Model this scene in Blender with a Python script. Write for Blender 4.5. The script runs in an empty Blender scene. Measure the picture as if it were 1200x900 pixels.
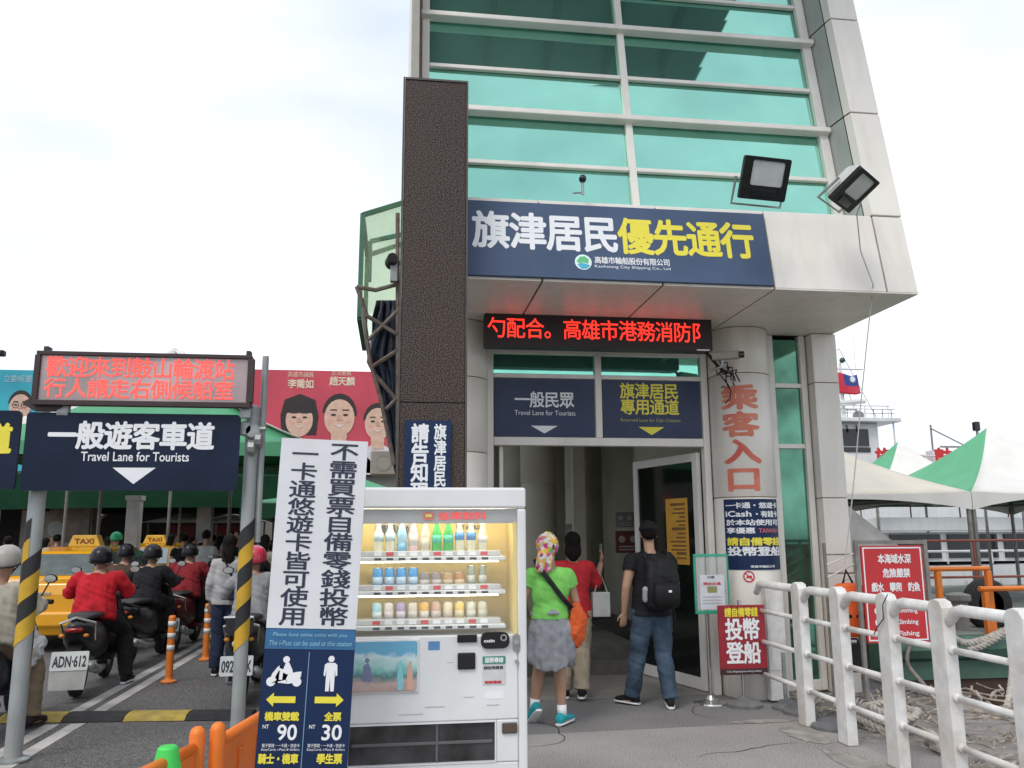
import bpy, bmesh, math, random
from mathutils import Vector, Matrix, noise
random.seed(7)
SC = bpy.context.scene
COL = SC.collection
R = math.radians
# ---------------------------------------------------------------- camera
FOC, PITCH, YAW, ROLL, EYE = 980.0, R(10.2), R(-7.8), R(-0.32), 1.6
cf = Vector((0, math.cos(PITCH), math.sin(PITCH))); cu = Vector((0, -math.sin(PITCH), math.cos(PITCH))); cr = Vector((1, 0, 0))
c_, s_ = math.cos(ROLL), math.sin(ROLL)
cr2 = c_*cr + s_*cu; cu2 = -s_*cr + c_*cu
RZ = Matrix.Rotation(YAW, 3, 'Z')
AR, AU, AF = RZ @ cr2, RZ @ cu2, RZ @ cf
cam = bpy.data.cameras.new('camera'); camo = bpy.data.objects.new('camera', cam); COL.objects.link(camo)
m3 = Matrix((AR, AU, -AF)).transposed()
camo.matrix_world = Matrix.Translation((0, 0, EYE)) @ m3.to_4x4()
cam.sensor_width = 36; cam.lens = FOC/1200*36; cam.clip_start = 0.05; cam.clip_end = 3000
SC.camera = camo
def ray(x, y): return AR*((x-600)/FOC) + AU*((450-y)/FOC) + AF
def onY(x, y, Y):
    d = ray(x, y); return Vector((0, 0, EYE)) + d*(Y/d.y)
def onX(x, y, X):
    d = ray(x, y); return Vector((0, 0, EYE)) + d*(X/d.x)
def onZ(x, y, Z=0):
    d = ray(x, y); return Vector((0, 0, EYE)) + d*((Z-EYE)/d.z)
# ---------------------------------------------------------------- world and sun (overcast day)
SUN_EL, SUN_AZ = R(52), R(218)
w = bpy.data.worlds.new('World'); SC.world = w; w.use_nodes = True
nt = w.node_tree; nt.nodes.clear()
wo = nt.nodes.new('ShaderNodeOutputWorld'); bg = nt.nodes.new('ShaderNodeBackground')
sky = nt.nodes.new('ShaderNodeTexSky'); sky.sky_type = 'NISHITA'; sky.sun_disc = False
sky.sun_elevation = SUN_EL; sky.sun_rotation = SUN_AZ; sky.dust_density = 2.0
sc1 = nt.nodes.new('ShaderNodeVectorMath'); sc1.operation = 'SCALE'; sc1.inputs['Scale'].default_value = 1.6
nt.links.new(sky.outputs[0], sc1.inputs[0])
tc = nt.nodes.new('ShaderNodeTexCoord'); mp = nt.nodes.new('ShaderNodeMapping'); mp.inputs['Scale'].default_value = (1.0, 1.0, 2.6)
n1 = nt.nodes.new('ShaderNodeTexNoise'); n1.inputs['Scale'].default_value = 1.5; n1.inputs['Detail'].default_value = 4; n1.inputs['Roughness'].default_value = 0.5
cr1 = nt.nodes.new('ShaderNodeValToRGB'); cr1.color_ramp.elements[0].position = 0.33; cr1.color_ramp.elements[1].position = 0.66
cr1.color_ramp.elements[0].color = (4.3, 5.0, 6.0, 1); cr1.color_ramp.elements[1].color = (8.8, 9.0, 9.4, 1)
mx = nt.nodes.new('ShaderNodeMix'); mx.data_type = 'RGBA'; mx.inputs[0].default_value = 0.9
nt.links.new(tc.outputs['Generated'], mp.inputs[0]); nt.links.new(mp.outputs[0], n1.inputs[0]); nt.links.new(n1.outputs[0], cr1.inputs[0])
nt.links.new(sc1.outputs[0], mx.inputs[6]); nt.links.new(cr1.outputs[0], mx.inputs[7]); nt.links.new(mx.outputs[2], bg.inputs[0])
bg.inputs[1].default_value = 0.1
nt.links.new(bg.outputs[0], wo.inputs[0])
sun = bpy.data.lights.new('sun', 'SUN'); suno = bpy.data.objects.new('sun', sun); COL.objects.link(suno)
sun.energy = 1.0; sun.angle = R(25); sun.color = (1.0, 0.96, 0.9)
sd = Vector((math.sin(SUN_AZ)*math.cos(SUN_EL), math.cos(SUN_AZ)*math.cos(SUN_EL), math.sin(SUN_EL)))
suno.rotation_euler = sd.to_track_quat('Z', 'Y').to_euler()
SC.view_settings.view_transform = 'Standard'; SC.view_settings.look = 'None'
SC.view_settings.exposure = 0.6; SC.view_settings.gamma = 1.0
SC.cycles.max_bounces = 8
# ---------------------------------------------------------------- materials
MATS = {}
def mat(name, col, rough=0.6, metal=0.0, var=0.08, scale=6.0, bump=0.0, bscale=40.0, spec=0.5, emit=0.0, dirt=0.0, dirtcol=(0.12, 0.10, 0.08), speck=0.0, streak=False, trans=0.0, coat=0.0):
    if name in MATS: return MATS[name]
    m = bpy.data.materials.new(name); m.use_nodes = True; t = m.node_tree; b = t.nodes['Principled BSDF']
    b.inputs['Roughness'].default_value = rough; b.inputs['Metallic'].default_value = metal
    b.inputs['Specular IOR Level'].default_value = spec; b.inputs['Coat Weight'].default_value = coat
    tcn = t.nodes.new('ShaderNodeTexCoord')
    last = None
    rgb = t.nodes.new('ShaderNodeRGB'); rgb.outputs[0].default_value = (*col, 1); last = rgb.outputs[0]
    def noi(sc, det=4, mapscale=None):
        n = t.nodes.new('ShaderNodeTexNoise'); n.inputs['Scale'].default_value = sc; n.inputs['Detail'].default_value = det
        if mapscale:
            mpn = t.nodes.new('ShaderNodeMapping'); mpn.inputs['Scale'].default_value = mapscale
            t.links.new(tcn.outputs['Object'], mpn.inputs[0]); t.links.new(mpn.outputs[0], n.inputs[0])
        else: t.links.new(tcn.outputs['Object'], n.inputs[0])
        return n.outputs[0]
    def mixc(fac, a, bcol, mode='MIX'):
        x = t.nodes.new('ShaderNodeMix'); x.data_type = 'RGBA'; x.blend_type = mode
        if hasattr(fac, 'links'): t.links.new(fac, x.inputs[0])
        else: x.inputs[0].default_value = fac
        t.links.new(a, x.inputs[6])
        if hasattr(bcol, 'links'): t.links.new(bcol, x.inputs[7])
        else: x.inputs[7].default_value = (*bcol, 1)
        return x.outputs[2]
    def ramp(v, a, bb, lo=0.0, hi=1.0):
        x = t.nodes.new('ShaderNodeMapRange'); x.inputs[1].default_value = a; x.inputs[2].default_value = bb
        x.inputs[3].default_value = lo; x.inputs[4].default_value = hi; t.links.new(v, x.inputs[0]); return x.outputs[0]
    if var:
        f = ramp(noi(scale), 0.3, 0.7, 0, 1)
        last = mixc(f, mixc(1.0, last, (1-var*2,)*3, 'MULTIPLY'), mixc(1.0, last, (1+var,)*3, 'MULTIPLY'))
    if speck:
        f = ramp(noi(bscale, 2), 0.42, 0.62, 0, 1)
        last = mixc(f, last, tuple(min(1, c*(1+speck)+speck*0.03) for c in col))
    if dirt:
        f = ramp(noi(2.2, 6, (3, 3, 0.5) if streak else None), 0.47, 0.75, 0, dirt)
        last = mixc(f, last, dirtcol)
    t.links.new(last, b.inputs['Base Color'])
    if emit:
        t.links.new(last, b.inputs['Emission Color']); b.inputs['Emission Strength'].default_value = emit
    if bump:
        bn = t.nodes.new('ShaderNodeBump'); bn.inputs['Strength'].default_value = bump; bn.inputs['Distance'].default_value = 0.01
        t.links.new(noi(bscale, 3), bn.inputs['Height']); t.links.new(bn.outputs[0], b.inputs['Normal'])
    if trans:
        tr = t.nodes.new('ShaderNodeBsdfTransparent'); ms = t.nodes.new('ShaderNodeMixShader'); ms.inputs[0].default_value = 1-trans
        tr.inputs[0].default_value = (*[min(1, c**0.4) for c in col], 1)
        t.links.new(tr.outputs[0], ms.inputs[1]); t.links.new(b.outputs[0], ms.inputs[2])
        t.links.new(ms.outputs[0], t.nodes['Material Output'].inputs[0])
    MATS[name] = m; return m
WHITE = (0.78, 0.77, 0.74)
panel = mat('aluminium_panel', (0.80, 0.755, 0.68), 0.38, 0.0, 0.035, 1.4, 0.0, dirt=0.20, dirtcol=(0.42, 0.31, 0.22), streak=True)
panel_side = panel
seam = mat('panel_joint', (0.17, 0.11, 0.08), 0.8)
frame_m = mat('cream_frame', (0.78, 0.745, 0.68), 0.4, 0.0, 0.04, 3, dirt=0.12, dirtcol=(0.3, 0.24, 0.19), streak=True)
teal = mat('teal_mirror_glass', (0.31, 0.66, 0.54), 0.04, 0.85, 0.07, 1.2, bump=0.012, bscale=1.6)
tealdark = mat('strip_glass', (0.13, 0.33, 0.23), 0.06, 0.7, 0.3, 2.2, bump=0.02, bscale=3)
greenedge = mat('green_glass_frame', (0.05, 0.16, 0.09), 0.3)
greenglass = mat('pale_green_glass', (0.80, 0.90, 0.74), 0.08, 0.0, 0.05, trans=0.85)
granite = mat('brown_granite', (0.021, 0.012, 0.008), 0.5, 0, 0.22, 1.5, bump=0.0, bscale=105, speck=2.2, spec=0.2, dirt=0.25, dirtcol=(0.07, 0.055, 0.045), streak=True)
steel = mat('galvanised_steel', (0.36, 0.38, 0.37), 0.45, 0.6, 0.12, 12, dirt=0.2)
chrome = mat('stainless', (0.6, 0.6, 0.58), 0.22, 0.9, 0.05)
black = mat('black_plastic', (0.015, 0.015, 0.016), 0.5, 0, 0.2, 20, spec=0.25)
gloss_black = mat('gloss_black', (0.012, 0.012, 0.014), 0.14, 0, 0.1)
rubber = mat('rubber', (0.025, 0.024, 0.024), 0.85, 0, 0.2, 15, bump=0.2)
navy = mat('navy_print', (0.014, 0.030, 0.085), 0.4, 0, 0.08, 2, spec=0.2)
navyf = mat('fascia_blue', (0.062, 0.098, 0.175), 0.45, 0, 0.08, 2, spec=0.3, dirt=0.15, dirtcol=(0.12, 0.14, 0.18), streak=True)
whitep = mat('white_print', (0.82, 0.83, 0.84), 0.45, 0, 0.02)
yellowp = mat('yellow_print', (0.83, 0.72, 0.06), 0.45, 0, 0.02)
redp = mat('red_print', (0.62, 0.03, 0.03), 0.45, 0, 0.04)
rail_w = mat('rail_white_paint', (0.74, 0.73, 0.70), 0.5, 0, 0.07, 14, bump=0.15, bscale=35, dirt=0.6, dirtcol=(0.42, 0.33, 0.24))
asphalt = mat('asphalt', (0.066, 0.062, 0.060), 0.9, 0, 0.22, 0.7, bump=0.5, bscale=90, speck=1.3, dirt=0.3, dirtcol=(0.11, 0.10, 0.095))
pavement = mat('speckled_pavement', (0.215, 0.20, 0.19), 0.85, 0, 0.20, 1.3, bump=0.4, bscale=110, speck=1.1, dirt=0.25, dirtcol=(0.24, 0.23, 0.21))
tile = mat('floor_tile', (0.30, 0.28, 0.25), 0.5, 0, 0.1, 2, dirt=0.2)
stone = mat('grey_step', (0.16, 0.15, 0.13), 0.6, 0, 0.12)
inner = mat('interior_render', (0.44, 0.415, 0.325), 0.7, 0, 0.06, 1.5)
skin = mat('skin', (0.42, 0.24, 0.16), 0.5, 0, 0.06, 10)
hairm = mat('dark_hair', (0.010, 0.007, 0.006), 0.75, 0, 0.3, 40, bump=0.5, bscale=60, spec=0.15)
# ---------------------------------------------------------------- mesh builder
class B:
    def __init__(s): s.v = []; s.f = []; s.mi = []; s.M = Matrix.Identity(4)
    def add(s, vs, fs, mi=0):
        o = len(s.v); s.v += [tuple(s.M @ Vector(p)) for p in vs]; s.f += [tuple(i+o for i in f) for f in fs]; s.mi += [mi]*len(fs); return s
    def box(s, x0, x1, y0, y1, z0, z1, mi=0):
        vs = [(x, y, z) for z in (z0, z1) for y in (y0, y1) for x in (x0, x1)]
        return s.add(vs, [(0, 2, 3, 1), (4, 5, 7, 6), (0, 1, 5, 4), (2, 6, 7, 3), (0, 4, 6, 2), (1, 3, 7, 5)], mi)
    def prism(s, poly, y0, y1, mi=0):
        """poly = [(x,z)] outline extruded along y"""
        n = len(poly); vs = [(x, y0, z) for x, z in poly]+[(x, y1, z) for x, z in poly]
        ar = sum(poly[i][0]*poly[(i+1) % n][1]-poly[(i+1) % n][0]*poly[i][1] for i in range(n))
        fs = [tuple(range(n)), tuple(range(2*n-1, n-1, -1))]+[(i, i+n, (i+1) % n+n, (i+1) % n) for i in range(n)]
        if (y1 > y0) != (ar > 0): fs = [tuple(reversed(f)) for f in fs]
        return s.add(vs, fs, mi)
    def tube(s, pts, rad, seg=10, cap=True, mi=0, lat=None, round_=False):
        pts = [Vector(p) for p in pts]; n = len(pts)
        if not isinstance(rad, (list, tuple)): rad = [rad]*n
        rad = [(r, r) if not isinstance(r, (list, tuple)) else r for r in rad]
        if round_:
            d0 = (pts[0]-pts[1]).normalized(); d1 = (pts[-1]-pts[-2]).normalized(); a0, a1 = rad[0], rad[-1]
            pre = [pts[0]+d0*min(a0)*k for k in (0.92, 0.6)]; prr = [tuple(q*f for q in a0) for f in (0.38, 0.8)]
            post = [pts[-1]+d1*min(a1)*k for k in (0.6, 0.92)]; por = [tuple(q*f for q in a1) for f in (0.8, 0.38)]
            pts = pre+pts+post; rad = prr+rad+por; n = len(pts)
        vs = []; up = None
        for i, p in enumerate(pts):
            d = (pts[min(i+1, n-1)]-pts[max(i-1, 0)]).normalized()
            if lat is not None:
                u = Vector(lat); u = (u-d*u.dot(d)).normalized()
            elif up is None:
                u = d.orthogonal().normalized()
            else:
                u = (up-d*up.dot(d)).normalized()
            up = u; q = d.cross(u)
            for k in range(seg):
                a = 2*math.pi*k/seg; vs.append(p+u*math.cos(a)*rad[i][0]+q*math.sin(a)*rad[i][1])
        fs = [(i*seg+k, i*seg+(k+1) % seg, (i+1)*seg+(k+1) % seg, (i+1)*seg+k) for i in range(n-1) for k in range(seg)]
        if cap: fs += [tuple(reversed(range(seg))), tuple(range((n-1)*seg, n*seg))]
        return s.add(vs, fs, mi)
    def sph(s, c, r, seg=12, rings=8, mi=0, rot=None):
        if not isinstance(r, (list, tuple)): r = (r, r, r)
        vs = [(0, 0, 1)]; M = rot or Matrix.Identity(3)
        for i in range(1, rings):
            t = math.pi*i/rings
            for k in range(seg): a = 2*math.pi*k/seg; vs.append((math.sin(t)*math.cos(a), math.sin(t)*math.sin(a), math.cos(t)))
        vs.append((0, 0, -1)); vs = [Vector(c)+M @ Vector((x*r[0], y*r[1], z*r[2])) for x, y, z in vs]
        fs = [(0, 1+k, 1+(k+1) % seg) for k in range(seg)]
        for i in range(rings-2):
            for k in range(seg): a = 1+i*seg; fs.append((a+k, a+seg+k, a+seg+(k+1) % seg, a+(k+1) % seg))
        a = 1+(rings-2)*seg; fs += [(a+(k+1) % seg, a+k, len(vs)-1) for k in range(seg)]
        return s.add(vs, fs, mi)
    def lathe(s, prof, c=(0, 0, 0), seg=20, mi=0, axis='z'):
        """prof = [(r,z)] from bottom to top"""
        vs = []
        for r, z in prof:
            for k in range(seg):
                a = 2*math.pi*k/seg; p = (r*math.cos(a), r*math.sin(a), z)
                if axis == 'x': p = (p[2], p[0], p[1])
                if axis == 'y': p = (p[1], p[2], p[0])
                vs.append((p[0]+c[0], p[1]+c[1], p[2]+c[2]))
        n = len(prof)
        fs = [(i*seg+k, i*seg+(k+1) % seg, (i+1)*seg+(k+1) % seg, (i+1)*seg+k) for i in range(n-1) for k in range(seg)]
        fs += [tuple(reversed(range(seg))), tuple(range((n-1)*seg, n*seg))]
        return s.add(vs, fs, mi)
    def loft(s, rings, mi=0, cap=True):
        n = len(rings[0]); vs = [p for r in rings for p in r]
        fs = [(i*n+k, i*n+(k+1) % n, (i+1)*n+(k+1) % n, (i+1)*n+k) for i in range(len(rings)-1) for k in range(n)]
        if cap: fs += [tuple(reversed(range(n))), tuple(range((len(rings)-1)*n, len(rings)*n))]
        return s.add(vs, fs, mi)
    def quad(s, a, b, c, d, mi=0): return s.add([a, b, c, d], [(0, 1, 2, 3)], mi)
    def mesh(s, name, mats):
        me = bpy.data.meshes.new(name); me.from_pydata(s.v, [], s.f)
        for m in (mats if isinstance(mats, (list, tuple)) else [mats]): me.materials.append(m)
        me.polygons.foreach_set('material_index', s.mi); me.update(); return me
    def build(s, name, mats, parent=None, smooth=False, bevel=0.0, seg=2, label=None, fix=False, remesh=0.0, wrinkle=0.0, wf=6.0, sm=3):
        me = s.mesh(name, mats)
        if remesh: me = do_remesh(me, name, mats, remesh, wrinkle, wf, sm); smooth = True
        if fix:
            bm = bmesh.new(); bm.from_mesh(me); bmesh.ops.recalc_face_normals(bm, faces=bm.faces); bm.to_mesh(me); bm.free()
        if smooth: me.polygons.foreach_set('use_smooth', [True]*len(me.polygons))
        o = bpy.data.objects.new(name, me); COL.objects.link(o)
        if parent is not None: o.parent = parent
        if bevel:
            b = o.modifiers.new('bevel', 'BEVEL'); b.width = bevel; b.segments = seg; b.limit_method = 'ANGLE'; b.angle_limit = R(40)
            b.harden_normals = False
        if label: o['label'] = label
        return o
SCT = bpy.data.scenes.new('scratch')
def eval_mesh(o):
    vl = SCT.view_layers[0]; vl.update(); dg = vl.depsgraph; dg.update()
    return bpy.data.meshes.new_from_object(o.evaluated_get(dg), depsgraph=dg)
def do_remesh(me, name, mats, vox, wr, wf, sm):
    o = bpy.data.objects.new('tmp', me); SCT.collection.objects.link(o)
    r = o.modifiers.new('r', 'REMESH'); r.mode = 'VOXEL'; r.voxel_size = vox; r.adaptivity = 0
    if sm:
        q = o.modifiers.new('s', 'SMOOTH'); q.factor = 0.5; q.iterations = sm
    n = eval_mesh(o); n.name = name
    bpy.data.objects.remove(o)
    n.materials.clear()
    for m in (mats if isinstance(mats, (list, tuple)) else [mats]): n.materials.append(m)
    if wr:
        n.update()
        nr = [v.vector.copy() for v in n.vertex_normals]; out = []
        for i, v in enumerate(n.vertices):
            c = v.co.copy()
            k = 0.75*noise.noise(Vector((c.x*5+c.z*6, c.y*5, c.z*(24 if wf < 10 else 10)+c.x*9)))+noise.noise(Vector((c.x*wf*1.3, c.y*wf*1.3, c.z*wf*0.8+c.x*4)))+0.5*noise.noise(Vector((c.x*wf*3+9, c.y*wf*3, c.z*wf*2)))
            out += list(c+nr[i]*(k*wr))
        n.vertices.foreach_set('co', out); n.update()
    return n
def tag(o, label, cat, group=None, kind=None):
    if label: o['label'] = label
    if cat: o['category'] = cat
    if group: o['group'] = group
    if kind: o['kind'] = kind
    return o
def thing(name, label, cat, loc=(0, 0, 0), rz=0.0, group=None):
    o = bpy.data.objects.new(name, None); COL.objects.link(o); o.empty_display_size = 0.1
    o.location = loc; o.rotation_euler = (0, 0, rz); return tag(o, label, cat, group)
def struct(o): o['kind'] = 'structure'; return o
def copy_tree(o, parent=None):
    c = o.copy(); COL.objects.link(c); c.parent = parent
    for ch in list(o.children): copy_tree(ch, c)
    return c
# ---------------------------------------------------------------- lettering
GLY = {}
def glyph(s):
    if s not in GLY:
        c = bpy.data.curves.new('t', 'FONT'); c.body = s; c.resolution_u = 3
        o = bpy.data.objects.new('t', c); SCT.collection.objects.link(o)
        m = eval_mesh(o)
        GLY[s] = ([(v.co.x, v.co.y) for v in m.vertices], [tuple(p.vertices) for p in m.polygons])
        bpy.data.objects.remove(o); bpy.data.meshes.remove(m); bpy.data.curves.remove(c)
    return GLY[s]
def slice_flat(v, f, n):
    bm = bmesh.new(); vs = [bm.verts.new((a, c, 0)) for a, c in v]
    for q in f:
        try: bm.faces.new([vs[i] for i in q])
        except ValueError: pass
    for i in range(1, n):
        bmesh.ops.bisect_plane(bm, geom=bm.verts[:]+bm.edges[:]+bm.faces[:], plane_co=(i/n, 0, 0), plane_no=(1, 0, 0))
    bm.verts.index_update(); r = ([(p.co.x, p.co.y) for p in bm.verts], [tuple(q.index for q in p.verts) for p in bm.faces]); bm.free(); return r
def puttext(b, s, x0, x1, z0, z1, y, bold=0.0, vertical=False, cjk=True, mi=0, fn=None, shear=0.0):
    """lettering in the plane y, facing -y, inside the box"""
    items = []
    if cjk:
        n = len(s)
        for i, ch in enumerate(s):
            if ch == ' ': continue
            if vertical: h = (z1-z0)/n; items.append((ch, x0, x1, z1-(i+1)*h, z1-i*h))
            else: wd = (x1-x0)/n; items.append((ch, x0+i*wd, x0+(i+1)*wd, z0, z1))
    else: items = [(s, x0, x1, z0, z1)]
    offs = [(0, 0)] if not bold else [(bold*math.cos(a), bold*math.sin(a)) for a in (0.3, 1.35, 2.4, 3.45, 4.5, 5.55)]
    for ch, a0, a1, c0, c1 in items:
        v, f = glyph(ch)
        if not v: continue
        if cjk: bx0, bx1, bz0, bz1 = 0.02, 0.98, -0.125, 0.835
        else:
            xs = [p[0] for p in v]; zs = [p[1] for p in v]; bx0, bx1, bz0, bz1 = min(xs), max(xs), min(zs), max(zs)
        sx = (a1-a0)/(bx1-bx0); sz = (c1-c0)/(bz1-bz0)
        for k, (dx, dz) in enumerate(offs):
            if fn and k == 0: v, f = slice_flat(v, f, 14)
            pts = []
            for px, pz in v:
                X = a0+(px+dx-bx0)*sx; Z = c0+(pz+dz-bz0)*sz; X += shear*(Z-z0)
                Y = y-0.0002*k
                pts.append(fn(X, Y, Z) if fn else (X, Y, Z))
            b.add(pts, f, mi)
    return b
def lettering(s, x0, x1, z0, z1, y, m, parent, bold=0.0, vertical=False, cjk=True, name='lettering', **kw):
    return puttext(B(), s, x0, x1, z0, z1, y, bold, vertical, cjk, **kw).build(name, m, parent)
def rrect(x0, x1, z0, z1, r, n=4):
    p = []
    for cx, cz, a0 in ((x1-r, z1-r, 0), (x0+r, z1-r, 90), (x0+r, z0+r, 180), (x1-r, z0+r, 270)):
        for k in range(n+1): a = R(a0+90*k/n); p.append((cx+r*math.cos(a), cz+r*math.sin(a)))
    return p
def disc(cx, cz, r, n=20, rz=None): rz = rz or r; return [(cx+r*math.cos(2*math.pi*k/n), cz+rz*math.sin(2*math.pi*k/n)) for k in range(n)]
# ================================================================ ground and water
g = B(); g.box(-300, 5.5, -80, 400, -3, -0.006); struct(g.build('ground', asphalt))
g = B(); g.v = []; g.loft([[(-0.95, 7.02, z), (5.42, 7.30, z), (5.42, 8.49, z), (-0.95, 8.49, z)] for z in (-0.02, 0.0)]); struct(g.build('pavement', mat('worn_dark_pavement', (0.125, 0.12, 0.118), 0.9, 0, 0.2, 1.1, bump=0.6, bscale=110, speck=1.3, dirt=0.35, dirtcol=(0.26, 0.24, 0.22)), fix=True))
g = B(); g.loft([[(-0.95, -6, z), (5.42, -6, z), (5.42, 7.292, z), (-0.95, 7.012, z)] for z in (-0.02, 0.0)]); struct(g.build('pavement', pavement, fix=True))
# cracks and cement smears on the pavement
random.seed(5); ckm = mat('crack_dark', (0.05, 0.047, 0.045), 0.95)
for (x, y, a, n) in ((1.0, 6.7, 0.1, 16), (2.2, 6.2, 0.9, 12), (0.2, 5.6, -0.2, 14), (2.9, 7.4, 2.6, 9)):
    L_ = []; Rr = []
    for k in range(n):
        wd = 0.004*(1-abs(2*k/n-1))+0.0015; L_.append((x-math.sin(a)*wd, y+math.cos(a)*wd, 0.003)); Rr.append((x+math.sin(a)*wd, y-math.cos(a)*wd, 0.003))
        x += math.cos(a)*0.09; y += math.sin(a)*0.09; a += random.uniform(-0.5, 0.5)
    b = B(); b.add(L_+Rr, [(k, n+k, n+k+1, k+1) for k in range(n-1)]); struct(b.build('pavement_crack', ckm))
cem = mat('cement_smear', (0.34, 0.32, 0.29), 0.95, 0, 0.2, 6, bump=0.4, bscale=60)
for (cx, cy, rx, ry) in ((3.15, 7.25, 0.28, 0.07), (3.3, 6.75, 0.16, 0.30), (3.25, 5.7, 0.14, 0.55), (2.2, 5.3, 0.5, 0.08)):
    b = B(); n = 40; b.add([(cx+rx*math.cos(2*math.pi*k/n)*(1+0.35*noise.noise(Vector((k*0.9, cx, 0)))), cy+ry*math.sin(2*math.pi*k/n)*(1+0.5*noise.noise(Vector((k*1.1, cy, 3)))), 0.004) for k in range(n)], [tuple(range(n))]); struct(b.build('cement_patch', cem))
kb = B(); kb.box(5.2, 5.5, -6, 60, -2.9, 0.02); struct(kb.build('quay_edge', mat('quay_concrete', (0.27, 0.25, 0.22), 0.9, 0, 0.15, 1.5, bump=0.4, bscale=30, dirt=0.5)))
watm = mat('harbour_water', (0.05, 0.075, 0.06), 0.08, 0, 0.1, 0.5, bump=0.6, bscale=1.5)
g = B(); g.box(5.5, 600, -300, 900, -3.2, -1.35); struct(g.build('water', watm))
line_m = mat('worn_road_paint', (0.52, 0.50, 0.47), 0.8, 0, 0.1, 5, dirt=0.75, dirtcol=(0.12, 0.11, 0.10))
for (xa, xb) in ((-2.99, -2.87), (-2.78, -2.66)):
    b = B(); b.box(xa, xb, 2.0, 8.14, -0.02, -0.001); b.box(xa, xb, 8.62, 17, -0.02, -0.001); struct(b.build('lane_line', line_m))
# speed hump of yellow and black rubber blocks
hump = thing('speed_hump', 'low speed hump of alternating worn yellow and black rubber blocks across the scooter lane', 'speed hump', (0, 0, 0))
hy = mat('worn_yellow_rubber', (0.46, 0.33, 0.06), 0.8, 0, 0.15, 9, bump=0.4, dirt=0.5, dirtcol=(0.1, 0.09, 0.07))
xs = [-4.35, -3.45, -2.89, -2.36, -1.82, -1.25]
for i in range(5):
    b = B(); b.loft([[(x, 8.16-(x+2.4)*0.10, 0), (x, 8.23-(x+2.4)*0.10, 0.035), (x, 8.34-(x+2.4)*0.10, 0.045), (x, 8.46-(x+2.4)*0.10, 0.035), (x, 8.54-(x+2.4)*0.10, 0)] for x in (xs[i]+0.004, xs[i+1]-0.004)])
    if i % 2 == 1:
        pass
    b.build('rubber_block', hy if i in (1, 3) else rubber, hump, fix=True)
# ================================================================ terminal building
bld = thing('terminal_building', 'ferry terminal with leaning teal glass tower, cream metal panels and open ground floor entrance', 'building')
LEAN = R(10.5); P0 = Vector((0, 6.8, 3.75)); US = Vector((0, math.sin(LEAN), math.cos(LEAN))); UN = Vector((0, -math.cos(LEAN), math.sin(LEAN)))
# local (x, o, s): y axis = -outward so that boxes keep orientation
TM = Matrix.Translation(P0) @ Matrix((Vector((1, 0, 0)), -UN, US)).transposed().to_4x4()
def tb(x0, x1, o0, o1, s0, s1, name, m, bevel=0.006, parent=None):
    b = B(); b.M = TM; b.box(x0, x1, -o1, -o0, s0, s1); return b.build(name, m, parent or bld, bevel=bevel)
STOP = 5.55
g_ = 0.008
# fascia band panels (the seams show as dark gaps over a backing)
bk = B(); bk.M = TM; bk.box(0.07, 4.67, 0.03, 0.30, 0.085, 0.785); bk.box(4.41, 4.67, 0.03, 0.28, 0.79, STOP); bk.box(0.08, 0.15, 0.05, 0.34, 0.79, STOP)
bk.build('backing_frame', seam, bld)
for a, c in ((0.05, 1.20), (1.20, 2.27), (2.27, 3.30), (3.30, 4.38), (4.38, 4.69)):
    tb(a+g_, c-g_, -0.03, 0.0, 0.0, 0.795, 'fascia_panel', panel)
for a, c in ((0.05, 1.20), (1.20, 2.27), (2.27, 3.30), (3.30, 4.30)):
    tb(a+g_/2, c-g_/2, -0.40, -0.032, 0.79, 0.812, 'ledge_panel', panel, 0.003)
ss = [0.805, 1.99, 3.18, 4.37, STOP]
for a, c in zip(ss, ss[1:]):
    tb(4.38+0.004, 4.69, -0.03, 0.0, a+g_, c-g_, 'face_panel', panel)
    b = B(); b.M = TM                                    # reveal returning to the glass
    b.add([(4.385, 0.006, a+g_), (4.385, 0.006, c-g_), (4.355, 0.075, c-g_), (4.355, 0.075, a+g_)], [(0, 1, 2, 3)])
    b.build('reveal_trim', panel, bld)
    b = B(); b.M = TM
    b.add([(4.352, 0.085, a+g_), (4.352, 0.085, c-g_), (4.30, 0.34, c-g_+0.03), (4.30, 0.34, a+g_+0.03)], [(0, 1, 2, 3)])
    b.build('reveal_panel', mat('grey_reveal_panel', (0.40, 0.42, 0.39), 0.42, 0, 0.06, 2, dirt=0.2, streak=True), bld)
    tb(0.055, 0.13, -0.06, 0.0, a+g_, c-g_, 'edge_panel', mat('shadow_grey_panel', (0.32, 0.31, 0.27), 0.5, 0, 0.06), 0.003)
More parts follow.
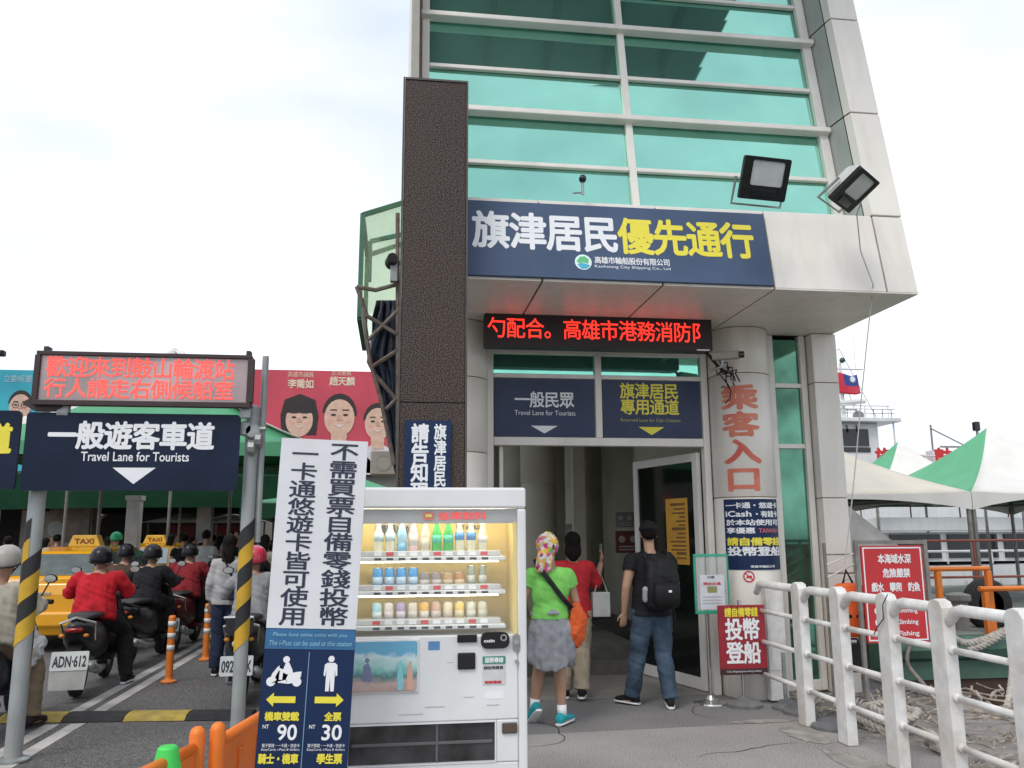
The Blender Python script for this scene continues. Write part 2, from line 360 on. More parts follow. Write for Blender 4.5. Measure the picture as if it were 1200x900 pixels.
# curtain wall
rows = [(0.80, 0), (1.40, 0), (1.96, 1), (2.50, 0), (3.09, 1), (3.62, 0), (4.22, 1), (4.80, 0), (5.40, 1)]
for x0, x1 in ((0.16, 0.235), (2.165, 2.235), (4.20, 4.295)): tb(x0, x1, -0.36, -0.30, 0.80, STOP, 'mullion', frame_m)
for s, major in rows[1:]:
    if major: tb(0.12, 4.30, -0.34, -0.235, s-0.032, s+0.026, 'transom', frame_m, 0.01)
    else:
        tb(0.236, 2.164, -0.352, -0.31, s-0.022, s+0.022, 'transom', frame_m); tb(2.236, 4.199, -0.352, -0.31, s-0.022, s+0.022, 'transom', frame_m)
for (a, _), (c, _) in zip(rows, rows[1:]):
    for x0, x1 in ((0.236, 2.164), (2.236, 4.199)):
        b = B(); b.M = TM; j = [0.358+random.uniform(-0.003, 0.004) for _ in range(4)]
        b.add([(x0, j[0], a+0.01), (x1, j[1], a+0.01), (x1, j[2], c-0.01), (x0, j[3], c-0.01)]+[(x0, 0.37, a+0.01), (x1, 0.37, a+0.01), (x1, 0.37, c-0.01), (x0, 0.37, c-0.01)], [(0, 1, 2, 3), (7, 6, 5, 4), (0, 4, 5, 1), (1, 5, 6, 2), (2, 6, 7, 3), (3, 7, 4, 0)]); b.build('glass_pane', teal, bld, fix=True)
# tower body: side walls and back behind the curtain wall
b = B()
def TP(x, o, s): return P0+Vector((x, 0, 0))+UN*o+US*s
for X, dx in ((4.69, -0.05), (0.05, 0.05)):
    pr = [TP(X, 0, 0.0), TP(X, 0, STOP), Vector((X, 12, TP(X, 0, STOP).z)), Vector((X, 12, 3.75))]
    pr = [p+Vector((0, 0.035 if i < 2 else 0, 0.0)) for i, p in enumerate(pr)]
    q = [p+Vector((dx, 0, 0)) for p in pr]
    b.add(pr+q, [(0, 1, 2, 3), (7, 6, 5, 4), (0, 4, 5, 1), (1, 5, 6, 2), (2, 6, 7, 3), (3, 7, 4, 0)])
b.build('tower_side_wall', panel, bld, fix=True)
b = B(); b.box(0.1, 4.64, 11.9, 12, 3.9, 9.2); b.build('tower_back_wall', panel, bld)
# unseen brim roof added above the tower for the dark reflection in the upper glass
roofm = mat('added_brim_soffit', (0.11, 0.155, 0.145), 0.6, 0, 0.1, 2)
b = B(); poly = [(0.06, 5.15), (4.25, 5.15), (4.66, 9.0), (4.66, 12), (0.06, 12)]
b.add([(x, y, 9.25) for x, y in poly]+[(x, y, 9.6) for x, y in poly], [(4, 3, 2, 1, 0), (5, 6, 7, 8, 9)]+[(i, (i+1) % 5, (i+1) % 5+5, i+5) for i in range(5)])
b.build('brim_roof', roofm, bld, fix=True)
for k in range(5):
    b = B(); x = 0.25+k*0.85; b.box(x, x+0.08, 5.4, 9.0, 9.10, 9.248); b.build('added_brim_rib', mat('rib_grey', (0.04, 0.05, 0.05), 0.6), bld)
# soffit panels
for a, c in ((0.05, 1.20), (1.20, 2.27), (2.27, 3.30), (3.30, 4.69)):
    b = B(); b.box(a+g_, c-g_, 6.80, 8.46, 3.735, 3.748); b.build('soffit_panel', panel, bld, bevel=0.004)
b = B(); b.box(0.07, 4.67, 6.84, 8.6, 3.752, 3.80); b.build('soffit_backing', seam, bld)
# ground floor wall at y = 8.5
YF = 8.5
def fb(x0, x1, z0, z1, y0=YF-0.05, y1=YF+0.05, name='door_frame', m=frame_m, bevel=0.006):
    b = B(); b.box(x0, x1, y0, y1, z0, z1); return b.build(name, m, bld, bevel=bevel)
fb(0.90, 0.965, 0.0, 3.735); fb(3.20, 3.27, 0.0, 3.735); fb(2.04, 2.11, 2.585, 3.46)
fb(0.966, 3.199, 2.50, 2.585); fb(0.966, 2.039, 3.205, 3.25); fb(2.111, 3.199, 3.205, 3.25); fb(0.966, 3.199, 3.46, 3.735, YF-0.03, YF+0.03, 'lintel_panel')
fb(1.035, 1.075, 0.02, 2.499, YF+0.04, YF+0.09, 'sliding_door_stile')
for x0, x1 in ((0.966, 2.039), (2.111, 3.199)):
    fb(x0, x1, 3.25, 3.46, YF-0.006, YF+0.006, 'transom_glass', mat('bright_teal_glass', (0.26, 0.72, 0.56), 0.04, 0.85, 0.05), 0)
def column(cx, cy, r, zs, name='round_column'):
    last = None
    for a, c in zip(zs, zs[1:]):
        b = B(); b.lathe([(r-0.006, a+0.004), (r, a+0.010), (r, c-0.010), (r-0.006, c-0.004)], (cx, cy, 0), 48); b.build(name, panel, bld, smooth=False)
    b = B(); b.lathe([(r-0.012, zs[0]), (r-0.012, zs[-1])], (cx, cy, 0), 32); b.build('column_core', seam, bld)
column(0.60, 8.42, 0.30, [0, 1.2, 2.4, 3.15, 3.733]); column(3.605, 8.42, 0.325, [0.0, 1.96, 3.24, 3.733])
for o in bld.children:
    if o.name.startswith('round_column'):
        for p in o.data.polygons: p.use_smooth = len(p.vertices) == 4
fb(3.94, 4.03, 0.02, 3.73, YF-0.06, YF+0.04, 'window_frame'); fb(4.335, 4.40, 0.02, 3.73, YF-0.06, YF+0.04, 'window_frame')
prev = 0.12
fb(4.031, 4.334, 0.02, 0.12, YF-0.05, YF+0.03, 'window_frame')
for z in (2.53, 3.19, 3.73):
    fb(4.031, 4.334, prev+0.001, z-0.04, YF-0.012, YF+0.0, 'glass_pane', tealdark, 0)
    if z < 3.7: fb(4.031, 4.334, z-0.04, z+0.01, YF-0.05, YF+0.03, 'window_frame')
    prev = z+0.01
b = B(); b.box(4.43, 4.69, 8.33, 8.66, 0, 3.733); b.build('column_core', seam, bld)
for a, c in ((0.0, 1.96), (1.96, 3.19), (3.19, 3.733)):
    b = B(); b.box(4.42, 4.70, 8.32, 8.67, a+0.004, c-0.004); b.build('square_column', panel, bld, bevel=0.006)
fb(4.401, 4.419, 0, 3.73, YF-0.02, YF+0.02, 'column_joint', seam, 0)
# right flank and corridor behind the entrance
for k in range(5):
    y0 = 8.68+k*1.9; b = B(); b.box(4.55, 4.68, y0+g_, y0+1.9-g_, 0, 3.733); b.build('wall_panel', panel, bld, bevel=0.005)
b = B(); b.box(4.40, 4.54, 8.68, 18.2, 0, 3.73); b.box(0.12, 4.40, 18.2, 18.35, 0, 3.73); b.build('corridor_wall', inner, bld)
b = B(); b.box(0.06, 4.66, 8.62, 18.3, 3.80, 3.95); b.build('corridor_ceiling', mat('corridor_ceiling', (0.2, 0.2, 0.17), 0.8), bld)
b = B(); b.box(3.28, 3.42, 8.62, 11.4, 0.0, 3.733); b.build('corridor_wall', inner, bld)
for k in range(2):
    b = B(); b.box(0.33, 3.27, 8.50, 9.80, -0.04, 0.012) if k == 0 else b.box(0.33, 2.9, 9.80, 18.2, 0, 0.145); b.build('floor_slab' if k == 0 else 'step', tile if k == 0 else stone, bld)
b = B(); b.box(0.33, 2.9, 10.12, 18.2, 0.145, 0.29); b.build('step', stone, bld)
for cx, cy, r in ((2.05, 12.2, 0.26), (2.05, 14.2, 0.26), (1.85, 16.4, 0.26), (3.0, 13.4, 0.3)):
    b = B(); b.lathe([(r, 0.29), (r, 2.3), (r-0.01, 2.31), (r-0.01, 2.33), (r, 2.34), (r, 3.73)], (cx, cy, 0), 28); b.build('corridor_column', inner, bld, smooth=True)
b = B(); b.box(2.45, 2.62, 11.6, 11.75, 0.29, 3.6); b.build('corridor_pier', inner, bld)
for y_ in (9.2, 11.6, 14.0, 16.4): b = B(); b.box(0.30, 0.50, y_, y_+0.3, 0, 3.79); b.build('corridor_pier', inner, bld)
# notices inside
for (x0, y0, x1, y1, Y, lab) in ((663, 614, 685, 640, 11.8, 'small dark red notice board on the corridor column'), (722, 622, 748, 648, 11.5, 'dark red notice with white rings on the corridor wall'), (722, 600, 742, 618, 11.5, 'faint grey paper notice above the dark red corridor notice')):
    a = onY(x0, y1, Y); c = onY(x1, y0, Y)
    t = thing('notice_board', lab, 'notice', ((a.x+c.x)/2, Y, a.z))
    b = B(); w2 = (c.x-a.x)/2; h = c.z-a.z; b.box(-w2, w2, -0.02, 0.02, 0, h); b.build('board', mat('dark_red_board', (0.14, 0.025, 0.025), 0.5) if 'red' in lab[:10] else mat('grey_board', (0.2, 0.2, 0.18), 0.6), t, bevel=0.004)
    b = B()
    for k in range(2): b.prism(disc(-w2/2+k*w2, h*0.62, h*0.16, 14), -0.024, -0.021)
    for k in range(2): b.box(-w2*0.8, w2*0.8, -0.024, -0.021, h*(0.12+0.14*k), h*(0.18+0.14*k))
    b.build('print', mat('pale_print', (0.4, 0.36, 0.33), 0.6), t)
# open glazed door leaf, hinged on the right jamb and swung inwards
ang = math.atan2(1.25, -0.34)
dl = thing('glass_door', 'open dark glazed door leaf with cream frame swung inward at the right jamb', 'door', (3.17, 8.56, 0), 0)
L = 1.30
dM = Matrix.Rotation(ang, 4, 'Z')
def db(x0, x1, z0, z1, name, m, t0=-0.025, t1=0.025, bevel=0.004):
    b = B(); b.M = dM; b.box(x0, x1, t0, t1, z0, z1); return b.build(name, m, dl, bevel=bevel)
db(0, 0.09, 0.02, 2.45, 'door_stile', frame_m); db(L-0.09, L, 0.02, 2.45, 'door_stile', frame_m)
db(0.091, L-0.091, 2.36, 2.45, 'door_rail', frame_m); db(0.091, L-0.091, 0.02, 0.14, 'door_rail', frame_m)
db(0.091, L-0.091, 0.14, 2.36, 'glass_pane', mat('dark_door_glass', (0.008, 0.012, 0.010), 0.06, 0, 0.1, spec=0.35), -0.006, 0.006, 0)
db(L-0.16, L-0.13, 0.8, 1.3, 'pull_handle', chrome, 0.05, 0.08, 0.01)
on = thing('notice_sheet', 'orange printed notice taped on the dark glass door leaf', 'notice', (3.17, 8.56, 0), 0)
b = B(); b.M = dM; b.box(0.22, 0.64, 0.008, 0.011, 1.27, 1.98); b.build('sheet', mat('orange_paper', (0.72, 0.36, 0.03), 0.6), on)
b = B(); b.M = dM
for k in range(14): b.box(0.27, 0.36+0.2*random.random(), 0.0115, 0.0125, 1.90-k*0.044, 1.90-k*0.044+(0.018 if k % 6 else 0.03))
b.build('print', mat('brown_print', (0.2, 0.1, 0.02), 0.6), on)
# ---- granite pylon
py = thing('granite_pylon', 'tall slab pylon clad in speckled dark brown granite with a thin metal edge', 'pillar', (0.26, 6.5, 0))
for a, c in ((0, 2.62), (2.62, 5.36)):
    b = B(); b.box(-0.255, 0.255, 0.0, 0.34, a+0.003, c-0.003); b.build('granite_panel', granite, py, bevel=0.004)
edge = mat('bronze_edge', (0.10, 0.09, 0.08), 0.35, 0.7)
for a, c in ((-0.272, -0.256), (0.256, 0.272)):
    b = B(); b.box(a, c, -0.008, 0.35, 0, 5.375); b.build('edge_trim', edge, py)
b = B(); b.box(-0.255, 0.255, -0.008, 0.35, 5.358, 5.375); b.build('edge_trim', edge, py)
# ================================================================ signs on the building
def signbox(name, label, cat, x0, x1, z0, z1, Y, m, depth=0.03, r=0.0, loc=None, bevel=0.0, group=None):
    t = thing(name, label, cat, (x0, Y, z0), group=group)
    b = B()
    if r: b.prism(rrect(0, x1-x0, 0, z1-z0, r), 0, depth)
    else: b.box(0, x1-x0, 0, depth, 0, z1-z0)
    b.build('board', m, t, bevel=bevel, fix=True); return t, x1-x0, z1-z0
# fascia sign lies in the leaning plane
fs = thing('fascia_sign', 'wide slate blue sign with white and yellow Chinese letters across the fascia over the entrance', 'sign')
def FT(b): b.M = TM; return b
FT(B()).box(0.555, 3.283, -0.035, -0.002, 0.005, 0.74).build('board', navyf, fs, bevel=0.003)
b = FT(B()); puttext(b, '旗津居民', 0.60, 1.895, 0.26, 0.625, -0.0365, 0.03); b.build('lettering', whitep, fs)
b = FT(B()); puttext(b, '優先通行', 1.895, 3.15, 0.255, 0.62, -0.0365, 0.03); b.build('lettering', yellowp, fs)
b = FT(B()); puttext(b, '高雄市輪船股份有限公司', 1.66, 2.34, 0.155, 0.225, -0.0365, 0.02); puttext(b, 'Kaohsiung City Shipping Co., Ltd', 1.66, 2.34, 0.11, 0.145, -0.0365, 0.0, cjk=False); b.build('lettering', whitep, fs)
FT(B()).prism(disc(1.56, 0.165, 0.075), -0.0365, -0.0358).build('logo', mat('logo_white', (0.7, 0.85, 0.8), 0.5), fs, fix=True)
FT(B()).prism([(1.50, 0.17), (1.53, 0.215), (1.575, 0.222), (1.61, 0.19), (1.60, 0.15), (1.56, 0.165), (1.53, 0.15)], -0.0385, -0.0372).build('logo', mat('logo_green', (0.12, 0.5, 0.2), 0.5), fs, fix=True)
FT(B()).prism([(1.505, 0.145), (1.56, 0.155), (1.62, 0.135), (1.59, 0.105), (1.54, 0.10)], -0.0385, -0.0372).build('logo', mat('logo_blue', (0.06, 0.4, 0.6), 0.5), fs, fix=True)
# red LED ticker
ledr = mat('led_red', (1.0, 0.035, 0.02), 0.5, emit=1.0, var=0)
lt = thing('led_ticker', 'black scrolling LED ticker with glowing red Chinese text above the entrance doors', 'sign', (0.82, 7.9, 3.41))
B().prism(rrect(0, 2.31, 0, 0.36, 0.02), 0, 0.16).build('housing', mat('led_black', (0.022, 0.012, 0.012), 0.5), lt, fix=True)
lettering('勺配合。高雄市港務消防阝', 0.02, 2.28, 0.075, 0.285, -0.003, ledr, lt, 0.006)
B().box(0.15, 0.19, 0.161, 0.55, 0.1, 0.14).box(2.1, 2.14, 0.161, 0.55, 0.1, 0.14).build('bracket', steel, lt)
B().box(2.14, 2.27, -0.02, 0.0, 0.0, 0.012).build('latch', whitep, lt)
# blue panels in the door head
for x0, x1, lab in ((0.975, 2.03, 'navy panel with white lettering and white arrow over the left doorway, tourists lane'), (2.12, 3.19, 'navy panel with yellow lettering and yellow arrow over the right doorway, residents lane')):
    t, w_, h_ = signbox('lane_sign', lab, 'sign', x0, x1, 2.59, 3.20, YF-0.012, mat('slate_print', (0.030, 0.045, 0.10), 0.3, 0, 0.1, 3, spec=0.25), 0.01, group='lane panels over the entrance')
    t.location.y = YF-0.03
    if x0 < 1:
        lettering('一般民眾', 0.21, 0.84, 0.30, 0.47, -0.003, whitep, t, 0.02); lettering('Travel Lane for Tourists', 0.21, 0.85, 0.225, 0.275, -0.003, whitep, t, cjk=False)
        B().prism([(0.38, 0.115), (0.66, 0.115), (0.52, 0.035)], -0.003, -0.001).build('arrow', whitep, t, fix=True)
    else:
        lettering('旗津居民', 0.19, 0.83, 0.41, 0.58, -0.003, yellowp, t, 0.022); lettering('專用通道', 0.19, 0.83, 0.24, 0.41, -0.003, yellowp, t, 0.022)
        lettering('Reserved Lane for Cijin Citizens', 0.19, 0.84, 0.16, 0.205, -0.003, mat('olive_print', (0.5, 0.45, 0.12), 0.5), t, cjk=False)
        B().prism([(0.38, 0.115), (0.66, 0.115), (0.52, 0.03)], -0.003, -0.001).build('arrow', yellowp, t, fix=True)
# round column lettering, wrapped on the drum
def wrap(cx, cy, r):
    def f(X, Y, Z):
        a = (X-cx)/r; rr = r+0.003-Y; return (cx+rr*math.sin(a), cy-rr*math.cos(a), Z)
    return f
def redgrad():
    m = bpy.data.materials.new('faded_red_vinyl'); m.use_nodes = True; t = m.node_tree; b = t.nodes['Principled BSDF']
    tcn = t.nodes.new('ShaderNodeTexNoise'); tcn.inputs['Scale'].default_value = 3; rp = t.nodes.new('ShaderNodeValToRGB')
    rp.color_ramp.elements[0].color = (0.62, 0.10, 0.07, 1); rp.color_ramp.elements[1].color = (0.72, 0.30, 0.17, 1); rp.color_ramp.elements[0].position = 0.35; rp.color_ramp.elements[1].position = 0.7
    tt = t.nodes.new('ShaderNodeTexCoord'); t.links.new(tt.outputs['Object'], tcn.inputs[0]); t.links.new(tcn.outputs[0], rp.inputs[0]); t.links.new(rp.outputs[0], b.inputs[0]); return m
vr = redgrad()
b = B(); wf_ = wrap(3.605, 8.42, 0.325)
tz = thing('vinyl_lettering', 'large faded red vertical Chinese letters stuck on the round entrance column', 'lettering')
for k, ch in enumerate('乘客入口'):
    zt = 3.105-k*0.28; puttext(b, ch, 3.285, 3.665, zt-0.255, zt, 0, 0.04, fn=wf_)
b.build('lettering', vr, tz)
# blue payment notice wrapped on the column
nb = thing('column_notice', 'dark blue notice with white and yellow text wrapped on the lower round column', 'notice')
def wrapped(x0, x1, z0, z1, d, m, name, parent, n=14):
    b = B(); P = [(x0+(x1-x0)*i/n) for i in range(n+1)]
    b.loft([[wf_(x, 0.02 if False else -d, z1), wf_(x, -d, z0), wf_(x, 0.0, z0), wf_(x, 0.0, z1)] for x in P]); return b.build(name, m, parent, fix=True)
wrapped(3.250, 3.870, 1.24, 1.94, 0.004, navy, 'board', nb)
b = B(); y_ = -0.0055
puttext(b, '一卡通・悠遊卡', 3.274, 3.854, 1.845, 1.905, y_, 0.03, fn=wf_); puttext(b, 'iCash', 3.274, 3.527, 1.765, 1.82, y_, 0.03, cjk=False, fn=wf_); puttext(b, '・有錢卡', 3.544, 3.854, 1.755, 1.82, y_, 0.03, fn=wf_)
puttext(b, '於本站使用可', 3.274, 3.854, 1.675, 1.735, y_, 0.03, fn=wf_); puttext(b, '享優惠', 3.274, 3.560, 1.595, 1.655, y_, 0.03, fn=wf_); puttext(b, '投幣登船', 3.274, 3.862, 1.375, 1.465, y_, 0.035, fn=wf_)
puttext(b, '高雄市輪船公司', 3.495, 3.756, 1.26, 1.285, y_, 0.02, fn=wf_)
b.build('lettering', whitep, nb)
b = B(); puttext(b, '請自備零錢', 3.274, 3.862, 1.475, 1.555, y_, 0.04, fn=wf_); b.build('lettering', yellowp, nb)
b = B(); puttext(b, 'TAIWAN', 3.593, 3.837, 1.605, 1.645, y_, 0.03, cjk=False, fn=wf_); b.build('lettering', mat('pink_print', (0.6, 0.15, 0.2), 0.5), nb)
# round prohibition sticker
st = thing('prohibition_sticker', 'small round red and white prohibition sticker under the blue column notice', 'sticker')
b = B()
def ring(b, cx, cz, r0, r1, y, n=24, fn=None, mi=0):
    o = [(cx+r1*math.cos(2*math.pi*k/n), y, cz+r1*math.sin(2*math.pi*k/n)) for k in range(n)]; i = [(cx+r0*math.cos(2*math.pi*k/n), y, cz+r0*math.sin(2*math.pi*k/n)) for k in range(n)]
    if fn: o = [fn(*p) for p in o]; i = [fn(*p) for p in i]
    b.add(o+i, [(k, (k+1) % n, (k+1) % n+n, k+n) for k in range(n)], mi)
pts = [wf_(x, -0.001, z) for x, z in disc(3.475, 1.175, 0.058, 24)]; b.add(pts, [tuple(range(24))], 0)
ring(b, 3.475, 1.175, 0.042, 0.056, -0.003, fn=wf_, mi=1)
b.add([wf_(x, -0.0035, z) for x, z in ((3.435, 1.205), (3.443, 1.213), (3.515, 1.147), (3.507, 1.139))], [(0, 1, 2, 3)], 1)
b.add([wf_(x, -0.0025, z) for x, z in ((3.445, 1.16), (3.460, 1.185), (3.505, 1.185), (3.500, 1.16))], [(0, 1, 2, 3)], 1)
b.build('print', [whitep, redp], st, fix=False)
# pylon sign
a = onY(474, 492, 6.48); c = onY(527, 492, 6.48)
t, w_, h_ = signbox('pylon_sign', 'narrow blue vertical sign with two columns of white Chinese text on the granite pylon', 'sign', 0.05, 0.405, 1.35, 2.475, 6.47, navy, 0.018)
lettering('旗津居民如需協助', 0.225, 0.32, h_-1.0, h_-0.03, -0.002, whitep, t, 0.03, vertical=True)
lettering('請告知現場人員', 0.05, 0.185, h_-1.08, h_-0.03, -0.002, whitep, t, 0.035, vertical=True)
# ================================================================ floodlights, cameras, cables on the tower
def make_flood(label, loc, rot, stain):
    t = thing('floodlight', label, 'floodlight', loc, group='floodlights on the fascia ledge'); t.rotation_euler = rot; t.scale = (1.08, 1.0, 0.84)
    # lamp opening faces -y, local box 0.40 wide 0.42 high
    b = B(); o = rrect(-0.20, 0.20, 0, 0.42, 0.02); i = rrect(-0.125, 0.155, 0.14, 0.385, 0.02)
    n = len(o); vs = [(x, 0, z) for x, z in o]+[(x, 0, z) for x, z in i]+[(x, 0.035, z) for x, z in o]+[(x, 0.02, z) for x, z in i]
    fs = [(k, (k+1) % n, (k+1) % n+n, k+n) for k in range(n)]+[(k+2*n, (k+1) % n+2*n, (k+1) % n, k) for k in range(n)]+[(k+n, (k+1) % n+n, (k+1) % n+3*n, k+3*n) for k in range(n)]
    b.add(vs, fs); b.build('front_frame', black, t, fix=True)
    b = B(); b.prism(i, 0.012, 0.016); b.build('lens', mat('lamp_glass', (0.62, 0.64, 0.62), 0.12, 0.0, 0.06, 8, spec=0.8), t, fix=True)
    b = B(); b.loft([[(x, 0.036, z) for x, z in rrect(-0.19, 0.19, 0.01, 0.41, 0.02)], [(x, 0.07, z) for x, z in rrect(-0.185, 0.185, 0.02, 0.40, 0.02)], [(x, 0.14, z) for x, z in rrect(-0.13, 0.13, 0.09, 0.36, 0.03)], [(x, 0.16, z) for x, z in rrect(-0.11, 0.11, 0.12, 0.33, 0.03)]]); b.build('housing', stain, t, fix=True)
    b = B(); b.tube([(-0.215, 0.08, 0.21), (-0.215, 0.09, -0.06), (0.215, 0.09, -0.06), (0.215, 0.08, 0.21)], 0.012, 6); b.build('yoke', steel, t)
    b = B(); b.box(-0.1, 0.1, -0.006, 0.0, 0.03, 0.10); b.build('ballast_cover', gloss_black, t, bevel=0.003)
    return t
hs = mat('lamp_housing_grey', (0.5, 0.5, 0.49), 0.5, 0.2, 0.1, dirt=0.3)
make_flood('black framed square floodlight at the end of the fascia sign, facing the viewer', (3.02, 6.36, 4.38), (R(26), 0, R(6)), hs)
make_flood('floodlight with pale housing turned to the right over the cream fascia corner', (3.78, 6.46, 4.40), (R(55), 0, R(40)), mat('lamp_housing_white', (0.7, 0.7, 0.68), 0.5, 0, 0.1, dirt=0.4))
def cctv(label, loc, rz, s=1.0, long=0.26):
    t = thing('security_camera', label, 'camera', loc, rz); t.scale = (s, s, s)
    B().prism(rrect(-0.045, 0.045, -0.03, 0.05, 0.015), -long/2, long/2).build('casing', mat('camera_casing', (0.38, 0.35, 0.29), 0.4, 0, 0.1, dirt=0.3), t, fix=True)
    B().lathe([(0.034, 0), (0.036, 0.05)], (0, -long/2-0.055, 0.01), 14, axis='y').build('lens', gloss_black, t)
    B().tube([(0, 0.03, -0.02), (0, 0.05, -0.10), (0, 0.16, -0.14)], 0.014, 8).build('arm', steel, t)
    return t
t = thing('security_camera', 'small round security camera standing on the ledge over the blue fascia sign', 'camera', (1.585, 6.86, 4.565))
B().sph((0, 0, 0.15), (0.035, 0.04, 0.038), 12, 8).build('lens_ball', gloss_black, t, smooth=True)
B().tube([(0, 0, 0), (0, 0, 0.12)], 0.012, 8).tube([(0, 0, 0.02), (-0.09, 0, 0.012)], 0.008, 6).build('bracket', steel, t)
cctv('cream bullet security camera on a cable-tangled bracket at the right end of the LED ticker', (3.27, 7.92, 3.36), R(62), 1.0)
cab = thing('cable_tangle', 'tangle of black cables hanging under the security camera by the round column', 'cable')
random.seed(3)
for k in range(7):
    p = [Vector((3.20+0.1*random.random(), 7.98, 3.33-0.02*k))]
    for j in range(6): p.append(p[-1]+Vector((random.uniform(-0.05, 0.06), random.uniform(-0.02, 0.03), random.uniform(-0.09, 0.03))))
    B().tube(p, 0.007, 5).build('cable', black, cab)
B().tube([(3.10, 8.0, 3.42), (3.22, 7.98, 3.26), (3.33, 8.05, 3.22)], 0.016, 6).build('bracket', black, cab)
cb = thing('hanging_cable', 'thin grey cable hanging from the right floodlight down past the building corner', 'cable')
pts = [(3.98, 6.45, 4.45), (4.02, 6.60, 4.40), (4.10, 6.72, 4.1), (4.22, 6.76, 3.80)]
q = [onY(x, y, 6.9) for x, y in ((1022, 345), (1016, 400), (1009, 470), (1003, 540), (997, 600), (990, 660))]
B().tube([Vector(p) for p in pts]+q, 0.0055, 5).build('cable', mat('grey_cable', (0.45, 0.43, 0.4), 0.6), cb)
# ================================================================ left flank: green glass box, bracket, tarp, ac unit
gb = thing('glass_box_sign', 'projecting pale green glass light box with dark green edges behind the granite pylon', 'glass box')
P = {}
def edgebar(a, c, r=0.03, par=gb, m=greenedge): B().tube([a, c], r, 4).build('edge_bar', m, par)
a = onY(425, 252, 8.8); bq = onY(478, 236, 9.0); c = onY(421, 372, 8.8); d = onY(478, 352, 9.0)
a2, b2, c2, d2 = [v+Vector((0.02, 1.0, -0.12)) for v in (a, bq, c, d)]
for q in ((a, bq, d, c), (a2, b2, d2, c2), (a, a2, c2, c), (a, bq, b2, a2)):
    q = list(q); nn = (q[1]-q[0]).cross(q[2]-q[0]).normalized()*0.008; B().add([p for p in q]+[p+nn for p in q], [(0, 1, 2, 3), (7, 6, 5, 4), (0, 4, 5, 1), (1, 5, 6, 2), (2, 6, 7, 3), (3, 7, 4, 0)]).build('glass_pane', greenglass, gb, fix=True)
for e in ((a, bq), (a, c), (a2, b2), (a2, c2), (a, a2), (c, c2)): edgebar(*e, r=0.035)
ia = onY(434, 283, 8.9); ib = onY(470, 275, 8.9); ic = onY(433, 330, 8.9)
edgebar(ia, ib); edgebar(ia, ic)
br = thing('steel_bracket', 'rusty steel tube bracket frame projecting beside the pylon and holding the tarp', 'bracket')
rust = mat('rusty_steel', (0.17, 0.14, 0.12), 0.7, 0.4, 0.25, 15, dirt=0.5, dirtcol=(0.15, 0.07, 0.04))
def bp(x, y, Y=8.3): return onY(x, y, Y)
for l in ([(418, 336), (430, 370), (470, 395)], [(418, 336), (440, 340), (470, 332)], [(424, 350), (433, 420), (447, 470), (462, 545)], [(432, 398), (470, 360)], [(436, 430), (470, 408)], [(440, 440), (470, 475)], [(452, 480), (470, 462)], [(466, 250), (466, 565)]):
    B().tube([bp(*p) for p in l], 0.022, 6).build('tube', rust, br)
lampb = thing('spot_lamp', 'small dark spotlight clamped on the tube beside the pylon and the green glass box', 'lamp', bp(460, 305, 8.2))
B().lathe([(0.05, -0.09), (0.065, 0.0), (0.08, 0.08)], (0, 0, 0), 14, axis='y').build('lamp_head', black, lampb); B().box(-0.02, 0.05, -0.02, 0.06, -0.22, -0.03).build('clamp', steel, lampb)
tp = thing('tarpaulin', 'crumpled dark navy tarpaulin hanging in folds beside the pylon', 'tarpaulin')
out = [(433, 372), (441, 356), (470, 345), (470, 565), (462, 548), (452, 500), (445, 478), (440, 452), (431, 428), (436, 400)]
L = [bp(431, 372+k*9.5, 8.45) for k in range(21)]
left = [(441, 352), (436, 372), (436, 390), (433, 408), (430, 424), (436, 436), (441, 452), (444, 470), (448, 485), (452, 500), (456, 520), (460, 540), (465, 562)]
b = B(); N = 14; rows_ = []
for (lx, ly) in left:
    r = []
    for k in range(N):
        f = k/(N-1); x = lx+(474-lx)*f; Y = 8.40+0.10*math.sin(k*1.9+ly*0.05)*(1-f)+0.05*math.sin(k*3.7); r.append(bp(x, ly, Y))
    rows_.append(r)
vs = [p for r in rows_ for p in r]; b.add(vs, [(i*N+k, i*N+k+1, (i+1)*N+k+1, (i+1)*N+k) for i in range(len(rows_)-1) for k in range(N-1)])
o = b.build('sheet', mat('navy_tarp', (0.012, 0.022, 0.05), 0.45, 0, 0.3, 6, bump=0.3, bscale=10), tp, smooth=True)
md = o.modifiers.new('s', 'SOLIDIFY'); md.thickness = 0.006
ac = thing('air_conditioner', 'beige boxy air conditioner outdoor unit hanging low beside the pylon', 'air conditioner', bp(449, 556, 8.6))
B().box(-0.13, 0.13, 0, 0.35, 0.0, 0.24).build('casing', mat('beige_casing', (0.42, 0.38, 0.31), 0.6, 0, 0.1, dirt=0.4), ac, bevel=0.01)
ring_b = B(); ring(ring_b, 0, 0.12, 0.07, 0.085, -0.004); ring_b.build('fan_grille', steel, ac)
# ================================================================ lane gantry
def stripes(name, r, z0, z1, parent):
    P_ = 0.30; seg = 20; T = (z1-z0-P_/2)/P_; n = int(T*seg)
    wrap_ = None
    for c, m in ((0, mat('stripe_yellow', (0.62, 0.37, 0.02), 0.6, 0, 0.1, dirt=0.3)), (1, mat('stripe_black', (0.02, 0.02, 0.02), 0.6, 0, 0.1))):
        vs = []
        for i in range(n+1):
            a = 2*math.pi*i/seg; z = z0+P_*i/seg+c*P_/2
            vs += [(r*math.cos(a), r*math.sin(a), z), (r*math.cos(a), r*math.sin(a), z+P_/2)]
        b = B(); b.add(vs, [(2*i, 2*i+2, 2*i+3, 2*i+1) for i in range(n)]); b.build(name, m, parent, smooth=True)
galv = mat('painted_grey_pole', (0.34, 0.36, 0.355), 0.5, 0.1, 0.08, 5, dirt=0.35, dirtcol=(0.2, 0.19, 0.17), streak=True)
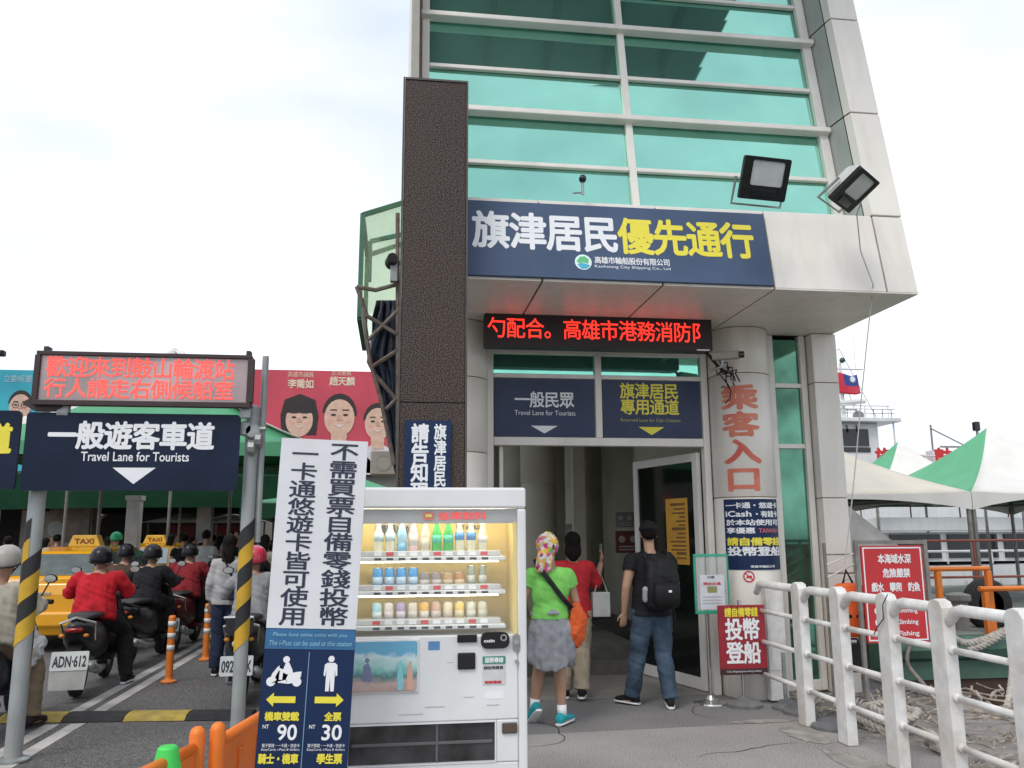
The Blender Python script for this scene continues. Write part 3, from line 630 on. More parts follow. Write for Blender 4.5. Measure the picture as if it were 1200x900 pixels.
def pole(label, x, y, r, top, z0, z1):
    t = thing('striped_pole', label, 'pole', (x, y, 0), group='striped poles of the lane gantry')
    b = B(); b.lathe([(r, 0), (r, z0), (r, top), (r*0.4, top+0.02)], (0, 0, 0), 20); b.build('tube', galv, t, smooth=False)
    stripes('hazard_stripe', r+0.004, z0, z1, t)
    B().lathe([(r*1.9, 0), (r*1.9, 0.015), (r*1.3, 0.03)], (0, 0, 0), 20).build('base_plate', steel, t)
    return t
pole('grey pole with yellow and black spiral wrap at the left edge of the lane', -2.735, 6.90, 0.060, 2.55, 0.62, 1.60)
pole('grey pole with yellow and black spiral wrap at the right end of the lane sign', -1.165, 6.90, 0.052, 2.62, 0.55, 1.60)
t = thing('slim_pole', 'slim grey pipe beside the right striped pole rising to the LED board', 'pole', (-1.09, 6.93, 1.55))
B().tube([(0, 0, 0), (0, 0, 1.50)], 0.026, 10).build('pipe', galv, t); 
t = thing('pipe_clamp', 'cluster of steel scaffold clamps joining the lane sign to the right pole', 'clamp', (-1.15, 6.84, 2.42))
for k, (dx, dz) in enumerate(((0.0, 0.0), (0.05, -0.07), (-0.06, 0.02), (0.0, -0.13))):
    B().lathe([(0.05, -0.03), (0.062, -0.02), (0.062, 0.02), (0.05, 0.03)], (dx, 0, dz), 10, axis='x' if k % 2 else 'y').build('clamp_half', steel, t)
B().tube([(-0.16, 0, 0.02), (0.1, 0, 0.02)], 0.02, 8).build('cross_bolt', steel, t)
# LED board
lb = thing('led_board', 'framed two-line LED message board with pale red Chinese text and sky reflections', 'sign', (-2.76, 6.70, 2.60))
fr = mat('brown_frame', (0.05, 0.03, 0.03), 0.5, 0.2)
B().box(0, 1.60, 0.03, 0.14, 0.0, 0.405).build('cabinet', fr, lb, bevel=0.005)
for (x0, x1, z0, z1) in ((-0.0, 1.60, 0.38, 0.41), (0.0, 1.60, -0.01, 0.03), (-0.01, 0.03, 0.031, 0.379), (1.57, 1.62, 0.031, 0.379)): B().box(x0, x1, 0.0, 0.05, z0, z1).build('frame_bar', fr, lb, bevel=0.003)
for x in (0.04, 1.55): B().box(x, x+0.035, 0.02, 0.1, 0.41, 0.45).build('hook', fr, lb, bevel=0.004)
ledbg = mat('led_matrix_face', (0.42, 0.30, 0.29), 0.2, 0.0, 0.3, 1.8, spec=1.0, coat=0.8)
B().box(0.031, 1.569, 0.022, 0.029, 0.031, 0.379).build('led_face', ledbg, lb)
ledp = mat('led_pink', (0.9, 0.08, 0.06), 0.5, emit=0.7, var=0)
lettering('歡迎來到鼓山輪渡站', 0.07, 1.47, 0.205, 0.37, 0.019, ledp, lb, 0.012); lettering('行人請走右側候船室', 0.07, 1.47, 0.045, 0.20, 0.019, ledp, lb, 0.012)
b = B(); b.prism([(-0.01, 0.06), (-0.08, 0.02), (-0.08, 0.0), (0.0, -0.05), (0.14, -0.05), (0.2, -0.02), (0.2, 0.0)], 0.05, 0.1); b.build('lower_bracket', fr, lb, fix=True)
B().box(0.16, 0.24, 0.06, 0.12, -0.08, 0.0).box(1.52, 1.60, 0.06, 0.12, -0.08, 0.0).build('hanger', steel, lb)
navy_s = mat('lane_sign_navy', (0.010, 0.018, 0.042), 0.4, 0, 0.2, 2.0, spec=0.2)
t, w_, h_ = signbox('lane_sign', 'navy lane sign with white Chinese and English tourist lane text and white down arrow', 'sign', -2.81, -1.235, 1.945, 2.54, 6.76, navy_s, 0.03, r=0.03)
lettering('一般遊客車道', 0.165, 1.385, 0.31, 0.525, -0.002, whitep, t, 0.035)
lettering('Travel Lane for Tourists', 0.415, 1.205, 0.225, 0.295, -0.002, whitep, t, 0.012, cjk=False)
B().prism([(0.65, 0.175), (0.965, 0.175), (0.81, 0.05)], -0.003, -0.001).build('arrow', whitep, t, fix=True)
t, w_, h_ = signbox('lane_sign', 'navy lane sign cut by the left picture edge with yellow Chinese character', 'sign', -4.4, -2.85, 1.955, 2.55, 6.76, navy_s, 0.03, r=0.03)
lettering('居民專用車道', 0.36, 1.50, 0.26, 0.49, -0.002, yellowp, t, 0.045)
B().prism([(0.6, 0.16), (0.95, 0.16), (0.775, 0.05)], -0.003, -0.001).build('arrow', yellowp, t, fix=True)
# ================================================================ vending machine
vw = mat('vending_white', (0.74, 0.745, 0.74), 0.3, 0, 0.03, 3, dirt=0.12)
VX0, VX1, VY = -0.33, 0.635, 4.15
vm = thing('vending_machine', 'white drinks vending machine with yellow lit display, standing beside the tilted notice board', 'vending machine', (0, VY, 0))
def vb(x0, x1, y0, y1, z0, z1, name='cabinet_panel', m=vw, bevel=0.006): b = B(); b.box(x0, x1, y0, y1, z0, z1); return b.build(name, m, vm, bevel=bevel)
vb(VX0, VX1, 0.30, 0.78, 0.05, 1.82, 'cabinet_back'); vb(VX0, VX1, 0.0, 0.299, 1.728, 1.83, 'door_header', bevel=0.012)
vb(0.592, VX1, 0.0, 0.299, 0.05, 1.727, 'door_side', bevel=0.012); vb(VX0, VX0+0.045, 0.0, 0.299, 0.05, 1.727, 'door_side')
vb(VX0+0.046, 0.591, 0.012, 0.299, 0.05, 0.545, 'lower_panel'); vb(0.487, 0.591, 0.010, 0.299, 0.546, 0.735, 'lower_panel')
vb(VX0+0.046, 0.591, 0.010, 0.299, 0.736, 1.125, 'front_panel')
for x in (VX0+0.05, 0.55):
    for y in (0.05, 0.7): vb(x, x+0.05, y, y+0.05, 0, 0.049, 'foot', black)
yel = mat('display_yellow', (0.80, 0.62, 0.20), 0.5, 0, 0.04, 2)
vb(VX0+0.046, 0.591, 0.27, 0.298, 1.126, 1.727, 'display_back', yel, 0)
vb(0.572, 0.591, 0.02, 0.269, 1.126, 1.66, 'display_side', yel, 0)
vb(VX0+0.046, 0.591, 0.03, 0.045, 1.655, 1.726, 'lamp_header', mat('header_grey', (0.42, 0.42, 0.41), 0.5), 0)
vlamp = mat('display_lamp', (1.0, 0.90, 0.70), 0.5, emit=6.5, var=0)
vb(-0.25, 0.55, 0.06, 0.10, 1.69, 1.71, 'display_lamp', vlamp, 0)
for z_ in (1.492, 1.330): vb(-0.25, 0.50, 0.045, 0.06, z_-0.024, z_-0.018, 'display_lamp', vlamp, 0)
b = B(); b.box(VX0+0.046, 0.591, 0.008, 0.012, 1.128, 1.726)
gl = mat('display_glass', (0.95, 0.97, 0.97), 0.03, 0, 0, trans=0.93)
b.build('display_glass', gl, vm)
lettering('金車飲料', 0.20, 0.44, 1.672, 1.712, 0.027, mat('lit_red', (0.75, 0.03, 0.02), 0.5, emit=0.35, var=0), vm, 0.03)
B().prism(rrect(0.128, 0.182, 1.672, 1.712, 0.012), 0.024, 0.028).build('logo', mat('logo_orange', (0.8, 0.12, 0.03), 0.5), vm, fix=True)
B().prism(rrect(0.14, 0.17, 1.686, 1.700, 0.003), 0.020, 0.023).build('logo', yellowp, vm, fix=True)
shelf_z = (1.492, 1.330, 1.168)
bottlex = [-0.088+0.0578*k for k in range(10)]
pm = mat('shelf_white', (0.78, 0.78, 0.77), 0.4)
for z in shelf_z:
    s = vb(-0.26, 0.535, 0.03, 0.22, z-0.016, z+0.004, 'shelf', pm, 0.004)
    vb(-0.25, 0.515, 0.06, 0.2, z+0.005, z+0.03, 'button_strip', mat('clear_strip', (0.55, 0.55, 0.54), 0.3), 0.004)
    for i_, x in enumerate(bottlex):
        B().box(x-0.015, x+0.017, 0.0265, 0.0295, z-0.012, z-0.001).build('select_button', black, vm)
        B().box(x-0.018, x+0.018, 0.0565, 0.0595, z+0.008, z+0.026).build('price_tag', redp if (i_*7+int(z*100)) % 4 == 0 else whitep, vm)
# notices above the bottles
vb(-0.11, 0.105, 0.262, 0.268, 1.60, 1.655, 'price_card', mat('grey_card', (0.45, 0.42, 0.33), 0.5), 0)
lettering('全機商品100%', -0.105, 0.10, 1.602, 1.652, 0.26, mat('dark_print', (0.05, 0.05, 0.06), 0.5), vm, 0.04)
lettering('HOT & COLD', 0.31, 0.43, 1.628, 1.65, 0.26, mat('dark_print', (0.05, 0.05, 0.06), 0.5), vm, 0.03, cjk=False)
# front fittings
ps = vb(-0.235, 0.118, -0.002, 0.011, 0.87, 1.115, 'poster_frame', mat('poster_frame_white', (0.7, 0.7, 0.7), 0.4), 0.01)
def poster_mat():
    m = bpy.data.materials.new('scenic_poster'); m.use_nodes = True; t = m.node_tree; b = t.nodes['Principled BSDF']
    tc_ = t.nodes.new('ShaderNodeTexCoord'); n = t.nodes.new('ShaderNodeTexNoise'); n.inputs['Scale'].default_value = 16; n.inputs['Detail'].default_value = 4
    sp = t.nodes.new('ShaderNodeSeparateXYZ'); t.links.new(tc_.outputs['Object'], sp.inputs[0]); t.links.new(tc_.outputs['Object'], n.inputs[0])
    mr = t.nodes.new('ShaderNodeMapRange'); mr.inputs[1].default_value = 0.88; mr.inputs[2].default_value = 1.11; t.links.new(sp.outputs[2], mr.inputs[0])
    ad = t.nodes.new('ShaderNodeMath'); ad.operation = 'MULTIPLY_ADD'; t.links.new(n.outputs[0], ad.inputs[0]); ad.inputs[1].default_value = 0.5; t.links.new(mr.outputs[0], ad.inputs[2])
    rp = t.nodes.new('ShaderNodeValToRGB'); e = rp.color_ramp.elements; e[0].position = 0.2; e[0].color = (0.45, 0.30, 0.26, 1); e[1].position = 1.25; e[1].color = (0.15, 0.42, 0.60, 1)
    for p, c in ((0.42, (0.55, 0.42, 0.38)), (0.55, (0.10, 0.22, 0.22)), (0.68, (0.25, 0.55, 0.5)), (0.9, (0.6, 0.75, 0.75))): q = e.new(p); q.color = (*c, 1)
    t.links.new(ad.outputs[0], rp.inputs[0]); t.links.new(rp.outputs[0], b.inputs[0]); b.inputs['Roughness'].default_value = 0.25; return m
B().prism(rrect(-0.225, 0.108, 0.88, 1.105, 0.012), -0.0055, -0.003).build('poster', poster_mat(), vm, fix=True)
for x, c in ((0.03, (0.25, 0.62, 0.66)), (0.075, (0.72, 0.42, 0.32))):
    B().prism([(x-0.013, 0.885), (x+0.013, 0.885), (x+0.014, 0.96), (x+0.006, 1.0), (x+0.006, 1.015), (x-0.006, 1.015), (x-0.006, 1.0), (x-0.014, 0.96)], -0.0075, -0.006).build('printed_bottle', mat('print%d' % int(x*1000), c, 0.4), vm, fix=True)
B().prism([(-0.15, 0.93), (-0.10, 0.925), (-0.105, 0.98), (-0.12, 1.01), (-0.14, 1.0)], -0.0075, -0.006).sph((-0.125, -0.004, 1.022), (0.013, 0.003, 0.014), 10, 6).build('printed_figure', mat('printfig', (0.2, 0.22, 0.35), 0.5), vm, fix=True)
vb(0.298, 0.392, -0.004, 0.012, 1.092, 1.128, 'note_slot', black, 0.004); vb(0.30, 0.385, -0.003, 0.012, 0.968, 1.045, 'price_window', gloss_black, 0.006)
B().prism(rrect(0.41, 0.548, 1.062, 1.138, 0.03), -0.008, 0.011).build('coin_unit', gloss_black, vm, fix=True)
b = B(); ring(b, 0.52, 1.112, 0.010, 0.016, -0.0095); b.build('coin_ring', chrome, vm)
lettering('coin', 0.425, 0.475, 1.092, 1.106, -0.0095, whitep, vm, 0.03, cjk=False)
B().prism(rrect(0.565, 0.60, 1.048, 1.125, 0.012), -0.004, 0.011).build('lock_plate', mat('lock_grey', (0.32, 0.32, 0.32), 0.35, 0.5), vm, fix=True)
B().lathe([(0.012, -0.012), (0.012, 0.011)], (0.582, 0, 1.09), 12, axis='y').build('lock', chrome, vm); B().lathe([(0.009, -0.006), (0.009, 0.011)], (0.583, 0, 1.0), 12, axis='y').build('lock', chrome, vm)
B().prism(rrect(0.42, 0.53, 0.99, 1.025, 0.004), 0.006, 0.0095).build('green_label', mat('label_green', (0.03, 0.25, 0.16), 0.5), vm, fix=True)
lettering('服務專線', 0.43, 0.52, 0.995, 1.02, 0.005, whitep, vm, 0.03)
vb(0.42, 0.53, 0.007, 0.0095, 0.895, 0.985, 'paper_label', mat('label_paper', (0.6, 0.6, 0.58), 0.6), 0)
lettering('請投幣購買', 0.425, 0.52, 0.965, 0.98, 0.006, mat('dark_print', (0.05,)*3), vm, 0.02); lettering('謝謝惠顧', 0.43, 0.51, 0.90, 0.913, 0.006, redp, vm, 0.03)
B().prism(rrect(-0.20, 0.478, 0.552, 0.725, 0.008), 0.03, 0.034).build('delivery_flap', mat('smoked_flap', (0.06, 0.058, 0.06), 0.18, 0.2, 0.4, 6), vm, fix=True)
for (x0, x1, z0, z1) in ((-0.284, 0.486, 0.726, 0.735), (-0.284, -0.202, 0.546, 0.725), (0.479, 0.486, 0.546, 0.725), (-0.201, 0.478, 0.546, 0.551)): vb(x0, x1, 0.008, 0.299, z0, z1, 'slot_surround', vw, 0)
vb(-0.19, 0.47, 0.024, 0.029, 0.63, 0.645, 'flap_highlight_bar', mat('flap_bar', (0.12, 0.12, 0.12), 0.3), 0.003); vb(0.2, 0.212, 0.022, 0.029, 0.556, 0.72, 'flap_rib', mat('flap_bar', (0.12,)*3), 0.002)
vb(0.512, 0.585, -0.002, 0.011, 0.672, 0.722, 'return_cup', mat('brown_cup', (0.10, 0.065, 0.05), 0.4), 0.006)
scf = mat('scuff_grey', (0.45, 0.44, 0.42), 0.7)
for (x, z, w_, h_) in ((0.15, 0.80, 0.09, 0.004), (0.33, 0.84, 0.05, 0.003), (0.02, 0.77, 0.12, 0.003), (0.25, 1.00, 0.03, 0.003), (0.44, 0.80, 0.06, 0.004)): B().box(x, x+w_, 0.0085, 0.0095, z, z+h_).build('scuff', scf, vm)
B().box(0.16, 0.215, 0.0085, 0.0095, 1.06, 1.10).build('sticker', mat('sticker_blue', (0.1, 0.25, 0.5), 0.5), vm); B().box(0.43, 0.52, 0.0085, 0.0095, 0.83, 0.862).build('sticker', whitep, vm)
# drinks (things in the machine)
def bottle(label, x, z, h, r, body, lab, capc, zl=(0.35, 0.62), tr=0.0, group='drinks bottles in the vending machine'):
    t = thing('drink_bottle', label, 'bottle', (x, VY+0.135, z), group=group)
    b = B(); b.lathe([(r*0.9, 0), (r, 0.01), (r, h*0.55), (r*0.97, h*0.62), (r*0.55, h*0.82), (r*0.42, h*0.9), (r*0.42, h*0.93)], (0, 0, 0), 14); b.build('bottle_body', body, t, smooth=True)
    B().lathe([(r*1.03, h*zl[0]), (r*1.03, h*zl[1])], (0, 0, 0), 14).build('wrapper', lab, t, smooth=True)
    B().lathe([(r*0.5, h*0.93), (r*0.5, h)], (0, 0, 0), 10).build('cap', capc, t); return t
def can(label, x, z, h, r, col, band, group='drink cans in the vending machine', bc=None):
    t = thing('drink_can', label, 'can', (x, VY+0.135, z), group=group)
    B().lathe([(r*0.85, 0), (r, h*0.05), (r, h*0.92), (r*0.82, h)], (0, 0, 0), 14).build('can_body', col, t, smooth=True)
    B().lathe([(r*1.02, h*0.28), (r*1.02, h*0.6)], (0, 0, 0), 14).build('wrapper', band, t, smooth=True)
    B().lathe([(r*0.8, h), (r*0.78, h+0.003)], (0, 0, 0), 12).build('can_lid', chrome, t); return t
def dm(n, c, r=0.25, tr=0): return mat('drink_'+n, c, r, 0, 0.03, trans=tr)
clear = dm('clear', (0.68, 0.66, 0.5)); capw = dm('capwhite', (0.8, 0.8, 0.8))
zz = shelf_z[0]+0.004
ord_ = ['first', 'second', 'third', 'fourth', 'fifth', 'sixth', 'seventh', 'eighth', 'ninth', 'tenth']
for k, (lab, h, body, lb_, zl) in enumerate([
 ('clear water bottle with pale blue label, leftmost on the top shelf', 0.165, clear, dm('paleblue', (0.5, 0.66, 0.72)), (0.45, 0.7)),
 ('clear water bottle with pale blue label, second on the top shelf', 0.165, clear, dm('paleblue', (0.5, 0.66, 0.72)), (0.45, 0.7)),
 ('tall light blue bottle left of the pink bottle', 0.178, dm('ltblue', (0.30, 0.55, 0.72)), dm('ltblue2', (0.12, 0.40, 0.62)), (0.1, 0.35)),
 ('tall pale pink bottle beside the light blue one', 0.178, dm('pink', (0.70, 0.50, 0.52)), dm('pink2', (0.66, 0.60, 0.62)), (0.3, 0.6)),
 ('tall cream bottle left of the green bottles', 0.172, dm('cream', (0.70, 0.60, 0.48)), dm('cream2', (0.60, 0.55, 0.45)), (0.2, 0.5)),
 ('bright green soda bottle, left one of the green pair', 0.172, dm('green', (0.02, 0.42, 0.05)), dm('green2', (0.05, 0.55, 0.35)), (0.38, 0.6)),
 ('bright green soda bottle, right one of the green pair', 0.172, dm('green', (0.02, 0.42, 0.05)), dm('green2', (0.05, 0.55, 0.35)), (0.38, 0.6)),
 ('clear bottle with blue label next to the green bottles', 0.162, clear, dm('blue', (0.06, 0.26, 0.62)), (0.48, 0.72)),
 ('clear bottle with blue label, second from the right end of the top shelf', 0.162, clear, dm('blue', (0.06, 0.26, 0.62)), (0.48, 0.72)),
 ('clear bottle with small white oval label, rightmost on the top shelf', 0.165, clear, dm('white', (0.75, 0.75, 0.76)), (0.4, 0.6))]):
    bottle(lab, bottlex[k], zz, h, 0.0245, body, lb_, capw, zl)
    B_ = None
zz = shelf_z[1]+0.004
for k in range(4): can(ord_[k]+' tall blue can from the left on the middle shelf', bottlex[k], zz, 0.105, 0.025, dm('canblue', (0.03, 0.26, 0.62)), dm('canblue2', (0.45, 0.62, 0.80)))
for k, (l, c, d) in enumerate((('squat grey can right of the blue cans', (0.22, 0.19, 0.19), (0.5, 0.48, 0.47)), ('second squat grey can on the middle shelf', (0.24, 0.2, 0.2), (0.5, 0.48, 0.47)), ('squat brown and cream can on the middle shelf', (0.45, 0.28, 0.12), (0.55, 0.45, 0.3)), ('squat orange brown can next to the slim green cans', (0.42, 0.20, 0.06), (0.6, 0.45, 0.28)))):
    can(l, bottlex[4+k], zz, 0.08, 0.026, dm('squat%d' % k, c), dm('squatb%d' % k, d))
for k, l in enumerate(('slim grey green can, left of the pair at the end of the middle shelf', 'slim grey green can at the right end of the middle shelf')): can(l, bottlex[8+k], zz, 0.112, 0.02, dm('slim', (0.25, 0.3, 0.24)), dm('slimb', (0.55, 0.6, 0.55)))
zz = shelf_z[2]+0.004
for k, (n, c, d) in enumerate((('pale blue', (0.35, 0.6, 0.7), (0.6, 0.72, 0.75)), ('white and pink', (0.6, 0.55, 0.55), (0.65, 0.6, 0.6)), ('purple and white', (0.35, 0.28, 0.48), (0.6, 0.55, 0.66)), ('white with orange foot', (0.6, 0.55, 0.48), (0.55, 0.55, 0.5)), ('white and amber', (0.65, 0.38, 0.08), (0.6, 0.6, 0.55)), ('rose and grey', (0.5, 0.33, 0.25), (0.55, 0.5, 0.48)), ('cream', (0.62, 0.58, 0.42), (0.55, 0.5, 0.4)), ('yellow', (0.72, 0.52, 0.14), (0.65, 0.58, 0.35)), ('pale grey green', (0.55, 0.56, 0.48), (0.6, 0.6, 0.55)), ('pale olive', (0.55, 0.55, 0.42), (0.6, 0.6, 0.5)))):
    can(n+' can, '+ord_[k]+' from the left on the bottom shelf', bottlex[k], zz, 0.1, 0.024, dm('b%d' % k, c), dm('bb%d' % k, d))
# ================================================================ tilted notice board
nbd = thing('notice_placard', 'tall tilted placard with dark Chinese characters on white above a navy fare table', 'placard', (-0.335, 3.80, 0))
PM = Matrix.Rotation(R(-2.2), 4, 'Y') @ Matrix.Translation((-0.02, 0, 0))
PM = Matrix.Translation((-0.255, 0, 0)) @ Matrix.Rotation(R(2.2), 4, 'Y')
def pb(fn, name, m, fix=True):
    b = B(); b.M = PM; fn(b); return b.build(name, m, nbd, fix=fix)
pw = mat('placard_white', (0.70, 0.71, 0.72), 0.5, 0, 0.03)
X0, X1, ZT, ZM = -0.0, 0.378, 2.03, 1.215
pb(lambda b: b.box(X0, X1, 0.0, 0.012, ZM, ZT), 'white_board', pw)
pb(lambda b: b.box(X0, X1, 0.0, 0.012, 0.30, ZM-0.001), 'fare_board', navy)
pb(lambda b: b.box(X0, X0+0.03, 0.013, 0.04, 0.0, 1.9), 'rear_post', steel); pb(lambda b: b.box(X1-0.03, X1, 0.013, 0.04, 0.0, 1.9), 'rear_post', steel)
pb(lambda b: b.box(X0-0.05, X1+0.05, -0.15, 0.25, 0.0, 0.04), 'base', black)
dk = mat('placard_ink', (0.025, 0.03, 0.06), 0.5)
pb(lambda b: puttext(b, '一卡通悠遊卡皆可使用', 0.05, 0.165, ZM+0.01, ZT-0.03, -0.001, 0.018, vertical=True), 'lettering', dk, False)
pb(lambda b: puttext(b, '不需買票自備零錢投幣', 0.215, 0.34, ZM+0.01, ZT-0.012, -0.001, 0.018, vertical=True), 'lettering', dk, False)
pb(lambda b: b.box(X0+0.001, X1-0.001, -0.002, -0.0005, 1.13, ZM-0.003), 'blue_band', mat('band_blue', (0.03, 0.14, 0.30), 0.5))
ital = mat('band_text', (0.25, 0.5, 0.65), 0.5)
pb(lambda b: puttext(b, 'Please have some coins with you', 0.03, 0.34, 1.178, 1.198, -0.003, 0.01, cjk=False, shear=0.2), 'lettering', ital, False)
pb(lambda b: puttext(b, 'The i-Pass can be used at this station', 0.015, 0.362, 1.145, 1.165, -0.003, 0.01, cjk=False, shear=0.2), 'lettering', ital, False)
pb(lambda b: b.box(0.187, 0.190, -0.002, -0.0005, 0.35, 1.12), 'divider', mat('divider_blue', (0.2, 0.35, 0.5), 0.5))
def scoot_icon(b):
    ox, oz = 0.09, 1.035
    y0, y1 = -0.003, -0.001
    for cx in (-0.052, 0.055): b.prism(disc(ox+cx, oz-0.038, 0.019, 16), y0, y1)
    b.prism([(ox+a, oz+c) for a, c in ((-0.058, -0.03), (-0.048, -0.004), (-0.028, 0.022), (-0.020, 0.028), (-0.022, 0.008), (-0.036, -0.02), (-0.022, -0.042), (0.02, -0.046), (0.05, -0.04), (0.07, -0.018), (0.072, 0.004), (0.05, 0.002), (0.035, -0.002), (0.02, -0.002), (0.008, -0.030), (-0.012, -0.032), (-0.02, -0.026), (-0.05, -0.045))], y0-0.0004, y1)
    b.prism([(ox+a, oz+c) for a, c in ((-0.03, 0.022), (-0.005, 0.012), (0.004, 0.038), (0.018, 0.040), (0.034, 0.01), (0.036, -0.004), (0.012, -0.008), (-0.004, 0.000), (-0.006, -0.03), (-0.02, -0.03), (-0.018, 0.006), (-0.03, 0.012))], y0-0.0008, y1)
    b.prism(disc(ox+0.006, oz+0.052, 0.014, 16), y0-0.0012, y1)
pb(scoot_icon, 'scooter_icon', whitep)
def man_icon(b):
    ox, oz = 0.283, 1.03; y0, y1 = -0.003, -0.001
    b.prism(disc(ox, oz+0.062, 0.013, 16), y0, y1)
    b.prism([(ox+a, oz+c) for a, c in ((-0.016, 0.046), (0.016, 0.046), (0.026, 0.038), (0.029, -0.004), (0.022, -0.010), (0.018, 0.02), (0.018, -0.07), (0.003, -0.07), (0.0, -0.012), (-0.003, -0.07), (-0.018, -0.07), (-0.018, 0.02), (-0.022, -0.010), (-0.029, -0.004), (-0.026, 0.038))], y0, y1)
pb(man_icon, 'pedestrian_icon', whitep)
pb(lambda b: b.prism([(0.025, 0.925), (0.055, 0.953), (0.055, 0.938), (0.145, 0.938), (0.145, 0.912), (0.055, 0.912), (0.055, 0.897)], -0.003, -0.001), 'arrow', yellowp)
pb(lambda b: b.prism([(0.345, 0.925), (0.315, 0.953), (0.315, 0.938), (0.225, 0.938), (0.225, 0.912), (0.315, 0.912), (0.315, 0.897)], -0.003, -0.001), 'arrow', yellowp)
def fares(b):
    puttext(b, '機車雙載', 0.025, 0.165, 0.84, 0.875, -0.002, 0.04); puttext(b, '全票', 0.27, 0.34, 0.84, 0.875, -0.002, 0.04)
    puttext(b, '騎士・機車', 0.012, 0.175, 0.67, 0.71, -0.002, 0.04); puttext(b, '學生票', 0.25, 0.355, 0.67, 0.71, -0.002, 0.04)
pb(fares, 'lettering', yellowp, False)
def fares2(b):
    puttext(b, '90', 0.082, 0.16, 0.765, 0.825, -0.002, 0.02, cjk=False); puttext(b, '30', 0.265, 0.345, 0.765, 0.825, -0.002, 0.02, cjk=False)
    puttext(b, 'NT', 0.02, 0.045, 0.81, 0.825, -0.002, 0.01, cjk=False); puttext(b, 'NT', 0.21, 0.235, 0.81, 0.825, -0.002, 0.01, cjk=False)
    for x in (0.022, 0.208):
        puttext(b, '電子票證・一卡通・悠遊卡', x, x+0.155, 0.735, 0.75, -0.002, 0.0); puttext(b, 'EasyCard, i-Pass 8 dollars', x, x+0.155, 0.720, 0.732, -0.002, 0.0, cjk=False)
    puttext(b, '15', 0.10, 0.16, 0.58, 0.64, -0.002, 0.02, cjk=False); puttext(b, '20', 0.28, 0.345, 0.58, 0.64, -0.002, 0.02, cjk=False)
pb(fares2, 'lettering', whitep, False)
# ================================================================ white quay railing
gpost0 = mat('grimy_base', (0.3, 0.26, 0.22), 0.8)
rl = thing('quay_railing', 'white painted steel pipe railing with flat posts along the quay edge in the right foreground', 'railing', (3.47, 0, 0))
PY = [7.06, 6.40, 5.73, 5.12, 4.42, 3.70, 2.95]
for k, y in enumerate(PY):
    b = B(); hgt = 1.165
    prof = [(y-0.075, 0), (y+0.075, 0), (y+0.075, hgt-0.04), (y+0.05, hgt), (y, hgt+0.014), (y-0.05, hgt), (y-0.075, hgt-0.04)]
    b.loft([[(x, yy, z) for yy, z in prof] for x in (-0.042, 0.042)]); b.build('post', rail_w, rl, bevel=0.006, fix=True)
    B().box(-0.05, 0.05, y-0.083, y+0.083, 0.0, 0.01).build('base_plate', gpost0, rl)
ends = [7.95]+PY
for ya, yb in zip(ends, ends[1:]):
    y0 = ya-0.062 if ya != 7.95 else ya; y1 = yb+0.062
    # top rail with elbow at its far end
    B().tube([(0.0, y0, 1.03), (0.0, y0-0.04, 1.065), (0.0, y0-0.08, 1.105), (0.0, y0-0.14, 1.12), (0.0, y1, 1.12)], [0.028, 0.034, 0.037, 0.036, 0.035], 10).build('top_rail', rail_w, rl, smooth=True)
    for z in (0.87, 0.585, 0.29):
        B().tube([(0, y0, z), (0, y1, z)], 0.021, 10).build('rail', rail_w, rl, smooth=True)
        B().tube([(0, y0+0.0, z), (0, y0-0.05, z)], 0.028, 10).build('collar', rail_w, rl, smooth=True)
tie = thing('tie_wire', 'loose black wire twisted round the top of the third railing post', 'wire')
B().tube([(3.43, 5.64, 1.17), (3.40, 5.66, 1.1), (3.42, 5.70, 1.0), (3.40, 5.76, 0.93), (3.41, 5.82, 0.88)], 0.004, 5).build('wire', black, tie)
# sign bases
gbase = mat('grey_rubber_base', (0.17, 0.17, 0.175), 0.85, 0, 0.15, 10, bump=0.3)
for k, (x, y, r, post) in enumerate(((3.60, 7.72, 0.13, 0.5), (3.64, 7.52, 0.16, 0.62), (3.46+0.16, 6.93, 0.17, 0))):
    t = thing('sign_base', ('round grey rubber sign base with a short post, behind the others near the column', 'round grey rubber sign base with short post, in front of the cabinet', 'flat round grey rubber base lying by the railing posts')[k], 'sign base', (x, y, 0), group='grey rubber bases by the railing')
    B().lathe([(r, 0), (r, 0.025), (r*0.9, 0.04), (r*0.62, 0.05), (r*0.5, 0.075), (r*0.2, 0.08)], (0, 0, 0), 24).build('disc', gbase, t, smooth=False, bevel=0.004)
    if post: B().tube([(0, 0, 0.07), (0, 0, post)], 0.02, 10).build('post', steel, t)
cb_ = thing('white_cabinet', 'slim white electrical cabinet box standing against the round column behind the railing', 'cabinet', (3.58, 7.985, 0))
B().box(0, 0.18, 0, 0.10, 0.02, 1.12).build('casing', rail_w, cb_, bevel=0.006); B().box(0.02, 0.16, -0.006, 0.0, 0.3, 1.06).build('door', rail_w, cb_, bevel=0.003)
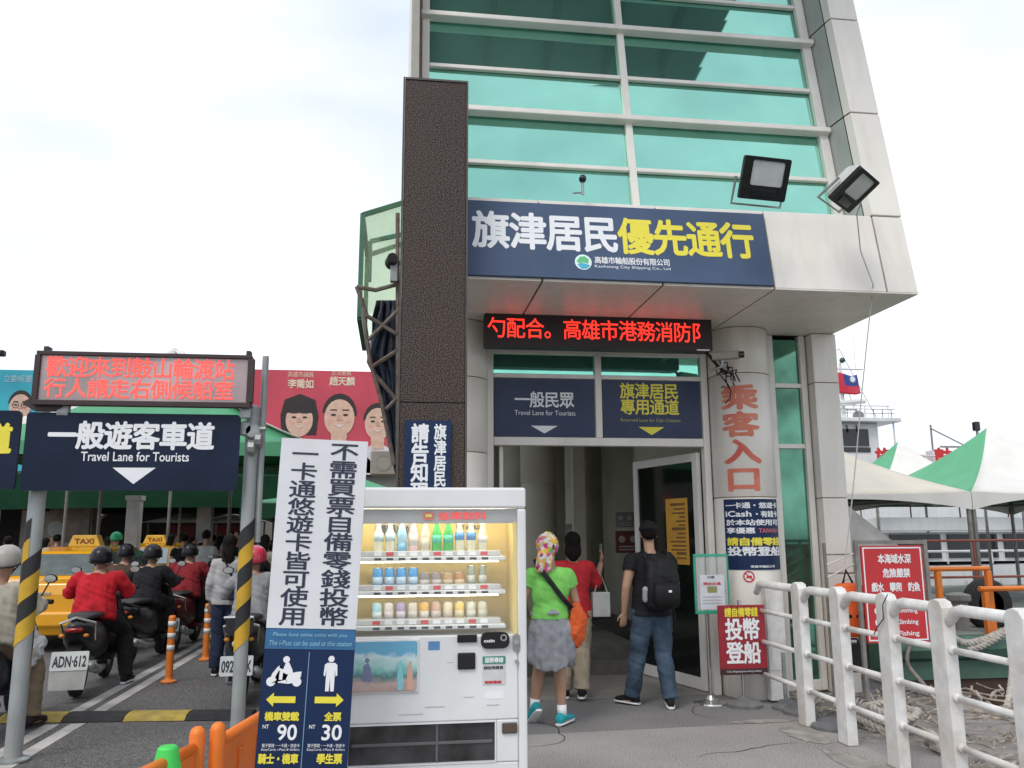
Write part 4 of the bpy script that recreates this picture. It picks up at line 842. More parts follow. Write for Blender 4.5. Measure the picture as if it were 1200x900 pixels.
# boarding sign on a round base
bs = thing('boarding_sign', 'dark red standing sign with white and yellow Chinese boarding text on a round grey base', 'sign', (3.265, 7.89, 0))
B().lathe([(0.17, 0), (0.17, 0.03), (0.15, 0.045), (0.06, 0.06), (0.04, 0.09)], (0, 0, 0), 24).build('base', gbase, bs)
B().tube([(0, 0, 0.07), (0, 0, 0.97)], 0.018, 10).build('post', chrome, bs)
B().box(-0.23, 0.235, -0.035, -0.018, 0.29, 0.925).build('board', mat('boarding_red', (0.30, 0.018, 0.03), 0.4), bs, bevel=0.003)
B().box(-0.23, 0.235, -0.0375, -0.0355, 0.292, 0.345).build('footer', mat('footer_dark', (0.05, 0.02, 0.02), 0.4), bs)
lettering('請自備零錢', -0.165, 0.165, 0.815, 0.90, -0.0365, yellowp, bs, 0.035)
lettering('投幣', -0.165, 0.175, 0.60, 0.80, -0.0365, whitep, bs, 0.03); lettering('登船', -0.165, 0.175, 0.385, 0.585, -0.0365, whitep, bs, 0.03)
lettering('City Shipping boarding notice', -0.17, 0.17, 0.31, 0.33, -0.039, whitep, bs, cjk=False)
ns = thing('notice_stand', 'chrome post stand holding a green edged clear frame with a white printed sheet', 'notice stand', (3.02, 8.10, 0))
B().lathe([(0.17, 0), (0.165, 0.012), (0.05, 0.035), (0.03, 0.07)], (0, 0, 0), 24).build('base', chrome, ns)
B().tube([(0, 0, 0.05), (0, 0, 1.0)], 0.02, 12).build('post', chrome, ns)
grn = mat('green_plastic_edge', (0.03, 0.38, 0.24), 0.35)
fm = (-0.13, 0.225, 0.83, 1.40)
for (a, c, d, e) in ((-0.13, 0.225, 1.375, 1.40), (-0.13, 0.225, 0.83, 0.86), (-0.13, -0.115, 0.861, 1.374), (0.212, 0.225, 0.861, 1.374)): B().box(a, c, -0.04, -0.02, d, e).build('frame_bar', grn, ns, bevel=0.003)
B().box(-0.114, 0.211, -0.032, -0.028, 0.861, 1.374).build('clear_sheet', mat('clear_sheet', (0.8, 0.85, 0.83), 0.05, trans=0.8), ns)
B().box(-0.075, 0.175, -0.036, -0.0325, 0.87, 1.20).build('paper', mat('paper_white', (0.68, 0.69, 0.72), 0.6), ns)
B().box(0.0, 0.10, -0.0375, -0.0365, 1.03, 1.09).build('print', mat('olive_block', (0.3, 0.3, 0.12), 0.6), ns)
lettering('請由此進', -0.04, 0.14, 1.10, 1.13, -0.0375, redp, ns, 0.02); lettering('公告', 0.0, 0.08, 1.165, 1.19, -0.0375, dk, ns, 0.02)
for z in (0.92, 0.95, 0.98): lettering('乘客須知事項請配合', -0.05, 0.15, z, z+0.015, -0.0375, mat('grey_print', (0.3, 0.3, 0.32)), ns)
# ================================================================ danger sign beyond the railing
dg_ = thing('danger_sign', 'red framed warning sign with white Chinese and English no swimming text behind the railing', 'sign', (4.70, 7.6, 0))
sred = mat('sign_red', (0.55, 0.03, 0.035), 0.4, 0, 0.06, 3, dirt=0.1)
B().prism(rrect(-0.315, 0.315, 0.58, 1.475, 0.015), 0, 0.02).build('board', sred, dg_, fix=True)
for q in ((-0.30, 0.30, 1.448, 1.46), (-0.30, 0.30, 0.598, 0.61), (-0.30, -0.288, 0.61, 1.448), (0.288, 0.30, 0.61, 1.448)): B().box(q[0], q[1], -0.003, -0.0005, q[2], q[3]).build('border', whitep, dg_)
gpost = mat('weathered_grey_post', (0.25, 0.24, 0.22), 0.7, 0.1, 0.15, 8, dirt=0.4)
for x in (-0.37, 0.34): B().box(x, x+0.035, 0.0, 0.035, 0, 1.53).build('post', gpost, dg_)
B().box(-0.334, 0.339, 0.0, 0.03, 1.49, 1.525).build('cross_bar', gpost, dg_)
lettering('本海域水深', -0.15, 0.19, 1.305, 1.395, -0.002, whitep, dg_, 0.03); lettering('危險嚴禁', -0.11, 0.17, 1.175, 1.26, -0.002, whitep, dg_, 0.03); lettering('戲水 攀爬 釣魚', -0.235, 0.26, 1.045, 1.13, -0.002, whitep, dg_, 0.03)
for z, s in ((0.84, 'No Swimming'), (0.735, 'No Climbing'), (0.63, 'No Fishing')):
    lettering(s, -0.12, 0.21, z, z+0.055, -0.002, whitep, dg_, 0.02, cjk=False)
    b = B(); ring(b, -0.19, z+0.03, 0.02, 0.036, -0.002, 18); b.prism([(-0.215, z+0.01), (-0.209, z+0.004), (-0.165, z+0.05), (-0.171, z+0.056)], -0.0035, -0.0022); b.build('prohibition_ring', whitep, dg_)
lv = thing('life_vest', 'bright orange life vest hanging beside the red warning sign', 'life vest', (4.33, 7.78, 0.62))
vo = mat('vest_orange', (0.75, 0.12, 0.02), 0.6, 0, 0.12, 8, bump=0.2)
b = B(); b.loft([[(x, y, z) for x, y in [(-w_*math.cos(R(a)), d*math.sin(R(a))) for a in range(0, 360, 30)]] for w_, d, z in ((0.15, 0.05, 0.0), (0.17, 0.07, 0.05), (0.17, 0.075, 0.35), (0.16, 0.06, 0.47), (0.10, 0.04, 0.5))]); b.build('padding', vo, lv, smooth=True)
B().box(-0.13, 0.13, -0.07, -0.06, 0.18, 0.21).build('belt', black, lv); B().tube([(-0.05, 0, 0.5), (0, 0.02, 0.62), (0.05, 0, 0.5)], 0.012, 6).build('hanging_loop', black, lv)
eb = thing('equipment_case', 'small black equipment case under the orange life vest', 'case', (4.34, 7.78, 0.30))
B().box(-0.13, 0.13, -0.06, 0.08, 0, 0.26).build('case_body', black, eb, bevel=0.02); B().tube([(-0.05, 0, 0.26), (-0.04, 0, 0.30), (0.04, 0, 0.30), (0.05, 0, 0.26)], 0.01, 6).build('handle', black, eb)
rk = thing('wire_rack', 'rusty white lattice rack behind the warning sign holding the vest', 'rack', (4.17, 7.90, 0))
for x in (0.0, 0.32): B().box(x, x+0.025, 0, 0.025, 0, 1.5).build('upright', gpost, rk)
for k in range(7): B().box(0.026, 0.319, 0.003, 0.018, 0.3+k*0.18, 0.315+k*0.18).build('crossbar', gpost, rk)
for k in range(3): B().tube([(0.02, 0, 1.05+k*0.12), (0.32, 0, 1.2+k*0.1)], 0.008, 5).build('lattice_wire', rail_w, rk)
# ================================================================ nets and ropes on the quay
netm = mat('dry_net_cord', (0.42, 0.37, 0.31), 0.9, 0, 0.3, 12)
random.seed(21)
b = B()
for k in range(230):
    x = random.uniform(3.75, 5.35); y = random.uniform(5.0, 8.1); L_ = random.uniform(0.25, 0.9); a = random.uniform(0, 6.28); n = 6; p = []
    hmax = 0.05+0.28*math.exp(-((x-4.7)/0.7)**2-((y-6.6)/1.0)**2); bend = random.uniform(-1.6, 1.6)
    z = random.uniform(0.01, hmax)
    for j in range(n):
        p.append((x, y, max(0.008, z+random.uniform(-0.03, 0.03)))); x += math.cos(a)*L_/n; y += math.sin(a)*L_/n; a += bend/n
        x = min(max(x, 3.62), 5.42)
    b.tube(p, random.choice((0.005, 0.007, 0.011)), 4)
o = b.build('net_pile', netm, None); tag(o, 'heap of dry tangled fishing net, cord and twigs on the quay beyond the railing', 'net pile', kind='stuff')
rope_m = mat('white_mooring_rope', (0.50, 0.46, 0.40), 0.85, 0, 0.15, 20, bump=0.4, bscale=50)
def twisted(b, pts, r, turns_per_m=9, strands=3, seg=6):
    P = [Vector(p) for p in pts]; Q = []
    for i in range(len(P)-1):
        n = max(2, int((P[i+1]-P[i]).length/0.022))
        for k in range(n): Q.append(P[i].lerp(P[i+1], k/n))
    Q.append(P[-1])
    for s in range(strands):
        out = []; dist = 0
        for i, q in enumerate(Q):
            d = (Q[min(i+1, len(Q)-1)]-Q[max(i-1, 0)]).normalized(); u = d.cross(Vector((0.3, 0.2, 1))).normalized(); w_ = d.cross(u)
            if i: dist += (Q[i]-Q[i-1]).length
            a = 2*math.pi*(dist*turns_per_m+s/strands); out.append(q+(u*math.cos(a)+w_*math.sin(a))*r*0.5)
        b.tube(out, r*0.56, seg)
def bez(p0, p1, p2, p3, n=14):
    o = []
    for i in range(n+1):
        t = i/n; o.append(Vector(p0)*(1-t)**3+Vector(p1)*3*t*(1-t)**2+Vector(p2)*3*t*t*(1-t)+Vector(p3)*t**3)
    return o
rp1 = thing('mooring_rope', 'thick twisted white mooring rope hanging steeply from the pontoon to the quay at the right', 'rope')
b = B(); twisted(b, bez(onY(1184, 735, 8.6), onY(1192, 790, 7.8), onY(1183, 830, 7.4), onY(1168, 862, 7.2)), 0.035); o = b.build('rope', rope_m, rp1, smooth=True)
rp2 = thing('mooring_rope', 'thick twisted rope lying in sagging loops along the green pontoon deck', 'rope')
b = B(); twisted(b, bez(onY(1112, 742, 9.1), onY(1130, 765, 9.1), onY(1150, 750, 9.1), onY(1182, 738, 9.0))+bez(onY(1182, 738, 9.0), onY(1150, 760, 9.05), onY(1130, 770, 9.1), onY(1118, 752, 9.15)), 0.045, 7); b.build('rope', rope_m, rp2, smooth=True)
rp3 = thing('rope_coil', 'fat pale rope coil lying on the quay behind the third railing post', 'rope')
b = B()
for k in range(3):
    c = Vector((4.02+0.03*k, 6.9-0.05*k, 0.05+0.05*k)); twisted(b, [c+Vector((0.16*math.cos(t/16*6.28), 0.28*math.sin(t/16*6.28), 0.02*math.sin(t))) for t in range(17)], 0.035, 7)
b.build('coil', rope_m, rp3, smooth=True)
rp4 = thing('mooring_rope', 'dark curved mooring rope running from the quay net heap to the pontoon', 'rope')
b = B(); twisted(b, bez((4.3, 6.4, 0.12), (4.5, 7.0, 0.5), (4.9, 8.0, 0.2), (5.9, 9.3, 0.35)), 0.02, 9); b.build('rope', mat('old_rope', (0.22, 0.19, 0.16), 0.9), rp4, smooth=True)
rp5 = thing('float', 'short stubby white rope float lying on the quay between the railing posts', 'float', (3.98, 6.0, 0.05))
B().tube([(0, 0, 0), (0.06, 0.16, 0.0), (0.1, 0.3, 0.02)], [0.05, 0.06, 0.045], 12, round_=True).build('float_body', rope_m, rp5, smooth=True)
twb = B(); twisted(twb, [(0.1, 0.33, 0.02), (0.18, 0.4, 0.0), (0.3, 0.42, 0.0)], 0.014); twb.build('cord', rope_m, rp5)
bd = thing('mooring_bollard', 'short grey iron mooring bollard post standing on the pontoon', 'bollard', (6.35, 9.5, 0.42))
B().lathe([(0.11, 0), (0.11, 0.32), (0.15, 0.36), (0.15, 0.42), (0.05, 0.45)], (0, 0, 0), 16).build('bollard_body', gpost, bd, smooth=False); B().lathe([(0.2, -0.0), (0.2, 0.02)], (0, 0, 0), 16).build('base_plate', gpost, bd)
bd2 = copy_tree(bd); bd2.location = (6.85, 9.75, 0.42); bd2['label'] = 'short grey iron bollard further right along the pontoon, inside the rope loops'; bd['group'] = bd2['group'] = 'bollards on the pontoon'
# ================================================================ green pontoon
pt = thing('pontoon', 'moored green steel pontoon with rounded edge and rust streaked side beyond the quay', 'pontoon', (0, 9.2, 0))
pg = mat('pontoon_green', (0.075, 0.17, 0.12), 0.55, 0, 0.2, 3, dirt=0.6, dirtcol=(0.12, 0.10, 0.07), streak=True)
pr_ = mat('rusty_hull', (0.10, 0.05, 0.035), 0.85, 0, 0.25, 3, dirt=0.5, dirtcol=(0.05, 0.06, 0.04), streak=True, bump=0.3)
prof = [(0.0, -0.05), (0.0, 0.15), (-0.10, 0.2), (-0.14, 0.29), (-0.10, 0.38), (0.0, 0.42), (0.0, 0.425)]
b = B(); b.loft([[(x, y, z) for y, z in prof]+[(x, 8.5, 0.425), (x, 8.5, -0.05)] for x in [5.62+0.9*i for i in range(18)]]); b.build('deck_edge', pg, pt, fix=True)
b = B(); b.loft([[(x, 0.03, -0.052), (x, 0.12, -1.6), (x, 8.4, -1.6), (x, 8.4, -0.052)] for x in (5.66, 13, 20.8)]); b.build('lower_hull', pr_, pt, fix=True)
B().box(5.66, 20.8, 0.05, 8.4, 0.4255, 0.432).build('deck', mat('deck_grey_green', (0.22, 0.25, 0.21), 0.8, 0, 0.2, 2, dirt=0.4), pt)
for k in range(6): B().box(6.2+k*1.6, 6.28+k*1.6, -0.03, 0.02, -1.0, 0.16).build('hull_rib', pg, pt)
orr = thing('orange_railing', 'bright orange pipe railing with square posts on the pontoon edge', 'railing', (0, 9.35, 0.43))
om = mat('orange_paint', (0.78, 0.20, 0.02), 0.45, 0, 0.06, 4, dirt=0.3)
za = onY(1085, 667, 9.35).z-0.43; xa = onY(1090, 668, 9.35).x; xb = onY(1157, 668, 9.35).x
B().tube([(xa-0.25, 0, za), (xb+0.02, 0, za)], 0.028, 8).build('rail', om, orr)
for x in (xa+0.09, xb): B().box(x-0.032, x+0.032, -0.032, 0.032, 0, za-0.029).build('post', om, orr, bevel=0.008)
zb = onY(1170, 690, 9.2).z-0.43
B().tube([(xb-0.22, -0.12, zb), (xb+1.6, -0.12, zb)], 0.03, 8).build('rail', om, orr)
for x in (xb-0.15, xb+1.5): B().box(x-0.03, x+0.03, -0.15, -0.09, 0, zb-0.031).build('post', om, orr)
rr = thing('thin_railing', 'thin rusty red pipe railing further back along the pontoon', 'railing', (0, 11.0, 0.43))
rm_ = mat('rust_red_pipe', (0.25, 0.07, 0.05), 0.6)
for z in (0.55, 1.05): B().tube([(7.2, 0, z), (14, 0, z)], 0.018, 6).build('rail', rm_, rr)
for k in range(9): B().tube([(7.2+0.85*k, 0, 0), (7.2+0.85*k, 0, 1.05)], 0.018, 6).build('post', rm_, rr)
for k, (x, y) in enumerate(((7.35, 9.9), (8.35, 9.9), (9.1, 10.2))):
    t = thing('tyre_fender', ('black rubber tyre standing on the pontoon behind the orange rail', 'black tyre lying against the tent leg on the pontoon', 'black tyre at the right picture edge on the pontoon')[k], 'tyre', (x, y, 0.43+0.28), group='tyres on the pontoon')
    B().lathe([(0.17, -0.08), (0.26, -0.10), (0.31, -0.05), (0.32, 0), (0.31, 0.05), (0.26, 0.10), (0.17, 0.08), (0.16, 0.0), (0.17, -0.08)], (0, 0, 0), 24, axis='y').build('tyre', rubber, t, smooth=True)
    B().lathe([(0.13, -0.05), (0.16, -0.05), (0.16, 0.05), (0.13, 0.05), (0.13, -0.05)], (0, 0, 0), 20, axis='y').build('rim', steel, t)
bx = thing('wooden_crate', 'small brown slatted crate on the pontoon behind the orange rail', 'crate', (7.15, 11.6, 0.43))
wdm = mat('crate_wood', (0.22, 0.13, 0.07), 0.8, 0, 0.2, 8)
for k in range(4):
    B().box(-0.25, 0.25, -0.2, -0.18, 0.06+k*0.16, 0.18+k*0.16).build('slat', wdm, bx)
for x in (-0.25, 0.22): B().box(x, x+0.03, -0.179, 0.2, 0, 0.7).build('corner_post', wdm, bx)
# ================================================================ marquee tents
tw = mat('tent_white', (0.74, 0.72, 0.67), 0.7, 0, 0.04, 2, dirt=0.12, dirtcol=(0.5, 0.42, 0.33))
tcream = mat('tent_cream', (0.74, 0.68, 0.57), 0.7, 0, 0.05, 2, dirt=0.15, dirtcol=(0.55, 0.45, 0.33))
tg = mat('tent_green', (0.10, 0.40, 0.20), 0.6, 0, 0.05, 2)
tgd = mat('tent_green_lining', (0.03, 0.20, 0.08), 0.7, 0, 0.05, 2)
def tent(label, cx, cy, hx, hy, ze, zp, roofs, zfloor, val=0.28, legs=(0, 1, 2, 3), arc=0.16, group='marquee tents'):
    t = thing('marquee_tent', label, 'tent', (cx, cy, zfloor), group=group); ze -= zfloor; zp -= zfloor
    cs = [(-hx, -hy), (hx, -hy), (hx, hy), (-hx, hy)]; N = 12
    for s in range(4):
        a, c = cs[s], cs[(s+1) % 4]; b = B(); g = []
        for i in range(N+1):
            f = i/N; row = []
            for k in range(N+1):
                e = k/N; X = (a[0]*(1-e)+c[0]*e)*(1-f); Y = (a[1]*(1-e)+c[1]*e)*(1-f)
                z = ze+(zp-ze)*(0.62*f+0.38*f**2.6) - 0.05*math.sin(math.pi*e)*(1-f); row.append((X, Y, z))
            g.append(row)
        vs = [p for r in g for p in r]; M_ = N+1
        b.add(vs, [(i*M_+k, i*M_+k+1, (i+1)*M_+k+1, (i+1)*M_+k) for i in range(N) for k in range(N)])
        o = b.build('roof_panel', [roofs[s], tgd], t, smooth=True); md = o.modifiers.new('s', 'SOLIDIFY'); md.thickness = 0.012; md.offset = -1; md.material_offset = 1
        b = B(); r0 = []; r1 = []
        for k in range(M_):
            e = k/N; X = (a[0]*(1-e)+c[0]*e); Y = (a[1]*(1-e)+c[1]*e); zz_ = ze-0.05*math.sin(math.pi*e)
            r0.append((X*1.001, Y*1.001, zz_)); r1.append((X*1.001, Y*1.001, ze-val+arc*math.sin(math.pi*e)**0.8))
        b.add(r0+r1, [(k, k+1, k+1+M_, k+M_) for k in range(N)])
        o = b.build('valance', [tw if s != 3 and roofs[0] is not MATS.get('market_green') else roofs[s], tw if s != 3 and roofs[0] is not MATS.get('market_green') else roofs[s]], t, smooth=False); md = o.modifiers.new('s', 'SOLIDIFY'); md.thickness = 0.01; md.material_offset = 1; md.offset = -1
    for s in legs:
        x, y = cs[s]; B().tube([(x*0.985, y*0.985, 0), (x*0.985, y*0.985, ze-0.02)], 0.035, 8).build('leg', gpost, t)
    for s in range(4):
        a, c = cs[s], cs[(s+1) % 4]; B().tube([(a[0]*0.98, a[1]*0.98, ze-0.09), (c[0]*0.98, c[1]*0.98, ze-0.09)], 0.02, 6).build('crossbar', gpost, t)
    return t
tent('cream marquee tent right beside the building corner with drooping right slope', 6.83, 14.0, 1.98, 2.0, 2.22, 3.60, (tcream, tcream, tw, tw), 0.43)
tent('tall white marquee tent with a green left side at the right picture edge', 10.82, 14.1, 1.95, 2.05, 2.22, 3.50, (tw, tw, tw, tg), 0.43, arc=0.22)
tent('small far white marquee tent with green flank between the two nearer tents', 13.0, 20.3, 1.9, 1.9, 2.5, 3.95, (tw, tw, tw, tg), 0.43, val=0.2)
st2 = thing('grey_tarp_tent', 'low grey tarpaulin tent peak behind the red warning sign', 'tent', (5.95, 10.6, 0.43))
b = B(); b.add([(0, 0, 1.55), (-0.75, -0.5, 0.7), (0.85, -0.5, 0.65), (0.9, 0.8, 0.7), (-0.7, 0.8, 0.7)], [(0, 1, 2), (0, 2, 3), (0, 3, 4), (0, 4, 1)]); o = b.build('tarp', mat('grey_tarp', (0.40, 0.38, 0.35), 0.8, 0, 0.15, 3, dirt=0.3), st2)
md = o.modifiers.new('s', 'SOLIDIFY'); md.thickness = 0.01
B().tube([(0, 0, 0), (0, 0, 1.6)], 0.02, 6).build('pole', gpost, st2)
lmp = thing('dock_lamp', 'small black floodlight on a thin mast above the far tents', 'lamp', (12.2, 16.5, 0.4))
zt = onY(1145, 505, 16.5); lmp.location = (zt.x, 16.5, 0.4)
B().tube([(0, 0, 0), (0, 0, zt.z-0.4)], 0.03, 6).build('mast', gpost, lmp); B().box(-0.07, 0.05, -0.06, 0.06, zt.z-0.4, zt.z-0.2).build('lamp_head', gloss_black, lmp, bevel=0.02); B().tube([(-0.9, 0, zt.z-0.75), (0, 0, zt.z-0.75)], 0.02, 5).build('arm', gpost, lmp)
# ================================================================ white excursion boat
bw = mat('boat_white', (0.72, 0.73, 0.73), 0.4, 0, 0.05, 1, dirt=0.2, dirtcol=(0.4, 0.38, 0.35), streak=True)
dw = mat('dark_window', (0.02, 0.025, 0.03), 0.1, 0, 0.1)
eb2 = thing('excursion_boat', 'long white passenger boat with dark window band moored behind the tents', 'boat', (0, 18.6, 0))
b = B(); b.loft([[(9.6, 0.5, -1.5), (9.3, 0.2, 0.85), (9.3, 4.2, 0.85), (9.6, 4, -1.5)], [(13, 0.1, -1.5), (13, 0, 0.8), (13, 4.5, 0.8), (13, 4.4, -1.5)], [(24, 0.1, -1.5), (24, 0, 0.95), (24, 4.5, 0.95), (24, 4.4, -1.5)]]); b.build('hull', bw, eb2, fix=True)
B().box(10.0, 24, 0.45, 4.0, 0.90, 1.60).build('saloon', bw, eb2); B().box(9.5, 24.3, 0.2, 4.2, 1.62, 1.95).build('roof', bw, eb2, bevel=0.03)
for k in range(9): B().box(10.25+k*1.5, 11.55+k*1.5, 0.40, 0.448, 0.98, 1.55).build('window', dw, eb2)
for z in (0.98,): B().tube([(9.4, 0.05, 1.15), (24, 0.05, 1.15)], 0.03, 6).build('rail', bw, eb2)
for k in range(13): B().tube([(9.5+k*1.15, 0.05, 0.86), (9.5+k*1.15, 0.05, 1.15)], 0.022, 5).build('stanchion', bw, eb2)
for k in range(10): B().tube([(9.8+k*1.3, 0.5, 1.94), (9.8+k*1.3, 0.5, 2.35)], 0.018, 5).build('roof_stanchion', rm_, eb2)
B().tube([(9.8, 0.5, 2.35), (21.6, 0.5, 2.35)], 0.02, 5).build('roof_rail', rm_, eb2)
for k in range(4): B().prism([(0, 0), (0.25, 0), (0.13, 0.4)], 0, 0.01).build('hull_mark', mat('pale_mark', (0.5, 0.5, 0.52)), eb2, fix=True).location = (13.2+0.45*k, -0.02, 0.1)
# ================================================================ ferry with bridge, mast and flag
fe = thing('ferry', 'large white ferry with wheelhouse, railings and mast behind the tents', 'ferry', (0, 40, -0.95))
B().box(17, 52, 0, 9, -1.4, 4.3).build('hull', bw, fe); B().box(19, 52, 0.4, 8.6, 4.31, 5.35).build('upper_deck', bw, fe)
zr = 8.35
B().box(19.4, 25.3, 1.2, 6, 5.36, 8.28).build('wheelhouse', bw, fe, bevel=0.05)
b = B(); b.box(18.6, 26.3, 0.6, 6.6, 8.29, 8.50); b.build('wheelhouse_roof', bw, fe, bevel=0.03)
for x0, x1 in ((20.9, 22.2), (22.65, 24.7)): B().box(x0, x1, 1.15, 1.198, 7.05, 7.95).build('window', dw, fe)
B().box(22.9, 24.75, 1.15, 1.198, 6.72, 6.98).build('window', dw, fe)
for k in range(3): B().tube([(22.9+0.55*k, 1.1, 8.15), (23.0+0.55*k, 1.1, 7.75)], 0.035, 5).build('wiper', black, fe)
for z in (5.9, 6.45): B().tube([(25.3, 0.3, z), (50, 0.3, z)], 0.04, 5).build('rail', bw, fe)
for k in range(16): B().tube([(25.8+1.55*k, 0.3, 5.35), (25.8+1.55*k, 0.3, 6.45)], 0.04, 5).build('stanchion', bw, fe)
for k in range(6): B().tube([(19.2+1.3*k, 0.8, 8.5), (19.2+1.3*k, 0.8, 9.15)], 0.03, 5).build('stanchion', bw, fe)
B().tube([(19.0, 0.8, 9.15), (25.8, 0.8, 9.15)], 0.035, 5).build('rail', bw, fe)
B().tube([(26.0, 0.9, 5.4), (26.0, 0.9, 8.3)], 0.05, 5).build('ladder_post', bw, fe)
mxp = onY(986, 450, 42).x
B().tube([(mxp, 2, 8.4), (mxp, 2, 11.7)], [0.13, 0.08], 8).build('mast', bw, fe)
for z, l in ((11.35, 1.3), (10.0, 0.9), (9.1, 0.8)): B().tube([(mxp-l, 2, z), (mxp+l, 2, z)], 0.05, 6).build('mast_arm', bw, fe)
B().tube([(mxp-0.4, 1.7, 9.4), (mxp+1.1, 1.7, 9.55)], 0.14, 8).build('radar', bw, fe)
for q in ((mxp+0.7, 10.0), (mxp+0.55, 9.35), (mxp+0.1, 11.7)): B().sph((q[0], 1.9, q[1]+0.12), 0.16, 10, 6).build('mast_lamp', mat('dark_green_lamp', (0.03, 0.08, 0.07), 0.4), fe)
for x in (mxp-0.9, mxp+0.9): B().tube([(x, 2, 11.3), (x, 2, 13.2)], 0.02, 4).build('aerial', bw, fe)
B().sph((25.0, 2.5, 8.85), 0.3, 12, 8).build('searchlight', mat('search_grey', (0.3, 0.3, 0.3)), fe)
for ch, px_ in (('旗', 1037), ('鼓', 1106)):
    q = onY(px_, 537, 39.6); lettering(ch, q.x-0.5, q.x+0.5, q.z+0.95-0.5, q.z+0.95+0.5, -0.4, redp, fe, 0.05)
B().box(31.0, 32.6, 1.0, 3, 5.36, 6.9).build('vent_housing', mat('vent_grey', (0.35, 0.36, 0.36)), fe, bevel=0.1); B().box(29.0, 30.4, 1.0, 2, 5.36, 6.2).build('life_raft', bw, fe, bevel=0.3)
for k in range(5): B().box(28.0+k*0.4, 28.3+k*0.4, 0.8, 1.2, 5.36, 5.9).build('seat', redp, fe)
for (xa_, za_, xb_, zb2_) in ((mxp, 12.5, 19.5, 8.6), (mxp, 12.5, 25.8, 8.6), (mxp, 11.3, 24.5, 9.2), (mxp-1.2, 11.35, 20.5, 9.15)): B().tube([(xa_, 2, za_), (xb_, 2, zb2_)], 0.018, 4).build('rigging_wire', gpost, fe)
for k in range(9): B().tube([(22.0+0.5*k, 1.0, 8.5), (22.0+0.5*k, 1.0, 9.0)], 0.022, 4).build('stanchion', gpost, fe)
for z in (8.78, 9.0): B().tube([(21.5, 1.0, z), (26.2, 1.0, z)], 0.022, 4).build('rail', gpost, fe)
for k in range(6): B().box(26.4+k*0.75, 26.7+k*0.75, 0.6, 1.2, 5.36, 6.3+0.25*(k % 3)).build('deck_fitting', (gpost, redp, bw)[k % 3], fe)
B().tube([(28.2, 1, 5.36), (28.2, 1, 8.2)], 0.05, 5).tube([(28.2, 1, 8.0), (30.5, 1, 6.9)], 0.035, 5).build('derrick', gpost, fe)
fl = thing('flag', 'red flag with blue canton and white sun flying from the ferry mast', 'flag', (mxp-0.9, 41.9, 8.95))
b = B(); N = 12
def fpt(u, v): return tuple(0.78*q for q in fpt_(u, v))
def fpt_(u, v): return (-0.15+u*2.55-0.15*v, -0.3+0.22*math.sin(u*7+v), v*1.25+0.12*math.sin(u*6.5)+0.25*u*(0.35-v*0.45)+(0.2 if v > 0.5 else 0.0))
b.add([fpt(u/N, v/8) for v in range(9) for u in range(N+1)], [(v*(N+1)+u, v*(N+1)+u+1, (v+1)*(N+1)+u+1, (v+1)*(N+1)+u) for v in range(8) for u in range(N)])
b.mi = [1 if (v >= 4 and u >= 6) else 0 for v in range(8) for u in range(N)]
o = b.build('cloth', [mat('flag_red', (0.62, 0.03, 0.06), 0.6), mat('flag_blue', (0.03, 0.06, 0.28), 0.6)], fl, smooth=True); md = o.modifiers.new('s', 'SOLIDIFY'); md.thickness = 0.02
c0 = Vector(fpt(0.75, 0.75)); B().prism([(c0.x+(0.2 if k % 2 else 0.11)*math.cos(k*math.pi/12), c0.z+(0.2 if k % 2 else 0.11)*math.sin(k*math.pi/12)) for k in range(24)], c0.y-0.12, c0.y-0.08).build('sun_emblem', whitep, fl, fix=True)
# ================================================================ people
V = Vector
def fabric(n, c, r=0.85): return mat('cloth_'+n, c, r, 0, 0.14, 7, bump=0.15, bscale=60, spec=0.25)
def lerp(a, b, t): return V(a)*(1-t)+V(b)*t
def hand(b, wr, d, side, curl=0.5, s=1.0):
    wr = V(wr); d = V(d).normalized(); lat = d.cross(V((0, 0, 1)));
    if lat.length < 0.2: lat = V((0, 1, 0))
    lat.normalize(); n = lat.cross(d).normalized()
    b.tube([wr-d*0.01, wr+d*0.04*s, wr+d*0.085*s], [(0.026, 0.017), (0.040, 0.017), (0.038, 0.014)], 10, lat=lat, round_=True)
    for k, (o, l) in enumerate(((-0.030, 0.060), (-0.010, 0.072), (0.010, 0.068), (0.028, 0.054))):
        p0 = wr+d*0.078*s+lat*o; p1 = p0+d*l*0.5; p2 = p1+(d*math.cos(curl*1.4)-n*math.sin(curl*1.4)*side)*l*0.55
        b.tube([p0, p1, p2], [0.010, 0.0095, 0.008], 6, round_=True)
    p0 = wr+d*0.02+lat*-0.03*1; p1 = p0-lat*0.028+d*0.03; p2 = p1+d*0.03-lat*0.004
    b.tube([p0, p1, p2], [0.012, 0.010, 0.008], 6, round_=True)
